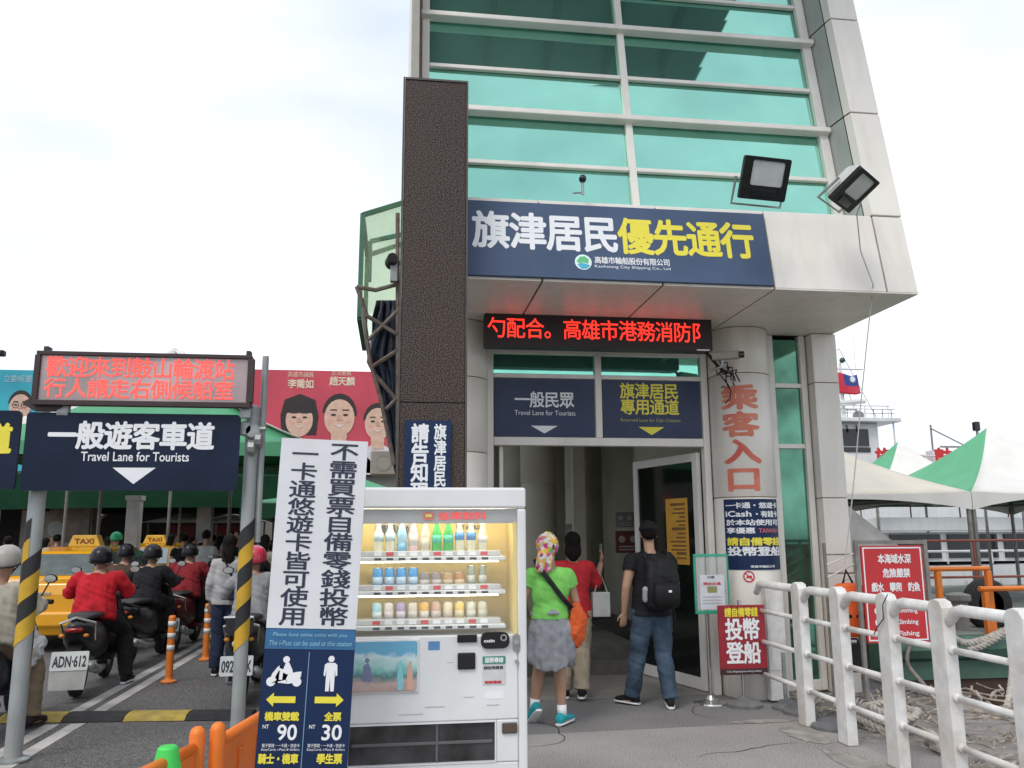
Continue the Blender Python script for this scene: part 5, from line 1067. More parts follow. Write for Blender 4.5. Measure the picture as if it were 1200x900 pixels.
def body_mesh(b, J):
    pel, nk, hd = V(J['pel']), V(J['neck']), V(J['head'])
    W = J.get('w', 1.0); sp = nk-pel
    b.tube([pel-sp.normalized()*0.09, pel, pel+sp*0.30, pel+sp*0.62, pel+sp*0.86, pel+sp*0.98], [(0.10*W, 0.09), (0.155*W, 0.105*W), (0.125*W, 0.09*W), (0.155*W, 0.10*W), (0.15*W, 0.075), (0.06, 0.055)], 18, lat=(1, 0, 0), round_=True)
    b.tube([nk-V((0, 0, 0.05)), hd-V((0, 0, 0.05))], [0.054, 0.05], 12)
    face = V(J.get('face', (0, 1, 0))).normalized(); q = face.to_track_quat('Y', 'Z').to_matrix()
    b.sph(hd+q @ V((0, -0.008, 0.025)), (0.076, 0.095, 0.098), 16, 12, rot=q)
    b.sph(hd+q @ V((0, 0.025, -0.055)), (0.052, 0.062, 0.062), 14, 10, rot=q)
    b.tube([hd+q @ V((0, 0.085, 0.03)), hd+q @ V((0, 0.108, -0.012)), hd+q @ V((0, 0.085, -0.018))], [0.010, 0.014, 0.012], 6, round_=True)
    for s in (-1, 1): b.sph(hd+q @ V((s*0.076, -0.002, 0.0)), (0.010, 0.020, 0.032), 8, 6, rot=q)
    for s, n in ((-1, 'L'), (1, 'R')):
        sh, el, wr = V(J['sh'+n]), V(J['el'+n]), V(J['wr'+n])
        b.tube([nk-V((0, 0, 0.03)), lerp(nk-V((0, 0, 0.05)), sh, 0.6), sh], [0.045, 0.05, 0.05*W], 10)
        b.tube([sh, lerp(sh, el, 0.4), el, lerp(el, wr, 0.35), wr], [0.050*W, 0.046*W, 0.038*W, 0.037*W, 0.026], 12, round_=True)
        hand(b, wr, J.get('hd'+n, wr-el), s, J.get('curl', 0.5))
        hp, kn, an = V(J['hip'+n]), V(J['kn'+n]), V(J['an'+n])
        b.tube([hp, lerp(hp, kn, 0.4), kn, lerp(kn, an, 0.3), lerp(kn, an, 0.75), an], [0.085*W, 0.078*W, 0.054, 0.055, 0.038, 0.034], 14, round_=True)
        toe = V(J['toe'+n]); b.tube([an-V((0, 0, 0.03)), lerp(an, toe, 0.5)-V((0, 0, 0.02)), toe], [(0.035, 0.04), (0.038, 0.03), (0.034, 0.018)], 10, lat=(1, 0, 0), round_=True)
def torso_cloth(b, J, t=0.018, sleeve=0.55, low=-0.08, collar=0.96, loose=0.0):
    pel, nk = V(J['pel']), V(J['neck']); sp = nk-pel; W = J.get('w', 1.0)
    lo = pel+sp.normalized()*low
    b.tube([lo, pel+sp*0.12, pel+sp*0.34, pel+sp*0.62, pel+sp*0.86, pel+sp*collar], [(0.152*W+t+loose, 0.105*W+t+loose), (0.152*W+t+loose, 0.105*W+t+loose), (0.135*W+t+loose, 0.097*W+t+loose), (0.160*W+t, 0.106*W+t), (0.155*W+t, 0.082+t), (0.068+t*0.3, 0.066)], 20, lat=(1, 0, 0))
    for n in 'LR':
        sh, el, wr = V(J['sh'+n]), V(J['el'+n]), V(J['wr'+n])
        P = [sh, lerp(sh, el, 0.5), el, lerp(el, wr, 0.5), wr]; Rr = [0.053*W+t*0.8, 0.050*W+t, 0.044*W+t*1.2, 0.042*W+t*1.2, 0.034+t]
        cut = sleeve*2 if sleeve <= 0.5 else 2+(sleeve-0.5)*4
        n_ = int(cut); PP = P[:n_+1]; RR = Rr[:n_+1]
        if cut-n_ > 0.05 and n_ < 4: PP.append(lerp(P[n_], P[n_+1], cut-n_)); RR.append(Rr[n_]*(1-cut+n_)+Rr[n_+1]*(cut-n_))
        b.tube(PP, RR, 14, round_=False)
        b.sph(sh, (0.052*W+t*0.75,)*3, 12, 8); b.tube([nk-V((0, 0, 0.055)), lerp(nk-V((0, 0, 0.06)), sh, 0.55), sh], [0.05+t*0.5, 0.052+t*0.6, 0.05*W+t*0.7], 12)
def leg_cloth(b, J, t=0.016, length=0.95, flare=0.0):
    pel, nk = V(J['pel']), V(J['neck']); sp = (nk-pel).normalized(); W = J.get('w', 1.0)
    b.tube([pel-sp*0.07, pel, pel+sp*0.10], [(0.13*W+t, 0.10+t), (0.155*W+t, 0.107*W+t), (0.142*W+t, 0.10*W+t)], 18, lat=(1, 0, 0), round_=True)
    for n in 'LR':
        hp, kn, an = V(J['hip'+n]), V(J['kn'+n]), V(J['an'+n])
        P = [hp, lerp(hp, kn, 0.4), kn, lerp(kn, an, 0.3), lerp(kn, an, 0.75), lerp(kn, an, 1.0)]; Rr = [0.090*W+t, 0.080*W+t, 0.058+t*1.4, 0.057+t*1.5+flare*0.3, 0.046+t*1.5+flare, 0.044+t*1.5+flare]
        k = 6 if length > 0.9 else (3 if length > 0.5 else 2)
        b.tube(P[:k], Rr[:k], 14)
def shoe(J, n, parent, m, sole, s=1.0):
    an, toe = V(J['an'+n]), V(J['toe'+n]); d = (toe-an); d.z += 0.06; d.normalize(); up = V((0, 0, 1)); up = (up-d*up.dot(d)).normalized(); lat = d.cross(up)
    base = an-up*0.075
    def rg(t, w, h, z0=0.0): c = base+d*t; return [c+lat*w*math.cos(a)+up*(z0+h*0.5+h*0.5*math.sin(a)) for a in [R(15+30*k) for k in range(12)]]
    b = B(); b.loft([rg(-0.075, 0.022, 0.06, 0.012), rg(-0.065, 0.036, 0.085, 0.012), rg(-0.01, 0.040, 0.095, 0.012), rg(0.06, 0.043, 0.070, 0.012), rg(0.12, 0.048, 0.052, 0.012), rg(0.165, 0.040, 0.040, 0.012), rg(0.185, 0.018, 0.02, 0.014)])
    so = b.build('shoe', m, parent, smooth=True, fix=True)
    b = B(); b.loft([rg(-0.08, 0.030, 0.022), rg(-0.03, 0.042, 0.022), rg(0.06, 0.046, 0.022), rg(0.13, 0.050, 0.022), rg(0.178, 0.036, 0.022), rg(0.195, 0.012, 0.02)]); b.build('sole', sole, so, fix=True)
    return so
def headq(J): return V(J.get('face', (0, 1, 0))).normalized().to_track_quat('Y', 'Z').to_matrix()
def hair_mesh(J, parent, long=0.0, m=None, vox=0.008):
    hd = V(J['head']); q = headq(J); b = B()
    b.sph(hd+q @ V((0, -0.022, 0.036)), (0.086, 0.092, 0.098), 16, 12, rot=q)
    if long: b.tube([hd+q @ V((0, -0.05, 0.02)), hd+q @ V((0, -0.075, -0.10)), hd+q @ V((0, -0.085, -0.10-long))], [(0.08, 0.05), (0.085, 0.045), (0.05, 0.025)], 14, lat=(1, 0, 0), round_=True)
    return b.build('hair', m or hairm, parent, remesh=vox, wrinkle=0.006, wf=14)
def helmet(J, parent, m, visor=True, name='helmet'):
    hd = V(J['head']); q = headq(J); b = B()
    prof = []
    rings = []
    for i in range(9):
        t = math.pi*0.62*i/8; z = 0.130*math.cos(t); r = math.sin(t)
        rings.append([hd+q @ V((0.122*r*math.cos(a), -0.008+0.142*r*math.sin(a), 0.03+z-(0.03 if math.sin(a) < 0 and i > 5 else 0.0)*(-math.sin(a)))) for a in [2*math.pi*k/20 for k in range(20)]])
    b.loft(rings[1:]); o = b.build(name, m, parent, smooth=True, fix=True)
    B().tube([hd+q @ V((0.122*math.cos(a), -0.008+0.142*math.sin(a), -0.012-(0.028 if math.sin(a) < 0 else 0)*(-math.sin(a)))) for a in [2*math.pi*k/16 for k in range(17)]], 0.006, 5).build('rim', black, o)
    if visor: b = B(); b.loft([[hd+q @ V((0.09*math.cos(a), 0.04+0.10*math.sin(a)*e, 0.06-0.02*e-0.02)) for a in [math.pi*k/8 for k in range(9)]] for e in (0.95, 1.35)], cap=False); v = b.build('peak', m, o, smooth=True); md = v.modifiers.new('s', 'SOLIDIFY'); md.thickness = 0.004
    B().tube([hd+q @ V((-0.09, 0, -0.03)), hd+q @ V((0, 0.04, -0.125)), hd+q @ V((0.09, 0, -0.03))], 0.006, 5).build('chin_strap', black, o)
    return o
def stand(h=1.7, stride=0.0, w=1.0, sw=0.0):
    k = h/1.7; d = dict(pel=(0, 0, 0.93*k), neck=(0, 0.01, 1.43*k), head=(0, 0.03, 1.59*k), w=w)
    for s, n in ((-1, 'L'), (1, 'R')):
        f = stride*s
        d['sh'+n] = (s*0.165*w*k, 0.0, 1.355*k); d['el'+n] = (s*0.215*w*k, -0.03-sw*s*0.15, 1.10*k); d['wr'+n] = (s*0.225*w*k, 0.04-sw*s*0.3, 0.86*k)
        d['hip'+n] = (s*0.085*k, 0, 0.90*k); d['kn'+n] = (s*0.095*k, 0.03+f*0.5, 0.49*k); d['an'+n] = (s*0.10*k, f, 0.085*k); d['toe'+n] = (s*0.11*k, f+0.15, 0.025)
    return d
def seated(h=1.0, footdown=None, w=1.05, lean=0.08):
    d = dict(pel=(0, -0.14, 0.80), neck=(0, -0.10+lean, 1.21), head=(0, -0.03+lean, 1.345), w=w, curl=1.2)
    for s, n in ((-1, 'L'), (1, 'R')):
        d['sh'+n] = (s*0.165*w, -0.09+lean, 1.155); d['el'+n] = (s*0.31, 0.04, 0.99); d['wr'+n] = (s*0.27, 0.27, 1.035); d['hd'+n] = (-s*0.1, 0.5, -0.1)
        d['hip'+n] = (s*0.10, -0.12, 0.78); d['kn'+n] = (s*0.15, 0.30, 0.72); d['an'+n] = (s*0.12, 0.30, 0.38); d['toe'+n] = (s*0.13, 0.44, 0.335)
        if footdown == n: d['kn'+n] = (s*0.27, 0.22, 0.55); d['an'+n] = (s*0.33, 0.10, 0.085); d['toe'+n] = (s*0.36, 0.24, 0.03)
    return d
def person(label, loc, rz, J, vox=0.011, shirt=None, trousers=None, sleeve=0.45, loose=0.0, legs=0.95, low=-0.10, skinm=None, shoes=(black, whitep), wr_=0.006, group=None):
    t = thing('person', label, 'person', loc, rz, group)
    b = B(); body_mesh(b, J); b.build('body', skinm or skin, t, remesh=vox, sm=2)
    if trousers: b = B(); leg_cloth(b, J, length=legs, flare=0.008); b.build('trousers' if legs > 0.9 else 'shorts', trousers, t, remesh=vox, wrinkle=wr_*1.3, wf=7)
    if shirt: b = B(); torso_cloth(b, J, sleeve=sleeve, loose=loose, low=low); b.build('shirt', shirt, t, remesh=vox, wrinkle=wr_*1.5, wf=7)
    if shoes:
        for n in 'LR': shoe(J, n, t, *shoes)
    return t
# ---- man in black with backpack
J = stand(1.70, 0.0, 1.12); J['anL'] = (-0.17, 0.16, 0.085); J['toeL'] = (-0.26, 0.27, 0.03); J['knL'] = (-0.12, 0.08, 0.50); J['anR'] = (0.12, -0.08, 0.085); J['toeR'] = (0.17, 0.07, 0.03); J['knR'] = (0.11, 0.03, 0.49)
J['elL'] = (-0.265, -0.03, 1.10); J['wrL'] = (-0.27, 0.03, 0.86); J['elR'] = (0.26, 0.03, 1.12); J['wrR'] = (0.16, 0.22, 1.02); J['face'] = (0.15, 1, -0.05)
man = person('man in black t-shirt, cap and jeans with a black backpack, seen from behind entering', (2.43, 7.98, 0), R(4), J, 0.009, fabric('black_tee', (0.014, 0.013, 0.015)), mat('denim', (0.070, 0.105, 0.150), 0.9, 0, 0.30, 5, bump=0.2, bscale=60, spec=0.1), sleeve=0.42, loose=0.012, shoes=(fabric('black_shoe', (0.015, 0.015, 0.016)), whitep))
hair_mesh(J, man)
hd = V(J['head']); q = headq(J); b = B()
rings = [[hd+q @ V(((0.094+0.002)*math.sin(t)*math.cos(a), -0.012+0.110*math.sin(t)*math.sin(a), 0.035+0.105*math.cos(t))) for a in [2*math.pi*k/18 for k in range(18)]] for t in (0.12, 0.5, 0.9, 1.25, 1.5)]
b.loft(rings); cap_ = b.build('cap', fabric('black_cap', (0.01, 0.01, 0.012)), man, smooth=True, fix=True)
b = B(); b.loft([[hd+q @ V((0.08*math.cos(a), 0.05+0.12*math.sin(a)*e, 0.045)) for a in [math.pi*k/8 for k in range(9)]] for e in (0.4, 1.0)], cap=False); o = b.build('brim', MATS['cloth_black_cap'], cap_); md = o.modifiers.new('s', 'SOLIDIFY'); md.thickness = 0.004
bp_ = thing('backpack', 'black backpack worn on the back of the man in the black t-shirt', 'backpack', (2.45, 7.98, 0), R(4))
bk_m = fabric('backpack_black', (0.011, 0.011, 0.013), 0.6)
b = B(); b.loft([[(x, y, z) for x, y in rrect(-w_, w_, -0.13-d, -0.13, min(0.04, d*0.4), 4)] for w_, d, z in ((0.10, 0.08, 0.90), (0.15, 0.15, 0.93), (0.16, 0.17, 1.05), (0.155, 0.16, 1.22), (0.14, 0.12, 1.34), (0.09, 0.06, 1.40))]); b.build('main_bag', bk_m, bp_, smooth=True, fix=True, remesh=0.012, wrinkle=0.008, wf=9)
b = B(); b.loft([[(x, y, z) for x, y in rrect(-w_, w_, -0.35-d, -0.29, min(0.02, d*0.4+0.01), 3)] for w_, d, z in ((0.08, 0.0, 0.95), (0.12, 0.02, 0.97), (0.12, 0.025, 1.10), (0.10, 0.0, 1.15))]); b.build('front_pocket', bk_m, bp_, smooth=True, fix=True)
for s in (-1, 1): B().tube([(s*0.12, -0.14, 1.36), (s*0.11, -0.04, 1.45), (s*0.13, 0.10, 1.38), (s*0.16, 0.12, 1.2), (s*0.17, -0.02, 1.02), (s*0.13, -0.14, 0.96)], [(0.02, 0.006)]*6, 8).build('strap', bk_m, bp_, smooth=True)
B().tube([(-0.165, -0.22, 1.0), (-0.17, -0.24, 1.09)], 0.03, 8, round_=True).build('water_bottle', mat('bottle_grey', (0.35, 0.36, 0.38), 0.3), bp_)
B().tube([(0.09, -0.26, 0.95), (0.10, -0.27, 0.80)], 0.008, 5).build('loose_strap', bk_m, bp_); B().box(0.0, 0.03, -0.386, -0.380, 1.07, 1.09).build('logo_tag', whitep, bp_)
# ---- woman in green shirt and head scarf
J = stand(1.57, 0.0, 1.02); J['anR'] = (0.10, 0.02, 0.085); J['toeR'] = (0.20, 0.14, 0.03); J['knR'] = (0.085, 0.05, 0.46); J['anL'] = (-0.12, -0.02+0.16, 0.13); J['knL'] = (-0.07, 0.14, 0.46); J['toeL'] = (-0.13, 0.19, 0.03)
J['face'] = (0.55, 1, 0.02); J['elL'] = (-0.24, 0.02, 1.04); J['wrL'] = (-0.17, 0.20, 0.92); J['elR'] = (0.235, 0.02, 1.02); J['wrR'] = (0.17, 0.19, 0.90)
wg = person('woman in bright green t-shirt with grey jacket tied at the waist and teal shoes', (1.33, 7.36, 0), R(3), J, 0.009, fabric('lime_tee', (0.22, 0.62, 0.13)), None, sleeve=0.46, loose=0.0, low=0.02, shoes=(fabric('teal_shoe', (0.03, 0.38, 0.42)), whitep))
hair_mesh(J, wg)
# scarf on the head with a tail
def scarf_mat():
    m = bpy.data.materials.new('scarf_print'); m.use_nodes = True; t = m.node_tree; b = t.nodes['Principled BSDF']; b.inputs['Roughness'].default_value = 0.8
    tc_ = t.nodes.new('ShaderNodeTexCoord'); n = t.nodes.new('ShaderNodeTexVoronoi'); n.inputs['Scale'].default_value = 30; rp = t.nodes.new('ShaderNodeValToRGB'); rp.color_ramp.interpolation = 'CONSTANT'
    e = rp.color_ramp.elements; e[0].position = 0; e[0].color = (0.62, 0.06, 0.25, 1); e[1].position = 0.24; e[1].color = (0.62, 0.55, 0.5, 1)
    for p, c in ((0.42, (0.65, 0.40, 0.05)), (0.58, (0.7, 0.62, 0.55)), (0.66, (0.06, 0.06, 0.06)), (0.72, (0.65, 0.45, 0.08)), (0.84, (0.6, 0.58, 0.5)), (0.92, (0.15, 0.35, 0.2))): q = e.new(p); q.color = (*c, 1)
    t.links.new(tc_.outputs['Object'], n.inputs[0]); sp = t.nodes.new('ShaderNodeSeparateColor'); t.links.new(n.outputs['Color'], sp.inputs[0]); t.links.new(sp.outputs[0], rp.inputs[0]); t.links.new(rp.outputs[0], b.inputs[0]); return m
hd = V(J['head']); q = headq(J); b = B(); b.sph(hd+q @ V((0, -0.03, 0.045)), (0.097, 0.110, 0.105), 18, 12, rot=q)
b.tube([hd+V((-0.05, -0.08, 0.0)), hd+V((-0.09, -0.12, -0.07)), hd+V((-0.11, -0.13, -0.17))], [0.045, 0.05, 0.035], 10, round_=True); b.tube([hd+V((-0.04, -0.09, 0.0)), hd+V((-0.02, -0.12, -0.10)), hd+V((-0.05, -0.13, -0.18))], [0.04, 0.03, 0.02], 10, round_=True)
b.build('head_scarf', scarf_mat(), wg, remesh=0.009, wrinkle=0.014, wf=16)
# knotted jacket skirt
gj = fabric('grey_jacket', (0.27, 0.28, 0.30)); b = B(); N = 36; rg_ = []
for i, (z, w_, d) in enumerate(((0.93, 0.155, 0.115), (0.88, 0.172, 0.13), (0.78, 0.195, 0.15), (0.68, 0.205, 0.16), (0.58, 0.215, 0.17), (0.53, 0.21, 0.165))):
    rg_.append([((w_+0.012*i/5*math.sin(k*5))*math.cos(2*math.pi*k/N)+0.01, 0.01+(d+0.018*i/5*math.sin(k*4+1))*math.sin(2*math.pi*k/N), z-(0.07*math.sin(2*math.pi*k/N*1.5+1.2) if i == 5 else 0)) for k in range(N)])
b.loft(rg_); b.build('tied_jacket', gj, wg, smooth=True, remesh=0.010, wrinkle=0.013, wf=11)
b = B(); b.tube([(-0.17, 0.0, 0.93), (0, -0.135, 0.95), (0.17, 0.0, 0.93), (0.12, 0.12, 0.9)], [(0.028, 0.014)]*4, 10).build('waist_knot', gj, wg, smooth=True)
for n, s in (('L', -1), ('R', 1)):
    a = V(J['an'+n]); B().tube([a-V((0, 0, 0.01)), lerp(a, J['kn'+n], 0.22)], [0.040, 0.042], 12).build('sock', whitep, wg, smooth=True)
sb_ = thing('shoulder_bag', 'orange shoulder bag on a black diagonal strap at the hip of the green shirted woman', 'bag', (1.33, 7.36, 0), R(3))
B().tube([(-0.13, -0.115, 1.33), (-0.04, -0.135, 1.22), (0.09, -0.135, 1.05), (0.19, -0.06, 0.96)], [(0.021, 0.005)]*4, 8, lat=(1, 0, 0.6)).build('strap', black, sb_)
B().tube([(-0.13, -0.115, 1.33), (-0.13, 0.0, 1.385), (-0.05, 0.12, 1.2), (0.16, 0.05, 0.96)], [(0.02, 0.005)]*4, 8).build('strap', black, sb_)
b = B(); b.tube([(0.225, -0.04, 0.99), (0.235, -0.05, 0.88), (0.23, -0.05, 0.75), (0.215, -0.04, 0.68)], [(0.05, 0.035), (0.085, 0.05), (0.09, 0.05), (0.05, 0.035)], 14, lat=(1, 0.3, 0), round_=True); b.build('bag_body', fabric('bag_orange', (0.62, 0.11, 0.03)), sb_, remesh=0.009, wrinkle=0.014, wf=16)
# ---- woman in red shirt holding a phone
J = stand(1.60, 0.0, 1.0); J['face'] = (0.1, 1, 0); J['elR'] = (0.25, 0.10, 1.10); J['wrR'] = (0.34, 0.20, 1.30); J['hdR'] = (0.05, 0.03, 1); J['anL'] = (-0.10, 0.05, 0.085); J['anR'] = (0.04, -0.10, 0.10); J['toeR'] = (0.08, 0.06, 0.03); J['knR'] = (0.08, 0.0, 0.48)
wr2 = person('woman in red shirt and beige trousers raising a phone in her right hand', (1.78, 8.50, 0), R(0), J, 0.010, fabric('red_shirt', (0.60, 0.035, 0.045)), fabric('beige_trousers', (0.42, 0.35, 0.26)), sleeve=0.62, loose=0.008, shoes=(fabric('black_shoe', (0.015, 0.015, 0.016)), whitep))
hair_mesh(J, wr2, long=0.04)
ph = thing('phone', 'phone with green back held up by the woman in red', 'phone', (1.78, 8.5, 0)); B().box(0.335, 0.35, 0.19, 0.26, 1.36, 1.50).build('phone_case', mat('phone_green', (0.1, 0.2, 0.14), 0.3), ph, bevel=0.004); B().box(0.3345, 0.3348, 0.195, 0.255, 1.37, 1.49).build('screen', gloss_black, ph)
wb = thing('paper_bag', 'white paper carrier bag hanging by the right side of the woman in red', 'bag', (1.78, 8.5, 0))
B().box(0.19, 0.37, -0.02, 0.07, 0.78, 1.02).build('bag_body', mat('bag_white', (0.6, 0.6, 0.6), 0.6), wb, bevel=0.006); B().tube([(0.22, 0.02, 1.02), (0.29, 0.06, 1.22), (0.35, 0.02, 1.02)], 0.006, 5).build('handle', mat('bag_cord', (0.5, 0.5, 0.5)), wb)
# ================================================================ scooters
def scooter(label, loc, rz, col=(0.02, 0.02, 0.022), plate=None, group='scooters queuing in the lane', tail=(0.35, 0.01, 0.01), box=False, short=False):
    t = thing('scooter', label, 'scooter', loc, rz, group); cm = mat('scooter_%d_%d_%d' % tuple(int(c*1000) for c in col), col, 0.3, 0, 0.08, spec=0.35)
    for y in (-0.62, 0.64):
        w_ = B(); w_.lathe([(0.15, -0.04), (0.20, -0.055), (0.235, -0.04), (0.245, 0), (0.235, 0.04), (0.20, 0.055), (0.15, 0.04)], (0, y, 0.245), 24, axis='x').build('tyre', rubber, t, smooth=True)
        rm = B().lathe([(0.05, -0.05), (0.06, -0.045), (0.15, -0.035), (0.155, 0), (0.15, 0.035), (0.06, 0.045), (0.05, 0.05)], (0, y, 0.245), 16, axis='x').build('rim', steel, t)
    def oval(w_, y, z0, z1, e=0.8):
        return [(w_*math.copysign(abs(math.cos(a))**e, math.cos(a)), y, (z0+z1)/2+(z1-z0)/2*math.copysign(abs(math.sin(a))**e, math.sin(a))) for a in [2*math.pi*k/16 for k in range(16)]]
    b = B(); b.loft([oval(0.05, -0.93, 0.68, 0.74), oval(0.10, -0.88, 0.58, 0.76), oval(0.15, -0.70, 0.46, 0.77), oval(0.17, -0.40, 0.36, 0.76), oval(0.165, -0.10, 0.30, 0.74), oval(0.13, 0.08, 0.28, 0.66), oval(0.10, 0.14, 0.28, 0.45)]); b.build('rear_body', cm, t, smooth=True)
    b = B(); b.loft([oval(0.09, -0.80, 0.765, 0.80), oval(0.14, -0.62, 0.755, 0.84), oval(0.15, -0.35, 0.75, 0.825), oval(0.13, -0.02, 0.74, 0.815), oval(0.09, 0.08, 0.72, 0.77)]); b.build('seat', mat('seat_vinyl', (0.02, 0.018, 0.018), 0.5), t, smooth=True)
    B().box(-0.19, 0.19, 0.05, 0.45, 0.27, 0.315).build('floorboard', cm, t, bevel=0.015)
    b = B(); b.loft([[(x*w_, y+0.05*(abs(x))**2*-1, z) for x in (-1, -0.6, 0, 0.6, 1)]+[(x*w_, y+0.05-0.06*abs(x)**2, z) for x in (1, 0.6, 0, -0.6, -1)] for w_, y, z in ((0.16, 0.42, 0.29), (0.21, 0.44, 0.50), (0.22, 0.42, 0.72), (0.16, 0.38, 0.92), (0.08, 0.34, 0.98))]); b.build('leg_shield', cm, t, smooth=True, fix=True)
    b = B(); b.loft([oval(0.06, 0.44, 0.42, 0.5), oval(0.085, 0.62, 0.46, 0.56), oval(0.07, 0.84, 0.34, 0.46), oval(0.03, 0.92, 0.28, 0.34)]); b.build('front_mudguard', cm, t, smooth=True)
    for x in (-0.06, 0.06): B().tube([(x, 0.64, 0.25), (x, 0.46, 0.70)], 0.02, 8).build('fork_leg', steel, t)
    B().tube([(-0.33, 0.26, 1.03), (-0.16, 0.33, 1.02), (0, 0.35, 0.98), (0.16, 0.33, 1.02), (0.33, 0.26, 1.03)], 0.016, 8).build('handlebar', steel, t)
    b = B(); b.loft([oval(0.06, 0.26, 0.95, 1.06), oval(0.12, 0.36, 0.94, 1.08), oval(0.08, 0.45, 0.96, 1.05)]); b.build('handlebar_cowl', cm, t, smooth=True)
    for s in (-1, 1):
        B().tube([(s*0.36, 0.245, 1.03), (s*0.26, 0.285, 1.03)], 0.022, 8).build('grip', rubber, t)
        B().tube([(s*0.22, 0.31, 1.04), (s*0.27, 0.32, 1.15), (s*0.30, 0.30, 1.20)], 0.007, 5).build('mirror_stem', black, t)
        B().sph((s*0.31, 0.30, 1.23), (0.06, 0.018, 0.04), 12, 8).build('mirror', black, t, smooth=True); B().prism(disc(s*0.31, 1.23, 0.05, 14, 0.032), 0.278, 0.282).build('mirror_glass', chrome, t, fix=True)
        B().sph((s*0.11, -0.90, 0.63), (0.03, 0.025, 0.02), 10, 6).build('indicator', mat('amber_lens', (0.7, 0.25, 0.02), 0.2), t, smooth=True)
    b = B(); b.loft([oval(0.09, -0.90, 0.655, 0.715), oval(0.075, -0.945, 0.665, 0.705)]); b.build('tail_light', mat('tail_red', tail, 0.15), t, smooth=True)
    b = B(); b.loft([[(x, y, z) for x in (-0.07, 0.07)]+[(x, y+0.012, z) for x in (0.07, -0.07)] for y, z in ((-0.80, 0.56), (-0.92, 0.46), (-0.98, 0.26))]); b.build('rear_mudguard', black, t, fix=True)
    B().tube([(-0.14, -0.65, 0.56), (-0.16, -0.78, 0.74), (0, -0.86, 0.80), (0.16, -0.78, 0.74), (0.14, -0.65, 0.56)], 0.014, 8).build('grab_rail', chrome if plate else black, t)
    B().tube([(0.13, -0.10, 0.22), (0.15, -0.45, 0.24), (0.16, -0.86, 0.33)], [0.03, 0.045, 0.05], 12).build('exhaust', steel, t, smooth=True)
    B().box(-0.15, -0.05, -0.66, -0.15, 0.17, 0.34).build('engine', steel, t, bevel=0.03)
    if plate:
        w_ = 0.17 if not short else 0.15; b = B(); b.M = Matrix.Translation((0, -0.985, 0.40)) @ Matrix.Rotation(R(-14), 4, 'X')
        b.prism(rrect(-w_, w_, -0.09, 0.09, 0.012), -0.004, 0.004); pl = b.build('number_plate', mat('plate_white', (0.68, 0.70, 0.69), 0.5), t, fix=True)
        b = B(); b.M = Matrix.Translation((0, -0.985, 0.40)) @ Matrix.Rotation(R(-14), 4, 'X'); puttext(b, plate, -w_*0.88, w_*0.88, -0.055, 0.045, -0.005, 0.03, cjk=False); b.build('lettering', mat('plate_ink', (0.03, 0.04, 0.05)), pl)
    return t
sc_a = scooter('black scooter with white plate ending 612 under the rider in the red jacket', (-3.26, 10.05, 0), R(6), plate='ADN·612')
b = B(); b.prism([(-0.17, -0.18), (0.15, -0.18), (0.17, 0.0), (-0.17, 0.0)], -0.005, 0.0); o = b.build('mudflap', mat('flap_white', (0.6, 0.6, 0.58), 0.6), sc_a, fix=True); o.location = (0, -1.0, 0.31)
sc_b = scooter('dark scooter with white plate KFX behind the right striped pole', (-1.50, 9.45, 0), R(2), plate='092·KFX', short=True)
b = B(); rk_ = sc_b; b.tube([(-0.12, -0.85, 0.80), (-0.13, -0.98, 0.84), (0.13, -0.98, 0.84), (0.12, -0.85, 0.80)], 0.013, 8).build('luggage_rack', chrome, sc_b)
b = B(); b.loft([[(x, -0.90, z) for x, z in rrect(-0.13, 0.13, 0.66, 0.86, 0.04)], [(x, -0.99, z) for x, z in rrect(-0.11, 0.11, 0.68, 0.84, 0.04)]]); b.build('backrest_pad', mat('chrome_rim_pad', (0.03, 0.03, 0.04), 0.2), sc_b, fix=True)
B().sph((0, -1.0, 0.60), (0.05, 0.02, 0.04), 12, 8).build('lamp', mat('cream_lens', (0.6, 0.58, 0.4), 0.2), sc_b, smooth=True)
sc_c = scooter('scooter of the rider in beige at the left edge, partly out of the picture', (-3.40, 7.95, 0), R(0), col=(0.03, 0.035, 0.05))
sc_d = scooter('dark red scooter with small white plate ahead of the orange lane posts', (-3.10, 13.45, 0), R(0), col=(0.10, 0.012, 0.014), plate='7K·210', short=True)
sc_e = scooter('black scooter with small white plate further up the queue', (-3.05, 16.0, 0), R(3), plate='36·BXA', short=True)
sc_f = scooter('black scooter between the red jacket rider and the dark red scooter', (-3.25, 12.0, 0), R(-4), col=(0.015, 0.015, 0.02))
def rider(label, sc, J, jacket, trous, helm=None, loose=0.02, vox=0.012, shoes=(black, black), sleeve=1.0, legs=0.95, skinm=None, hair=True, long=0.0, group='riders waiting on scooters'):
    p = person(label, sc.location, sc.rotation_euler.z, J, vox, jacket, trous, sleeve=sleeve, loose=loose, legs=legs, shoes=shoes, wr_=0.009, group=group, skinm=skinm)
    if hair: hair_mesh(J, p, long=long, vox=0.012)
    if helm: helmet(J, p, helm)
    return p
hb = mat('helmet_black', (0.010, 0.010, 0.012), 0.25, spec=0.3)
r1 = rider('rider in bright red jacket and black helmet with one foot on the road', sc_a, seated(footdown='R', w=1.18), fabric('jacket_red', (0.50, 0.015, 0.025)), fabric('dark_trousers', (0.02, 0.018, 0.02)), hb, 0.03, shoes=(fabric('black_shoe', (0.015, 0.015, 0.016)), whitep))
J = seated(footdown='R', w=1.2, lean=0.1); J['head'] = (0.02, 0.08, 1.38)
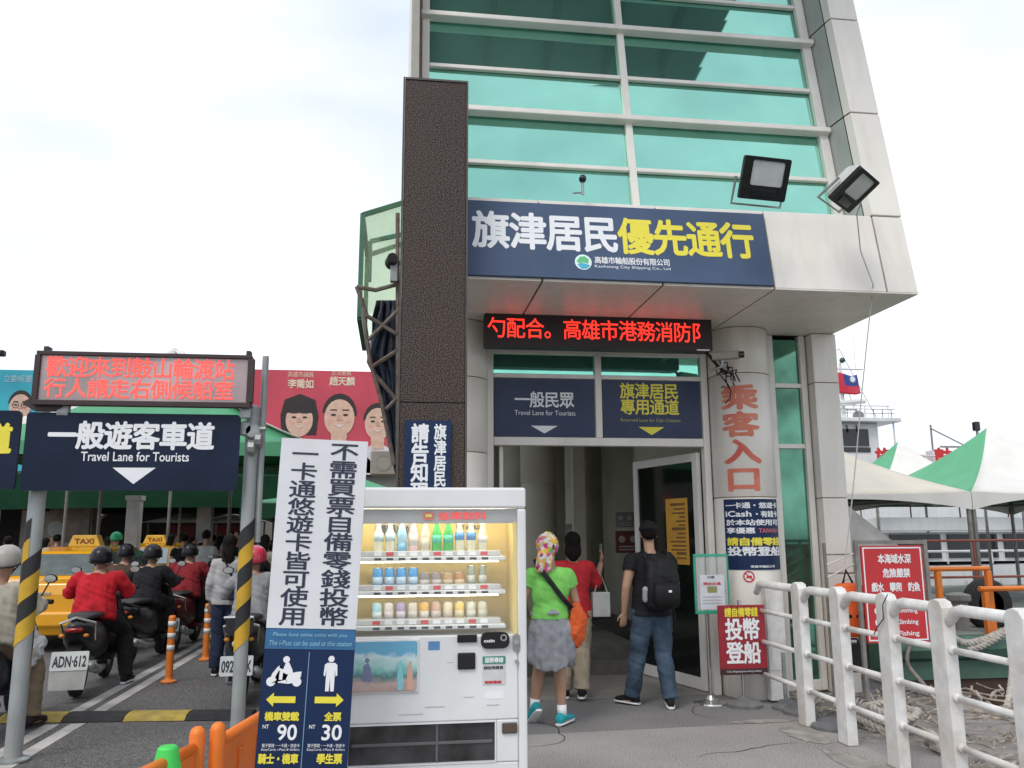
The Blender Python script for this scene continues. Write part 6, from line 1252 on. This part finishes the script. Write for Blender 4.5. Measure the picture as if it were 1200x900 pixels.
r2 = rider('rider in beige shirt and grey white helmet wearing sandals at the left edge', sc_c, J, fabric('beige_shirt', (0.46, 0.42, 0.34)), fabric('khaki', (0.20, 0.15, 0.10)), mat('helmet_beige', (0.42, 0.40, 0.36), 0.4), 0.05, shoes=(fabric('sandal', (0.03, 0.02, 0.02)), black), sleeve=0.8, legs=0.95)
bgm = thing('carrier_bag', 'white plastic carrier bag hanging beside the knee of the beige rider', 'bag', (-3.14, 8.05, 0.55))
b = B(); b.tube([(0, 0, 0), (0.01, 0, 0.12), (0, 0, 0.26)], [(0.09, 0.06), (0.13, 0.08), (0.04, 0.03)], 14, lat=(1, 0, 0), round_=True); b.build('bag_body', mat('plastic_bag', (0.55, 0.56, 0.56), 0.35), bgm, remesh=0.012, wrinkle=0.03, wf=14); B().tube([(-0.03, 0, 0.27), (0, 0, 0.38), (0.03, 0, 0.27)], 0.008, 5).build('handle', MATS['plastic_bag'], bgm)
r3 = rider('rider in black top and black helmet directly ahead of the red jacket', sc_f, seated(w=1.1), fabric('black_top', (0.015, 0.015, 0.017)), fabric('dark_trousers', (0.02,)*3), hb, 0.02)
r4 = rider('rider in dark red checked jacket on the dark red scooter', sc_d, seated(w=1.15), fabric('jacket_darkred', (0.22, 0.018, 0.022)), fabric('dark_trousers', (0.02,)*3), hb, 0.03)
r5 = rider('rider in navy jacket and black helmet further up the queue', sc_e, seated(w=1.1), fabric('jacket_navy', (0.02, 0.022, 0.035)), fabric('dark_trousers', (0.02,)*3), mat('helmet_brown', (0.05, 0.03, 0.03), 0.25), 0.03)
r6 = rider('rider with pink red helmet and grey top on the scooter behind the placard', sc_b, seated(w=1.0), fabric('grey_top', (0.30, 0.30, 0.31)), fabric('dark_trousers', (0.02,)*3), mat('helmet_pink', (0.60, 0.03, 0.08), 0.25, coat=0.6), 0.03)
J = stand(1.60, 0.0, 0.95); J['pel'] = (0, 0, 0.90)
pg_ = person('long haired woman in pale grey shirt and dark jeans standing by the right pole', (-1.98, 10.6, 0), R(-5), J, 0.012, fabric('pale_grey_shirt', (0.40, 0.39, 0.39)), fabric('dark_jeans', (0.025, 0.035, 0.07)), sleeve=0.9, loose=0.02)
hair_mesh(J, pg_, long=0.28, vox=0.012)
sb2 = thing('satchel', 'dark shoulder satchel on the back of the long haired woman', 'bag', (-1.98, 10.6, 0), R(-5)); B().box(0.05, 0.24, -0.20, -0.14, 0.86, 1.12).build('bag_body', fabric('navy_bag', (0.02, 0.03, 0.06)), sb2, bevel=0.02); B().tube([(0.1, -0.17, 1.12), (-0.05, -0.13, 1.38), (-0.1, 0.02, 1.42)], 0.012, 6).build('strap', black, sb2)
more = [(sc_f, r3, -2.35, 14.6, 3, 'black scooter in the right lane beyond the standing long haired woman', 'rider in black on the scooter beyond the long haired woman', 'black_top'),
        (sc_e, r5, -3.85, 17.6, -2, 'black scooter beside the taxi at the left side of the queue', 'rider in grey jacket close beside the second taxi', 'grey_top'),
        (sc_d, r4, -2.65, 18.4, 4, 'dark red scooter well up the queue near the market tents', 'rider in teal jacket well up the queue', 'queue_teal'),
        (sc_f, r3, -3.55, 19.8, 0, 'black scooter at the far head of the queue', 'rider in white top at the far head of the queue', 'queue_white'),
        (sc_f, r3, -3.95, 13.2, -3, 'black scooter squeezed between the nearest taxi and the queue', 'rider in brown jacket squeezed beside the nearest taxi', 'queue_brown'),
        (sc_d, r4, -2.05, 16.8, 2, 'dark red scooter at the right of the queue beyond the lane posts', 'rider in dark blue top at the right of the queue', 'queue_blue'),
        (sc_e, r5, -1.75, 19.0, 6, 'black scooter far up the right side of the queue', 'rider in pale blue top far up the right side', 'queue_pale'),
        (sc_f, r3, -3.1, 22.2, 0, 'black scooter at the very front of the queue by the tents', 'rider in grey at the very front of the queue', 'grey_top'),
        (sc_e, r5, -1.35, 12.6, 5, 'black scooter in the right lane behind the right striped pole', 'rider in dark green jacket behind the right striped pole', 'queue_green')]
QC = dict(queue_brown=(0.08, 0.05, 0.035), queue_blue=(0.03, 0.05, 0.12), queue_pale=(0.25, 0.33, 0.42), queue_teal=(0.04, 0.14, 0.16), queue_white=(0.5, 0.5, 0.5), queue_green=(0.03, 0.08, 0.05), black_top=(0.015, 0.015, 0.017), grey_top=(0.2, 0.2, 0.21))
for s0, p0, x, y, a, ls, lr, cm_ in more:
    for src, lab in ((s0, ls), (p0, lr)):
        o = copy_tree(src); o.location = (x, y, 0); o.rotation_euler = (0, 0, R(a)); o['label'] = lab
        for ch in o.children:
            if ch.name.startswith('shirt'):
                for sl_ in ch.material_slots: sl_.link = 'OBJECT'; sl_.material = fabric(cm_, QC[cm_])
# ================================================================ taxis
def taxi(label, x, y, rz, group='yellow taxis in the next lane', text='TAXI'):
    t = thing('taxi', label, 'taxi', (x, y, 0), rz, group); ty = mat('taxi_yellow', (0.78, 0.36, 0.012), 0.22, 0, 0.03, coat=0.6)
    def sec(yy, pts): return [(p[0], yy, p[1]) for p in pts]+[(-p[0], yy, p[1]) for p in reversed(pts)]
    def low(w_, zb, zs, zt, tw_): return [(w_*0.90, zb), (w_, zb+0.12), (w_*1.0, zs), (w_*0.97, zt-0.05), (tw_, zt)]
    S = [(-2.28, 0.66, 0.36, 0.62, 0.80, 0.55), (-2.24, 0.78, 0.24, 0.65, 0.95, 0.66), (-2.0, 0.84, 0.20, 0.68, 1.00, 0.70), (-1.45, 0.86, 0.18, 0.70, 0.98, 0.74), (0.6, 0.86, 0.18, 0.70, 0.95, 0.76), (1.2, 0.85, 0.19, 0.68, 0.92, 0.72), (1.9, 0.80, 0.20, 0.62, 0.78, 0.62), (2.2, 0.68, 0.26, 0.54, 0.66, 0.48), (2.27, 0.55, 0.34, 0.48, 0.56, 0.40)]
    b = B(); b.loft([sec(yy, low(w_, zb, zs, zt, tw_)) for yy, w_, zb, zs, zt, tw_ in S]); b.build('body', ty, t, smooth=False, fix=True, bevel=0.02)
    G = [(-1.62, 0.73, 0.97, 0.98), (-1.10, 0.70, 0.95, 1.38), (-0.75, 0.62, 0.95, 1.44), (0.1, 0.62, 0.93, 1.455), (0.45, 0.62, 0.93, 1.42), (1.15, 0.70, 0.92, 0.94)]
    b = B(); b.loft([[(w_*1.05 if zt > 1.2 else w_, yy, zb-0.03), (w_*0.98, yy, zb+(zt-zb)*0.5), (w_*0.90, yy, zt-0.02), (w_*0.72, yy, zt), (-w_*0.72, yy, zt), (-w_*0.90, yy, zt-0.02), (-w_*0.98, yy, zb+(zt-zb)*0.5), (-(w_*1.05 if zt > 1.2 else w_), yy, zb-0.03)] for yy, w_, zb, zt in G]); b.build('cabin', ty, t, fix=True, bevel=0.015)
    glm = mat('car_glass', (0.36, 0.42, 0.43), 0.06, 0.6, 0.1)
    # rear and front screens, a little proud
    def screen(y0, z0, w0, y1, z1, w1, nm, o=0.014):
        d = V((0, y1-y0, z1-z0)).normalized(); n = V((0, -d.z, d.y)) if y0 < 0 else V((0, d.z, -d.y)); n = n if n.z > 0 else -n
        P = [V((-w0, y0, z0)), V((w0, y0, z0)), V((w1, y1, z1)), V((-w1, y1, z1))]; q = [p+n*o for p in P]; b = B(); b.add(P+q, [(0, 1, 2, 3), (7, 6, 5, 4), (0, 4, 5, 1), (1, 5, 6, 2), (2, 6, 7, 3), (3, 7, 4, 0)]); b.build(nm, glm, t, fix=True)
    screen(-1.56, 1.03, 0.62, -1.16, 1.33, 0.52, 'rear_window'); screen(1.02, 1.0, 0.62, 0.55, 1.36, 0.52, 'windscreen')
    for s in (-1, 1):
        for y0, y1, z1 in ((-1.02, -0.42, 1.36), (-0.36, 0.62, 1.36)):
            P = [(s*0.735, y0-0.12 if y0 < -1 else y0, 1.0), (s*0.735, y1+(0.22 if y1 > 0.5 else 0), 1.0), (s*0.60, y1-0.10, z1), (s*0.60, y0+0.04, z1)]; q = [(p[0]+s*0.012, p[1], p[2]) for p in P]
            b = B(); b.add(P+q, [(0, 1, 2, 3), (7, 6, 5, 4), (0, 4, 5, 1), (1, 5, 6, 2), (2, 6, 7, 3), (3, 7, 4, 0)]); b.build('side_window', glm, t, fix=True)
        b = B(); b.loft([[(s*x, y_, z) for x, z in ((0.52, 0.72), (0.80, 0.74), (0.79, 0.90), (0.55, 0.90))] for y_ in (-2.275, -2.15)]); b.build('tail_light', mat('tail_red_lens', (0.45, 0.02, 0.02), 0.12, coat=0.5), t, fix=True)
        b = B(); b.loft([[(s*x, y_, z) for x, z in ((0.60, 0.755), (0.74, 0.765), (0.73, 0.83), (0.62, 0.83))] for y_ in (-2.285, -2.27)]); b.build('reverse_light', mat('clear_lens', (0.6, 0.6, 0.58), 0.1), t, fix=True)
        b = B(); b.loft([[(s*x, y_, z) for x, z in ((0.40, 0.52), (0.72, 0.56), (0.74, 0.68), (0.42, 0.64))] for y_ in (2.1, 2.2)]); b.build('headlight', MATS['clear_lens'], t, fix=True)
        for y_ in (-1.35, 1.35):
            B().lathe([(0.19, -0.09), (0.29, -0.10), (0.315, -0.06), (0.315, 0.06), (0.29, 0.10), (0.19, 0.09)], (s*0.78, y_, 0.315), 24, axis='x').build('tyre', rubber, t, smooth=True)
            B().lathe([(0.05, -0.10), (0.19, -0.085), (0.195, 0.085), (0.05, 0.10)], (s*0.785, y_, 0.315), 16, axis='x').build('rim', steel, t)
        B().sph((s*0.93, 0.62, 0.98), (0.09, 0.05, 0.06), 10, 8).build('wing_mirror', ty, t, smooth=True)
    B().box(-0.80, 0.80, -2.33, -2.24, 0.36, 0.56).build('rear_bumper', ty, t, bevel=0.03); B().box(-0.2, 0.2, -2.30, -2.285, 0.62, 0.74).build('number_plate', mat('plate_white', (0.7,)*3), t)
    B().box(-0.35, 0.35, -2.292, -2.27, 0.80, 0.83).build('boot_trim', chrome, t)
    s_ = B(); s_.loft([[(x, y_, z) for x, z in ((-w_, 1.445), (w_, 1.445), (w_*0.72, 1.63), (-w_*0.72, 1.63))] for w_, y_ in ((0.26, -0.42), (0.26, -0.22))]); so = s_.build('roof_sign', mat('taxi_sign_yellow', (0.80, 0.50, 0.06), 0.4), t, fix=True, bevel=0.012)
    lettering(text, -0.15, 0.15, 1.49, 1.57, -0.425, mat('sign_ink', (0.25, 0.05, 0.02)), so, 0.03, cjk=False)
    return t
taxi('nearest yellow taxi with clear rear window, left of the red jacket rider', -5.05, 15.2, R(-3))
taxi('second yellow taxi further along the lane ahead of the nearest one', -5.35, 20.4, R(-2))
taxi('third yellow taxi far up the lane near the crowd', -5.2, 26.5, R(-2))
# ================================================================ lane posts, cone, water barrier
ob = mat('post_orange', (0.80, 0.22, 0.03), 0.5, 0, 0.08, 6, dirt=0.3); refl = mat('reflective_white', (0.7, 0.7, 0.68), 0.4)
for k, (x, y) in enumerate(((-2.49, 10.2), (-2.46, 11.9))):
    t = thing('lane_post', ('flexible orange lane post with white bands, the nearer one on the double line', 'flexible orange lane post with white bands, the farther one by the grey shirted woman')[k], 'bollard', (x, y, 0), group='orange posts on the double line')
    B().lathe([(0.085, 0), (0.085, 0.015), (0.05, 0.03), (0.042, 0.05), (0.04, 0.70), (0.03, 0.72)], (0, 0, 0), 18).build('post', ob, t, smooth=False)
    for z in (0.34, 0.47, 0.60): B().lathe([(0.043, z), (0.043, z+0.06)], (0, 0, 0), 18).build('reflective_band', refl, t, smooth=True)
p1 = onY(232, 850, 4.45); p2 = onY(256, 845, 4.5)
op = mat('barrier_orange', (0.85, 0.20, 0.02), 0.45, 0, 0.06, 5, dirt=0.15)
for k, (p, dirv, lab) in enumerate(((p2, (0.20, 1.05), 'orange plastic crowd barrier running back beside the tilted placard'), (p1, (-0.28, -1.0), 'orange plastic crowd barrier coming towards the viewer at the bottom edge'))):
    t = thing('plastic_barrier', lab, 'barrier', (p.x, p.y, 0), 0, group='orange plastic barriers')
    d = V((dirv[0], dirv[1], 0)); zt = p.z
    B().tube([(0, 0, 0.0), (0, 0, zt-0.04)], 0.038, 16, round_=True).build('post', op, t, smooth=True)
    B().tube([(d.x, d.y, 0), (d.x, d.y, zt-0.05)], 0.038, 16, round_=True).build('post', op, t, smooth=True)
    n = V((-d.y, d.x, 0)).normalized()*0.018; a = d*0.04; c = d*0.96; zs = zt-0.10
    P = [a-n, c-n, c+n, a+n]; b = B(); b.loft([[p_+V((0, 0, z)) for p_ in P] for z in (0.12, zs)]); b.build('panel', op, t, fix=True, bevel=0.008)
    b = B(); b.tube([a+V((0, 0, zs)), c+V((0, 0, zs))], 0.028, 10); b.build('top_bar', op, t, smooth=True)
    for f in (0.25, 0.5, 0.75): 
        e = d*f; b = B(); b.loft([[q_+e+V((0, 0, z)) for q_ in (-n*1.7-d*0.03, -n*1.7+d*0.03, n*1.7+d*0.03, n*1.7-d*0.03)] for z in (0.2, zs-0.08)]); b.build('panel_rib', op, t, fix=True, bevel=0.006)
    for q_ in (V((0, 0, 0)), d): b = B(); b.box(-0.16, 0.16, -0.05, 0.05, 0.0, 0.05); b.M = Matrix.Identity(4); o = b.build('foot', op, t, bevel=0.015); o.location = q_
pc = onY(197, 874, 4.2); t = thing('traffic_cone', 'bright green plastic cone top at the bottom edge of the picture', 'cone', (pc.x, pc.y, 0))
gcm = mat('cone_green', (0.06, 0.62, 0.10), 0.45, 0, 0.05)
B().lathe([(0.19, 0.03), (0.17, 0.05), (0.045, pc.z-0.01), (0.035, pc.z), (0.02, pc.z)], (0, 0, 0), 24).build('cone_body', gcm, t, smooth=False); B().box(-0.22, 0.22, -0.22, 0.22, 0, 0.03).build('base', gcm, t, bevel=0.01)
# ================================================================ background: tents, billboards, hall, crowd
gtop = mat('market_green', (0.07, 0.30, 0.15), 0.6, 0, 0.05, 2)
mt = tent('large green market tent with white edge trim behind the lane signs', -4.15, 16.2, 2.6, 2.2, 3.12, 5.05, (gtop, gtop, gtop, gtop), 0.0, val=0.25, arc=0.02, group='green market tents')
for s in ((2.6, -2.2), (-2.6, -2.2)):
    pts = []
    for i in range(9):
        f = i/8; pts.append((s[0]*(1-f), s[1]*(1-f), 3.12+(5.05-3.12)*(0.62*f+0.38*f**2.6)+0.02))
    B().tube(pts, [(0.10, 0.012)]*9, 8, lat=(1, 0, -0.6)).build('edge_trim', tw, mt, smooth=True)
for o in mt.children:
    if o.name.startswith('valance'): o.data.materials[0] = gtop
gdk = mat('market_shade_green', (0.010, 0.045, 0.022), 0.8, 0, 0.1, 2, spec=0.1)  # shade from the tents in front painted into the second tent's green
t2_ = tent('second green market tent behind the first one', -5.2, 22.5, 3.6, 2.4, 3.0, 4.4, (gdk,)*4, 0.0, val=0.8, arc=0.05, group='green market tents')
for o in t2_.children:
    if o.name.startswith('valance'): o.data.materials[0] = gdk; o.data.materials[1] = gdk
tent('green market tent to the right behind the placard', -0.9, 21.0, 2.4, 2.4, 2.3, 3.0, (gtop,)*4, 0.0, val=0.35, arc=0.05, group='green market tents')
hall = thing('market_hall', 'concrete market hall with arched openings and pale columns behind the crowd', 'building', (0, 28, 0))
hc = mat('hall_concrete', (0.19, 0.18, 0.16), 0.8, 0, 0.1, 1, dirt=0.4); hdark = mat('hall_interior', (0.04, 0.035, 0.032), 0.9)
B().box(-32, 3, 4.0, 4.3, 0, 7.0).build('rear_wall', hdark, hall); B().box(-32, 3, 0.0, 12, 4.0, 6.2).build('upper_storey', hc, hall)
for x0 in (-28, -22, -16, -10.0, -4.0):
    n = 14; pts = [(x0, 0), (x0, 4.0), (x0+6, 4.0), (x0+6, 0), (x0+5.3, 0), (x0+5.3, 2.0)]+[(x0+3.0+2.3*math.cos(math.pi*k/n), 2.0+0.75*math.sin(math.pi*k/n)) for k in range(1, n)]+[(x0+0.7, 2.0), (x0+0.7, 0)]
    B().prism(pts, 0.0, 0.35).build('arch', hc, hall, fix=True)
pr2 = thing('pink_awning', 'faded pink and red striped awning roof at the left in front of the hall', 'awning', (0, 22, 0))
pm_ = mat('awning_pink', (0.62, 0.16, 0.22), 0.7, 0, 0.1, 2); 
for k in range(5):
    x0 = -12.6+k*1.05; b = B(); b.add([(x0, 0, 2.42), (x0+1.04, 0, 2.42), (x0+1.04-0.25*(k == 4)*2, 1.2, 3.1), (x0, 1.2, 3.1)], [(0, 1, 2, 3)]); o = b.build('roof_sheet', pm_ if k > 1 else mat('awning_red', (0.5, 0.08, 0.05), 0.7), pr2); md = o.modifiers.new('s', 'SOLIDIFY'); md.thickness = 0.03
B().box(-12.6, -7.35, -0.03, 0.0, 2.34, 2.42).build('front_edge', tw, pr2)
for x in (-12.4, -10.0, -7.6): B().box(x, x+0.12, 0.02, 0.14, 0, 2.34).build('post', gpost, pr2)
wal = thing('painted_pier', 'pale stone pier with faded painted round motifs beside the hall arch', 'pillar', (-8.6, 23.0, 0))
B().box(-0.85, 0.85, 0, 0.6, 0, 2.5).build('stonework', mat('pier_stone', (0.30, 0.25, 0.20), 0.8, 0, 0.2, 3, dirt=0.4), wal)
for k, (x, z) in enumerate(((-0.3, 1.2), (0.3, 1.25), (0, 1.8))): B().prism(disc(x, z, 0.2), -0.02, -0.005).build('motif', mat('motif_pale', (0.35, 0.4, 0.36), 0.8), wal, fix=True)
for k, (px_, Y, w_, lab) in enumerate(((154, 18.6, 0.26, 'white square column under the green tent, left of the pair'), (238, 21.5, 0.34, 'white square column under the green tent, right of the pair'))):
    p = onY(px_, 620, Y); t = thing('white_column', lab, 'column', (p.x, Y, 0), group='white columns under the tents')
    B().box(-w_/2, w_/2, 0, w_, 0, 2.35).build('shaft', mat('column_white', (0.58, 0.57, 0.55), 0.7, 0, 0.08, 2, dirt=0.3), t, bevel=0.01); B().box(-w_/2-0.03, w_/2+0.03, -0.03, w_+0.03, 2.35, 2.45).build('capital', MATS['column_white'], t)
for k, (px_, Y) in enumerate(((115, 17.5), (197, 19.5), (210, 21.0), (268, 18.5))):
    p = onY(px_, 620, Y); t = thing('tent_pole', ('thin tent pole left of the white column', 'thin tent pole in the middle of the market', 'thin tent pole just right of the middle one', 'thin tent pole close to the right striped pole')[k], 'pole', (p.x, Y, 0), group='thin market tent poles'); B().tube([(0, 0, 0), (0, 0, 2.9)], 0.035, 8).build('pipe', gpost, t); B().box(-0.08, 0.08, -0.08, 0.08, 0, 0.02).build('base_plate', gpost, t)
# billboards
rb = thing('red_billboard', 'large red election billboard with three smiling portraits and cream Chinese names', 'billboard', (0, 27.8, 0))
def onb(px_, py_, Y=27.8): p = onY(px_, py_, Y); return p.x, p.z
xl, zt_ = onb(62, 428); xr, _ = onb(520, 428); _, zb_ = onb(440, 526)
B().box(xl, xr, 0, 0.12, zb_, zt_).build('panel', mat('billboard_red', (0.60, 0.065, 0.10), 0.6, 0, 0.12, 0.5), rb)
B().box(xl, xr, 0.13, 0.25, zb_-0.2, zb_).build('frame', gpost, rb)
def portrait(px_, py_, s, white=True, bob=False, par=rb, Y=27.8, jacket=None, gl=False):
    x, z = onb(px_, py_, Y); k = 27.8/980*s; y0 = -0.004
    sk_ = mat('print_skin', (0.70, 0.45, 0.34), 0.6); 
    B().prism([(x+a*k, z+c*k) for a, c in ((-34, -62), (-32, -48), (-22, -38), (-8, -30), (8, -30), (22, -38), (32, -48), (34, -62))], y0, 0).build('print_shirt', jacket or mat('print_shirt', (0.66, 0.62, 0.66), 0.6), par, fix=True)
    B().prism([(x+17*k*math.cos(R(a_)), z-1*k+21*k*math.sin(R(a_))) for a_ in range(-5, 190, 13)] if not bob else [(x+a*k, z+c*k) for a, c in ((-19, -22), (-21, 0), (-17, 18), (0, 25), (17, 18), (21, 0), (19, -22))], y0*3, y0*2).build('print_hair', mat('print_hair', (0.03, 0.02, 0.02), 0.6), par, fix=True)
    B().prism(disc(x, z-5*k, 15*k, 24, 19*k), y0*5, y0*4).build('print_face', sk_, par, fix=True)
    if not bob: B().prism([(x+a*k, z+c*k) for a, c in ((-7, -34), (7, -34), (8, -18), (-8, -18))], y0*4, y0*3).build('print_neck', sk_, par, fix=True)
    if bob: B().prism([(x+a*k, z+c*k) for a, c in ((-15, 3), (15, 3), (13, 16), (-13, 16))], y0*7, y0*6).build('print_fringe', MATS['print_hair'], par, fix=True)
    b = B()
    for s_ in (-1, 1): b.prism(disc(x+s_*6*k, z-2*k, 2.6*k, 10, 1.1*k), y0*8, y0*7); b.prism([(x+s_*6*k-3.5*k, z+2.5*k), (x+s_*6*k+3.5*k, z+2.5*k), (x+s_*6*k+3*k, z+3.6*k), (x+s_*6*k-3*k, z+3.6*k)], y0*8, y0*7)
    b.build('print_eyes', MATS['print_hair'], par, fix=True)
    B().prism([(x-5*k, z-12*k), (x, z-14.5*k), (x+5*k, z-12*k), (x, z-12.6*k)], y0*8, y0*7).build('print_mouth', mat('print_teeth', (0.75, 0.7, 0.66), 0.6), par, fix=True)
    B().prism([(x-1.5*k, z-2*k), (x+1.0*k, z-2*k), (x+3.2*k, z-7.5*k), (x-2.8*k, z-7.5*k)], y0*8, y0*7).build('print_nose', mat('print_nose_tone', (0.60, 0.34, 0.25), 0.6), par, fix=True)
    for s_ in (-1, 1): B().prism(disc(x+s_*8.5*k, z-8*k, 3*k, 12, 2.2*k), y0*6, y0*5).build('print_cheek', mat('print_cheek_tone', (0.72, 0.38, 0.30), 0.6), par, fix=True)
    if gl:
        for s_ in (-1, 1): b = B(); ring(b, x+s_*6*k, z-2*k, 4*k, 4.8*k, y0*9); b.build('print_glasses', MATS['print_hair'], par)
portrait(351, 487, 1.02, bob=True); portrait(398, 484, 1.15); portrait(443, 492, 1.0)
crm = mat('print_cream', (0.78, 0.62, 0.45), 0.6)
def bbt(s, x0, y0, x1, y1, bold=0.03, m=crm, par=rb): a = onb(x0, y1); c = onb(x1, y0); lettering(s, a[0], c[0], a[1], c[1], -0.01, m, par, bold)
bbt('李喬如', 337, 445, 368, 455); bbt('高雄市議員', 337, 436, 368, 442, 0.0); bbt('趙天麟', 386, 442, 416, 452); bbt('立法委員', 388, 435, 412, 440, 0.0)
x0, z0 = onb(62, 476); x1, z1 = onb(150, 500); B().box(x0+2.5, x1, -0.01, 0, z1, z0+0.2).build('print_cream_patch', crm, rb)
tb_ = thing('turquoise_billboard', 'turquoise election billboard with a man in glasses at the left edge', 'billboard', (0, 27.8, 0))
xa_, za_ = onb(-160, 430); xb_, zb2 = onb(60, 520)
B().box(xa_, xb_-0.05, 0, 0.12, zb2-1, za_).build('panel', mat('billboard_turquoise', (0.04, 0.42, 0.52), 0.6, 0, 0.1, 0.5), tb_)
portrait(24, 473, 0.75, par=tb_, gl=True, jacket=mat('print_suit', (0.55, 0.62, 0.7), 0.6)); bbt('立委候選人', 4, 440, 46, 448, 0.0, mat('print_pale', (0.5, 0.65, 0.7)), tb_)
sl = thing('street_lamp', 'small dark street lamp head above the turquoise billboard', 'street lamp', (onb(4, 420)[0], 27.2, 0)); zl_ = onb(4, 419)[1]
B().tube([(-1.2, 0, 0), (-1.2, 0, zl_-0.1), (-0.2, 0, zl_)], 0.05, 6).build('arm', gpost, sl); B().box(-0.3, 0.3, -0.12, 0.12, zl_-0.08, zl_+0.1).build('lamp_head', black, sl, bevel=0.04)
# stalls with white umbrellas
for k, (px_, Y, lab) in enumerate(((214, 24.5, 'small white stall canopy behind the middle tent poles'), (272, 25.0, 'small white stall canopy just left of the right striped pole'))):
    p = onY(px_, 612, Y); t = thing('stall_canopy', lab, 'stall', (p.x, Y, 0), group='white stall canopies'); zc = p.z
    b = B(); b.loft([[(1.1*s_*math.cos(a), 0.8*s_*math.sin(a), zc+0.25*(1-s_)) for a in [2*math.pi*j/14 for j in range(14)]] for s_ in (1.0, 0.6, 0.1)]); b.build('canopy', tw, t, smooth=True)
    for x in (-0.9, 0.9): B().tube([(x, 0, 0), (x, 0, zc)], 0.03, 6).build('pole', gpost, t)
    B().box(-0.9, 0.9, -0.3, 0.3, 0.0, 0.9).build('counter', mat('stall_brown', (0.12, 0.08, 0.06), 0.8), t); B().box(-0.6, 0.2, 0.5, 0.55, 0.9, 1.9).build('stall_banner', mat('banner_maroon', (0.2, 0.03, 0.03), 0.7), t)
# crowd
cols = {'white': (0.6, 0.6, 0.6), 'black': (0.02, 0.02, 0.022), 'pink': (0.6, 0.25, 0.32), 'blue': (0.06, 0.12, 0.28), 'orange': (0.6, 0.2, 0.06), 'grey': (0.25, 0.26, 0.28), 'red': (0.45, 0.03, 0.04), 'cream': (0.5, 0.45, 0.36), 'teal': (0.05, 0.25, 0.25), 'purple': (0.2, 0.12, 0.28)}
protos = []
for k, (h, w_, long) in enumerate(((1.70, 1.08, 0), (1.62, 0.95, 0.22), (1.66, 1.0, 0.0), (1.58, 0.95, 0.1))):
    J = stand(h, 0.08*(k-1.5), w_); J['face'] = ((0, 1, 0), (0.4, 1, 0), (-0.8, -0.6, 0), (1, 0.1, 0))[k]
    p = thing('person', 'p', 'person'); b = B(); body_mesh(b, J); b.build('body', skin, p, remesh=0.022, sm=1)
    b = B(); leg_cloth(b, J); b.build('trousers', fabric('crowd_dark', (0.03, 0.03, 0.04)), p, remesh=0.025, wrinkle=0.01)
    b = B(); torso_cloth(b, J, sleeve=0.5, loose=0.02); b.build('shirt', fabric('crowd_white', cols['white']), p, remesh=0.025, wrinkle=0.012)
    hair_mesh(J, p, long=long, vox=0.022)
    for n in 'LR': shoe(J, n, p, black, black)
    protos.append([p, False])
crowd = [(9, 17.5, 0, 'black', 'dark haired person in black behind the beige rider, by the left pole'), (53, 19.0, 1, 'white', 'long haired person in white just right of the left pole, behind the taxi'), (62, 22.0, 2, 'pink', 'person in pink standing behind the nearest taxi roof'), (66, 20.5, 0, 'grey', 'person in grey between the pink shirt and the taxi sign'), (94, 20.0, 3, 'blue', 'person in blue just right of the nearest taxi sign'), (103, 21.5, 2, 'black', 'person in black right of the blue shirted person'), (127, 20.0, 1, 'orange', 'person in orange left of the green helmet'), (167, 24.0, 3, 'white', 'person in white above the second taxi roof'), (181, 24.5, 0, 'black', 'person in black at the roof of the second taxi'), (201, 19.5, 1, 'cream', 'person in cream ahead of the dark red jacket rider'), (209, 22.5, 2, 'grey', 'grey shirted person under the white stall canopy'), (216, 18.0, 0, 'black', 'black clothed person in front of the right white column'), (226, 21.0, 3, 'teal', 'teal shirted person beside the right white column'), (241, 17.0, 0, 'white', 'person in white with pale cap between the riders and the right pole'), (258, 18.5, 1, 'orange', 'small person in orange before the third taxi'), (271, 22.0, 2, 'purple', 'person in purple left of the right striped pole'), (284, 20.0, 3, 'red', 'person in red behind the right striped pole'), (311, 15.0, 1, 'cream', 'person in cream facing the viewer between the pole and the placard'), (36, 23.0, 3, 'cream', 'person in cream just behind the left pole'), (84, 24.0, 1, 'red', 'person in red behind the taxi sign'), (296, 23.5, 0, 'blue', 'person in blue beyond the pink helmet'), (150, 21.5, 2, 'purple', 'person in purple before the left white column'), (72, 26.0, 1, 'black', 'far person in black near the painted pier'), (110, 26.2, 0, 'white', 'far person in white between the pier and the thin tent pole'), (190, 26.4, 2, 'red', 'far person in red between the second taxi and the middle poles'), (232, 26.0, 3, 'white', 'far person in white just left of the right white column'), (250, 23.8, 0, 'grey', 'grey person above the third taxi roof'), (278, 17.2, 2, 'black', 'person in black just left of the right striped pole')]
for px_, Y, k, c, lab in crowd:
    p0, used = protos[k]
    o = p0 if not used else copy_tree(p0); protos[k][1] = True
    x = onY(px_, 640, Y).x; o.location = (x, Y, 0); o.rotation_euler = (0, 0, random.uniform(-0.5, 0.5)); o.scale = (1, 1, random.uniform(0.94, 1.02))
    o['label'] = lab; o['group'] = 'people crowding under the market tents'
    for ch in o.children:
        if ch.name.startswith('shirt'):
            for sl_ in ch.material_slots: sl_.link = 'OBJECT'; sl_.material = fabric('crowd_'+c, cols[c])
J = stand(1.66); p = person('person with round bright green helmet standing beyond the black helmeted rider', (onY(136, 630, 19).x, 19, 0), 0, J, 0.022, fabric('crowd_teal', cols['teal']), fabric('crowd_dark', (0.03, 0.03, 0.04)), wr_=0.008)
helmet(J, p, mat('helmet_green', (0.02, 0.38, 0.16), 0.25)); 
bpy.data.scenes.remove(SCT)
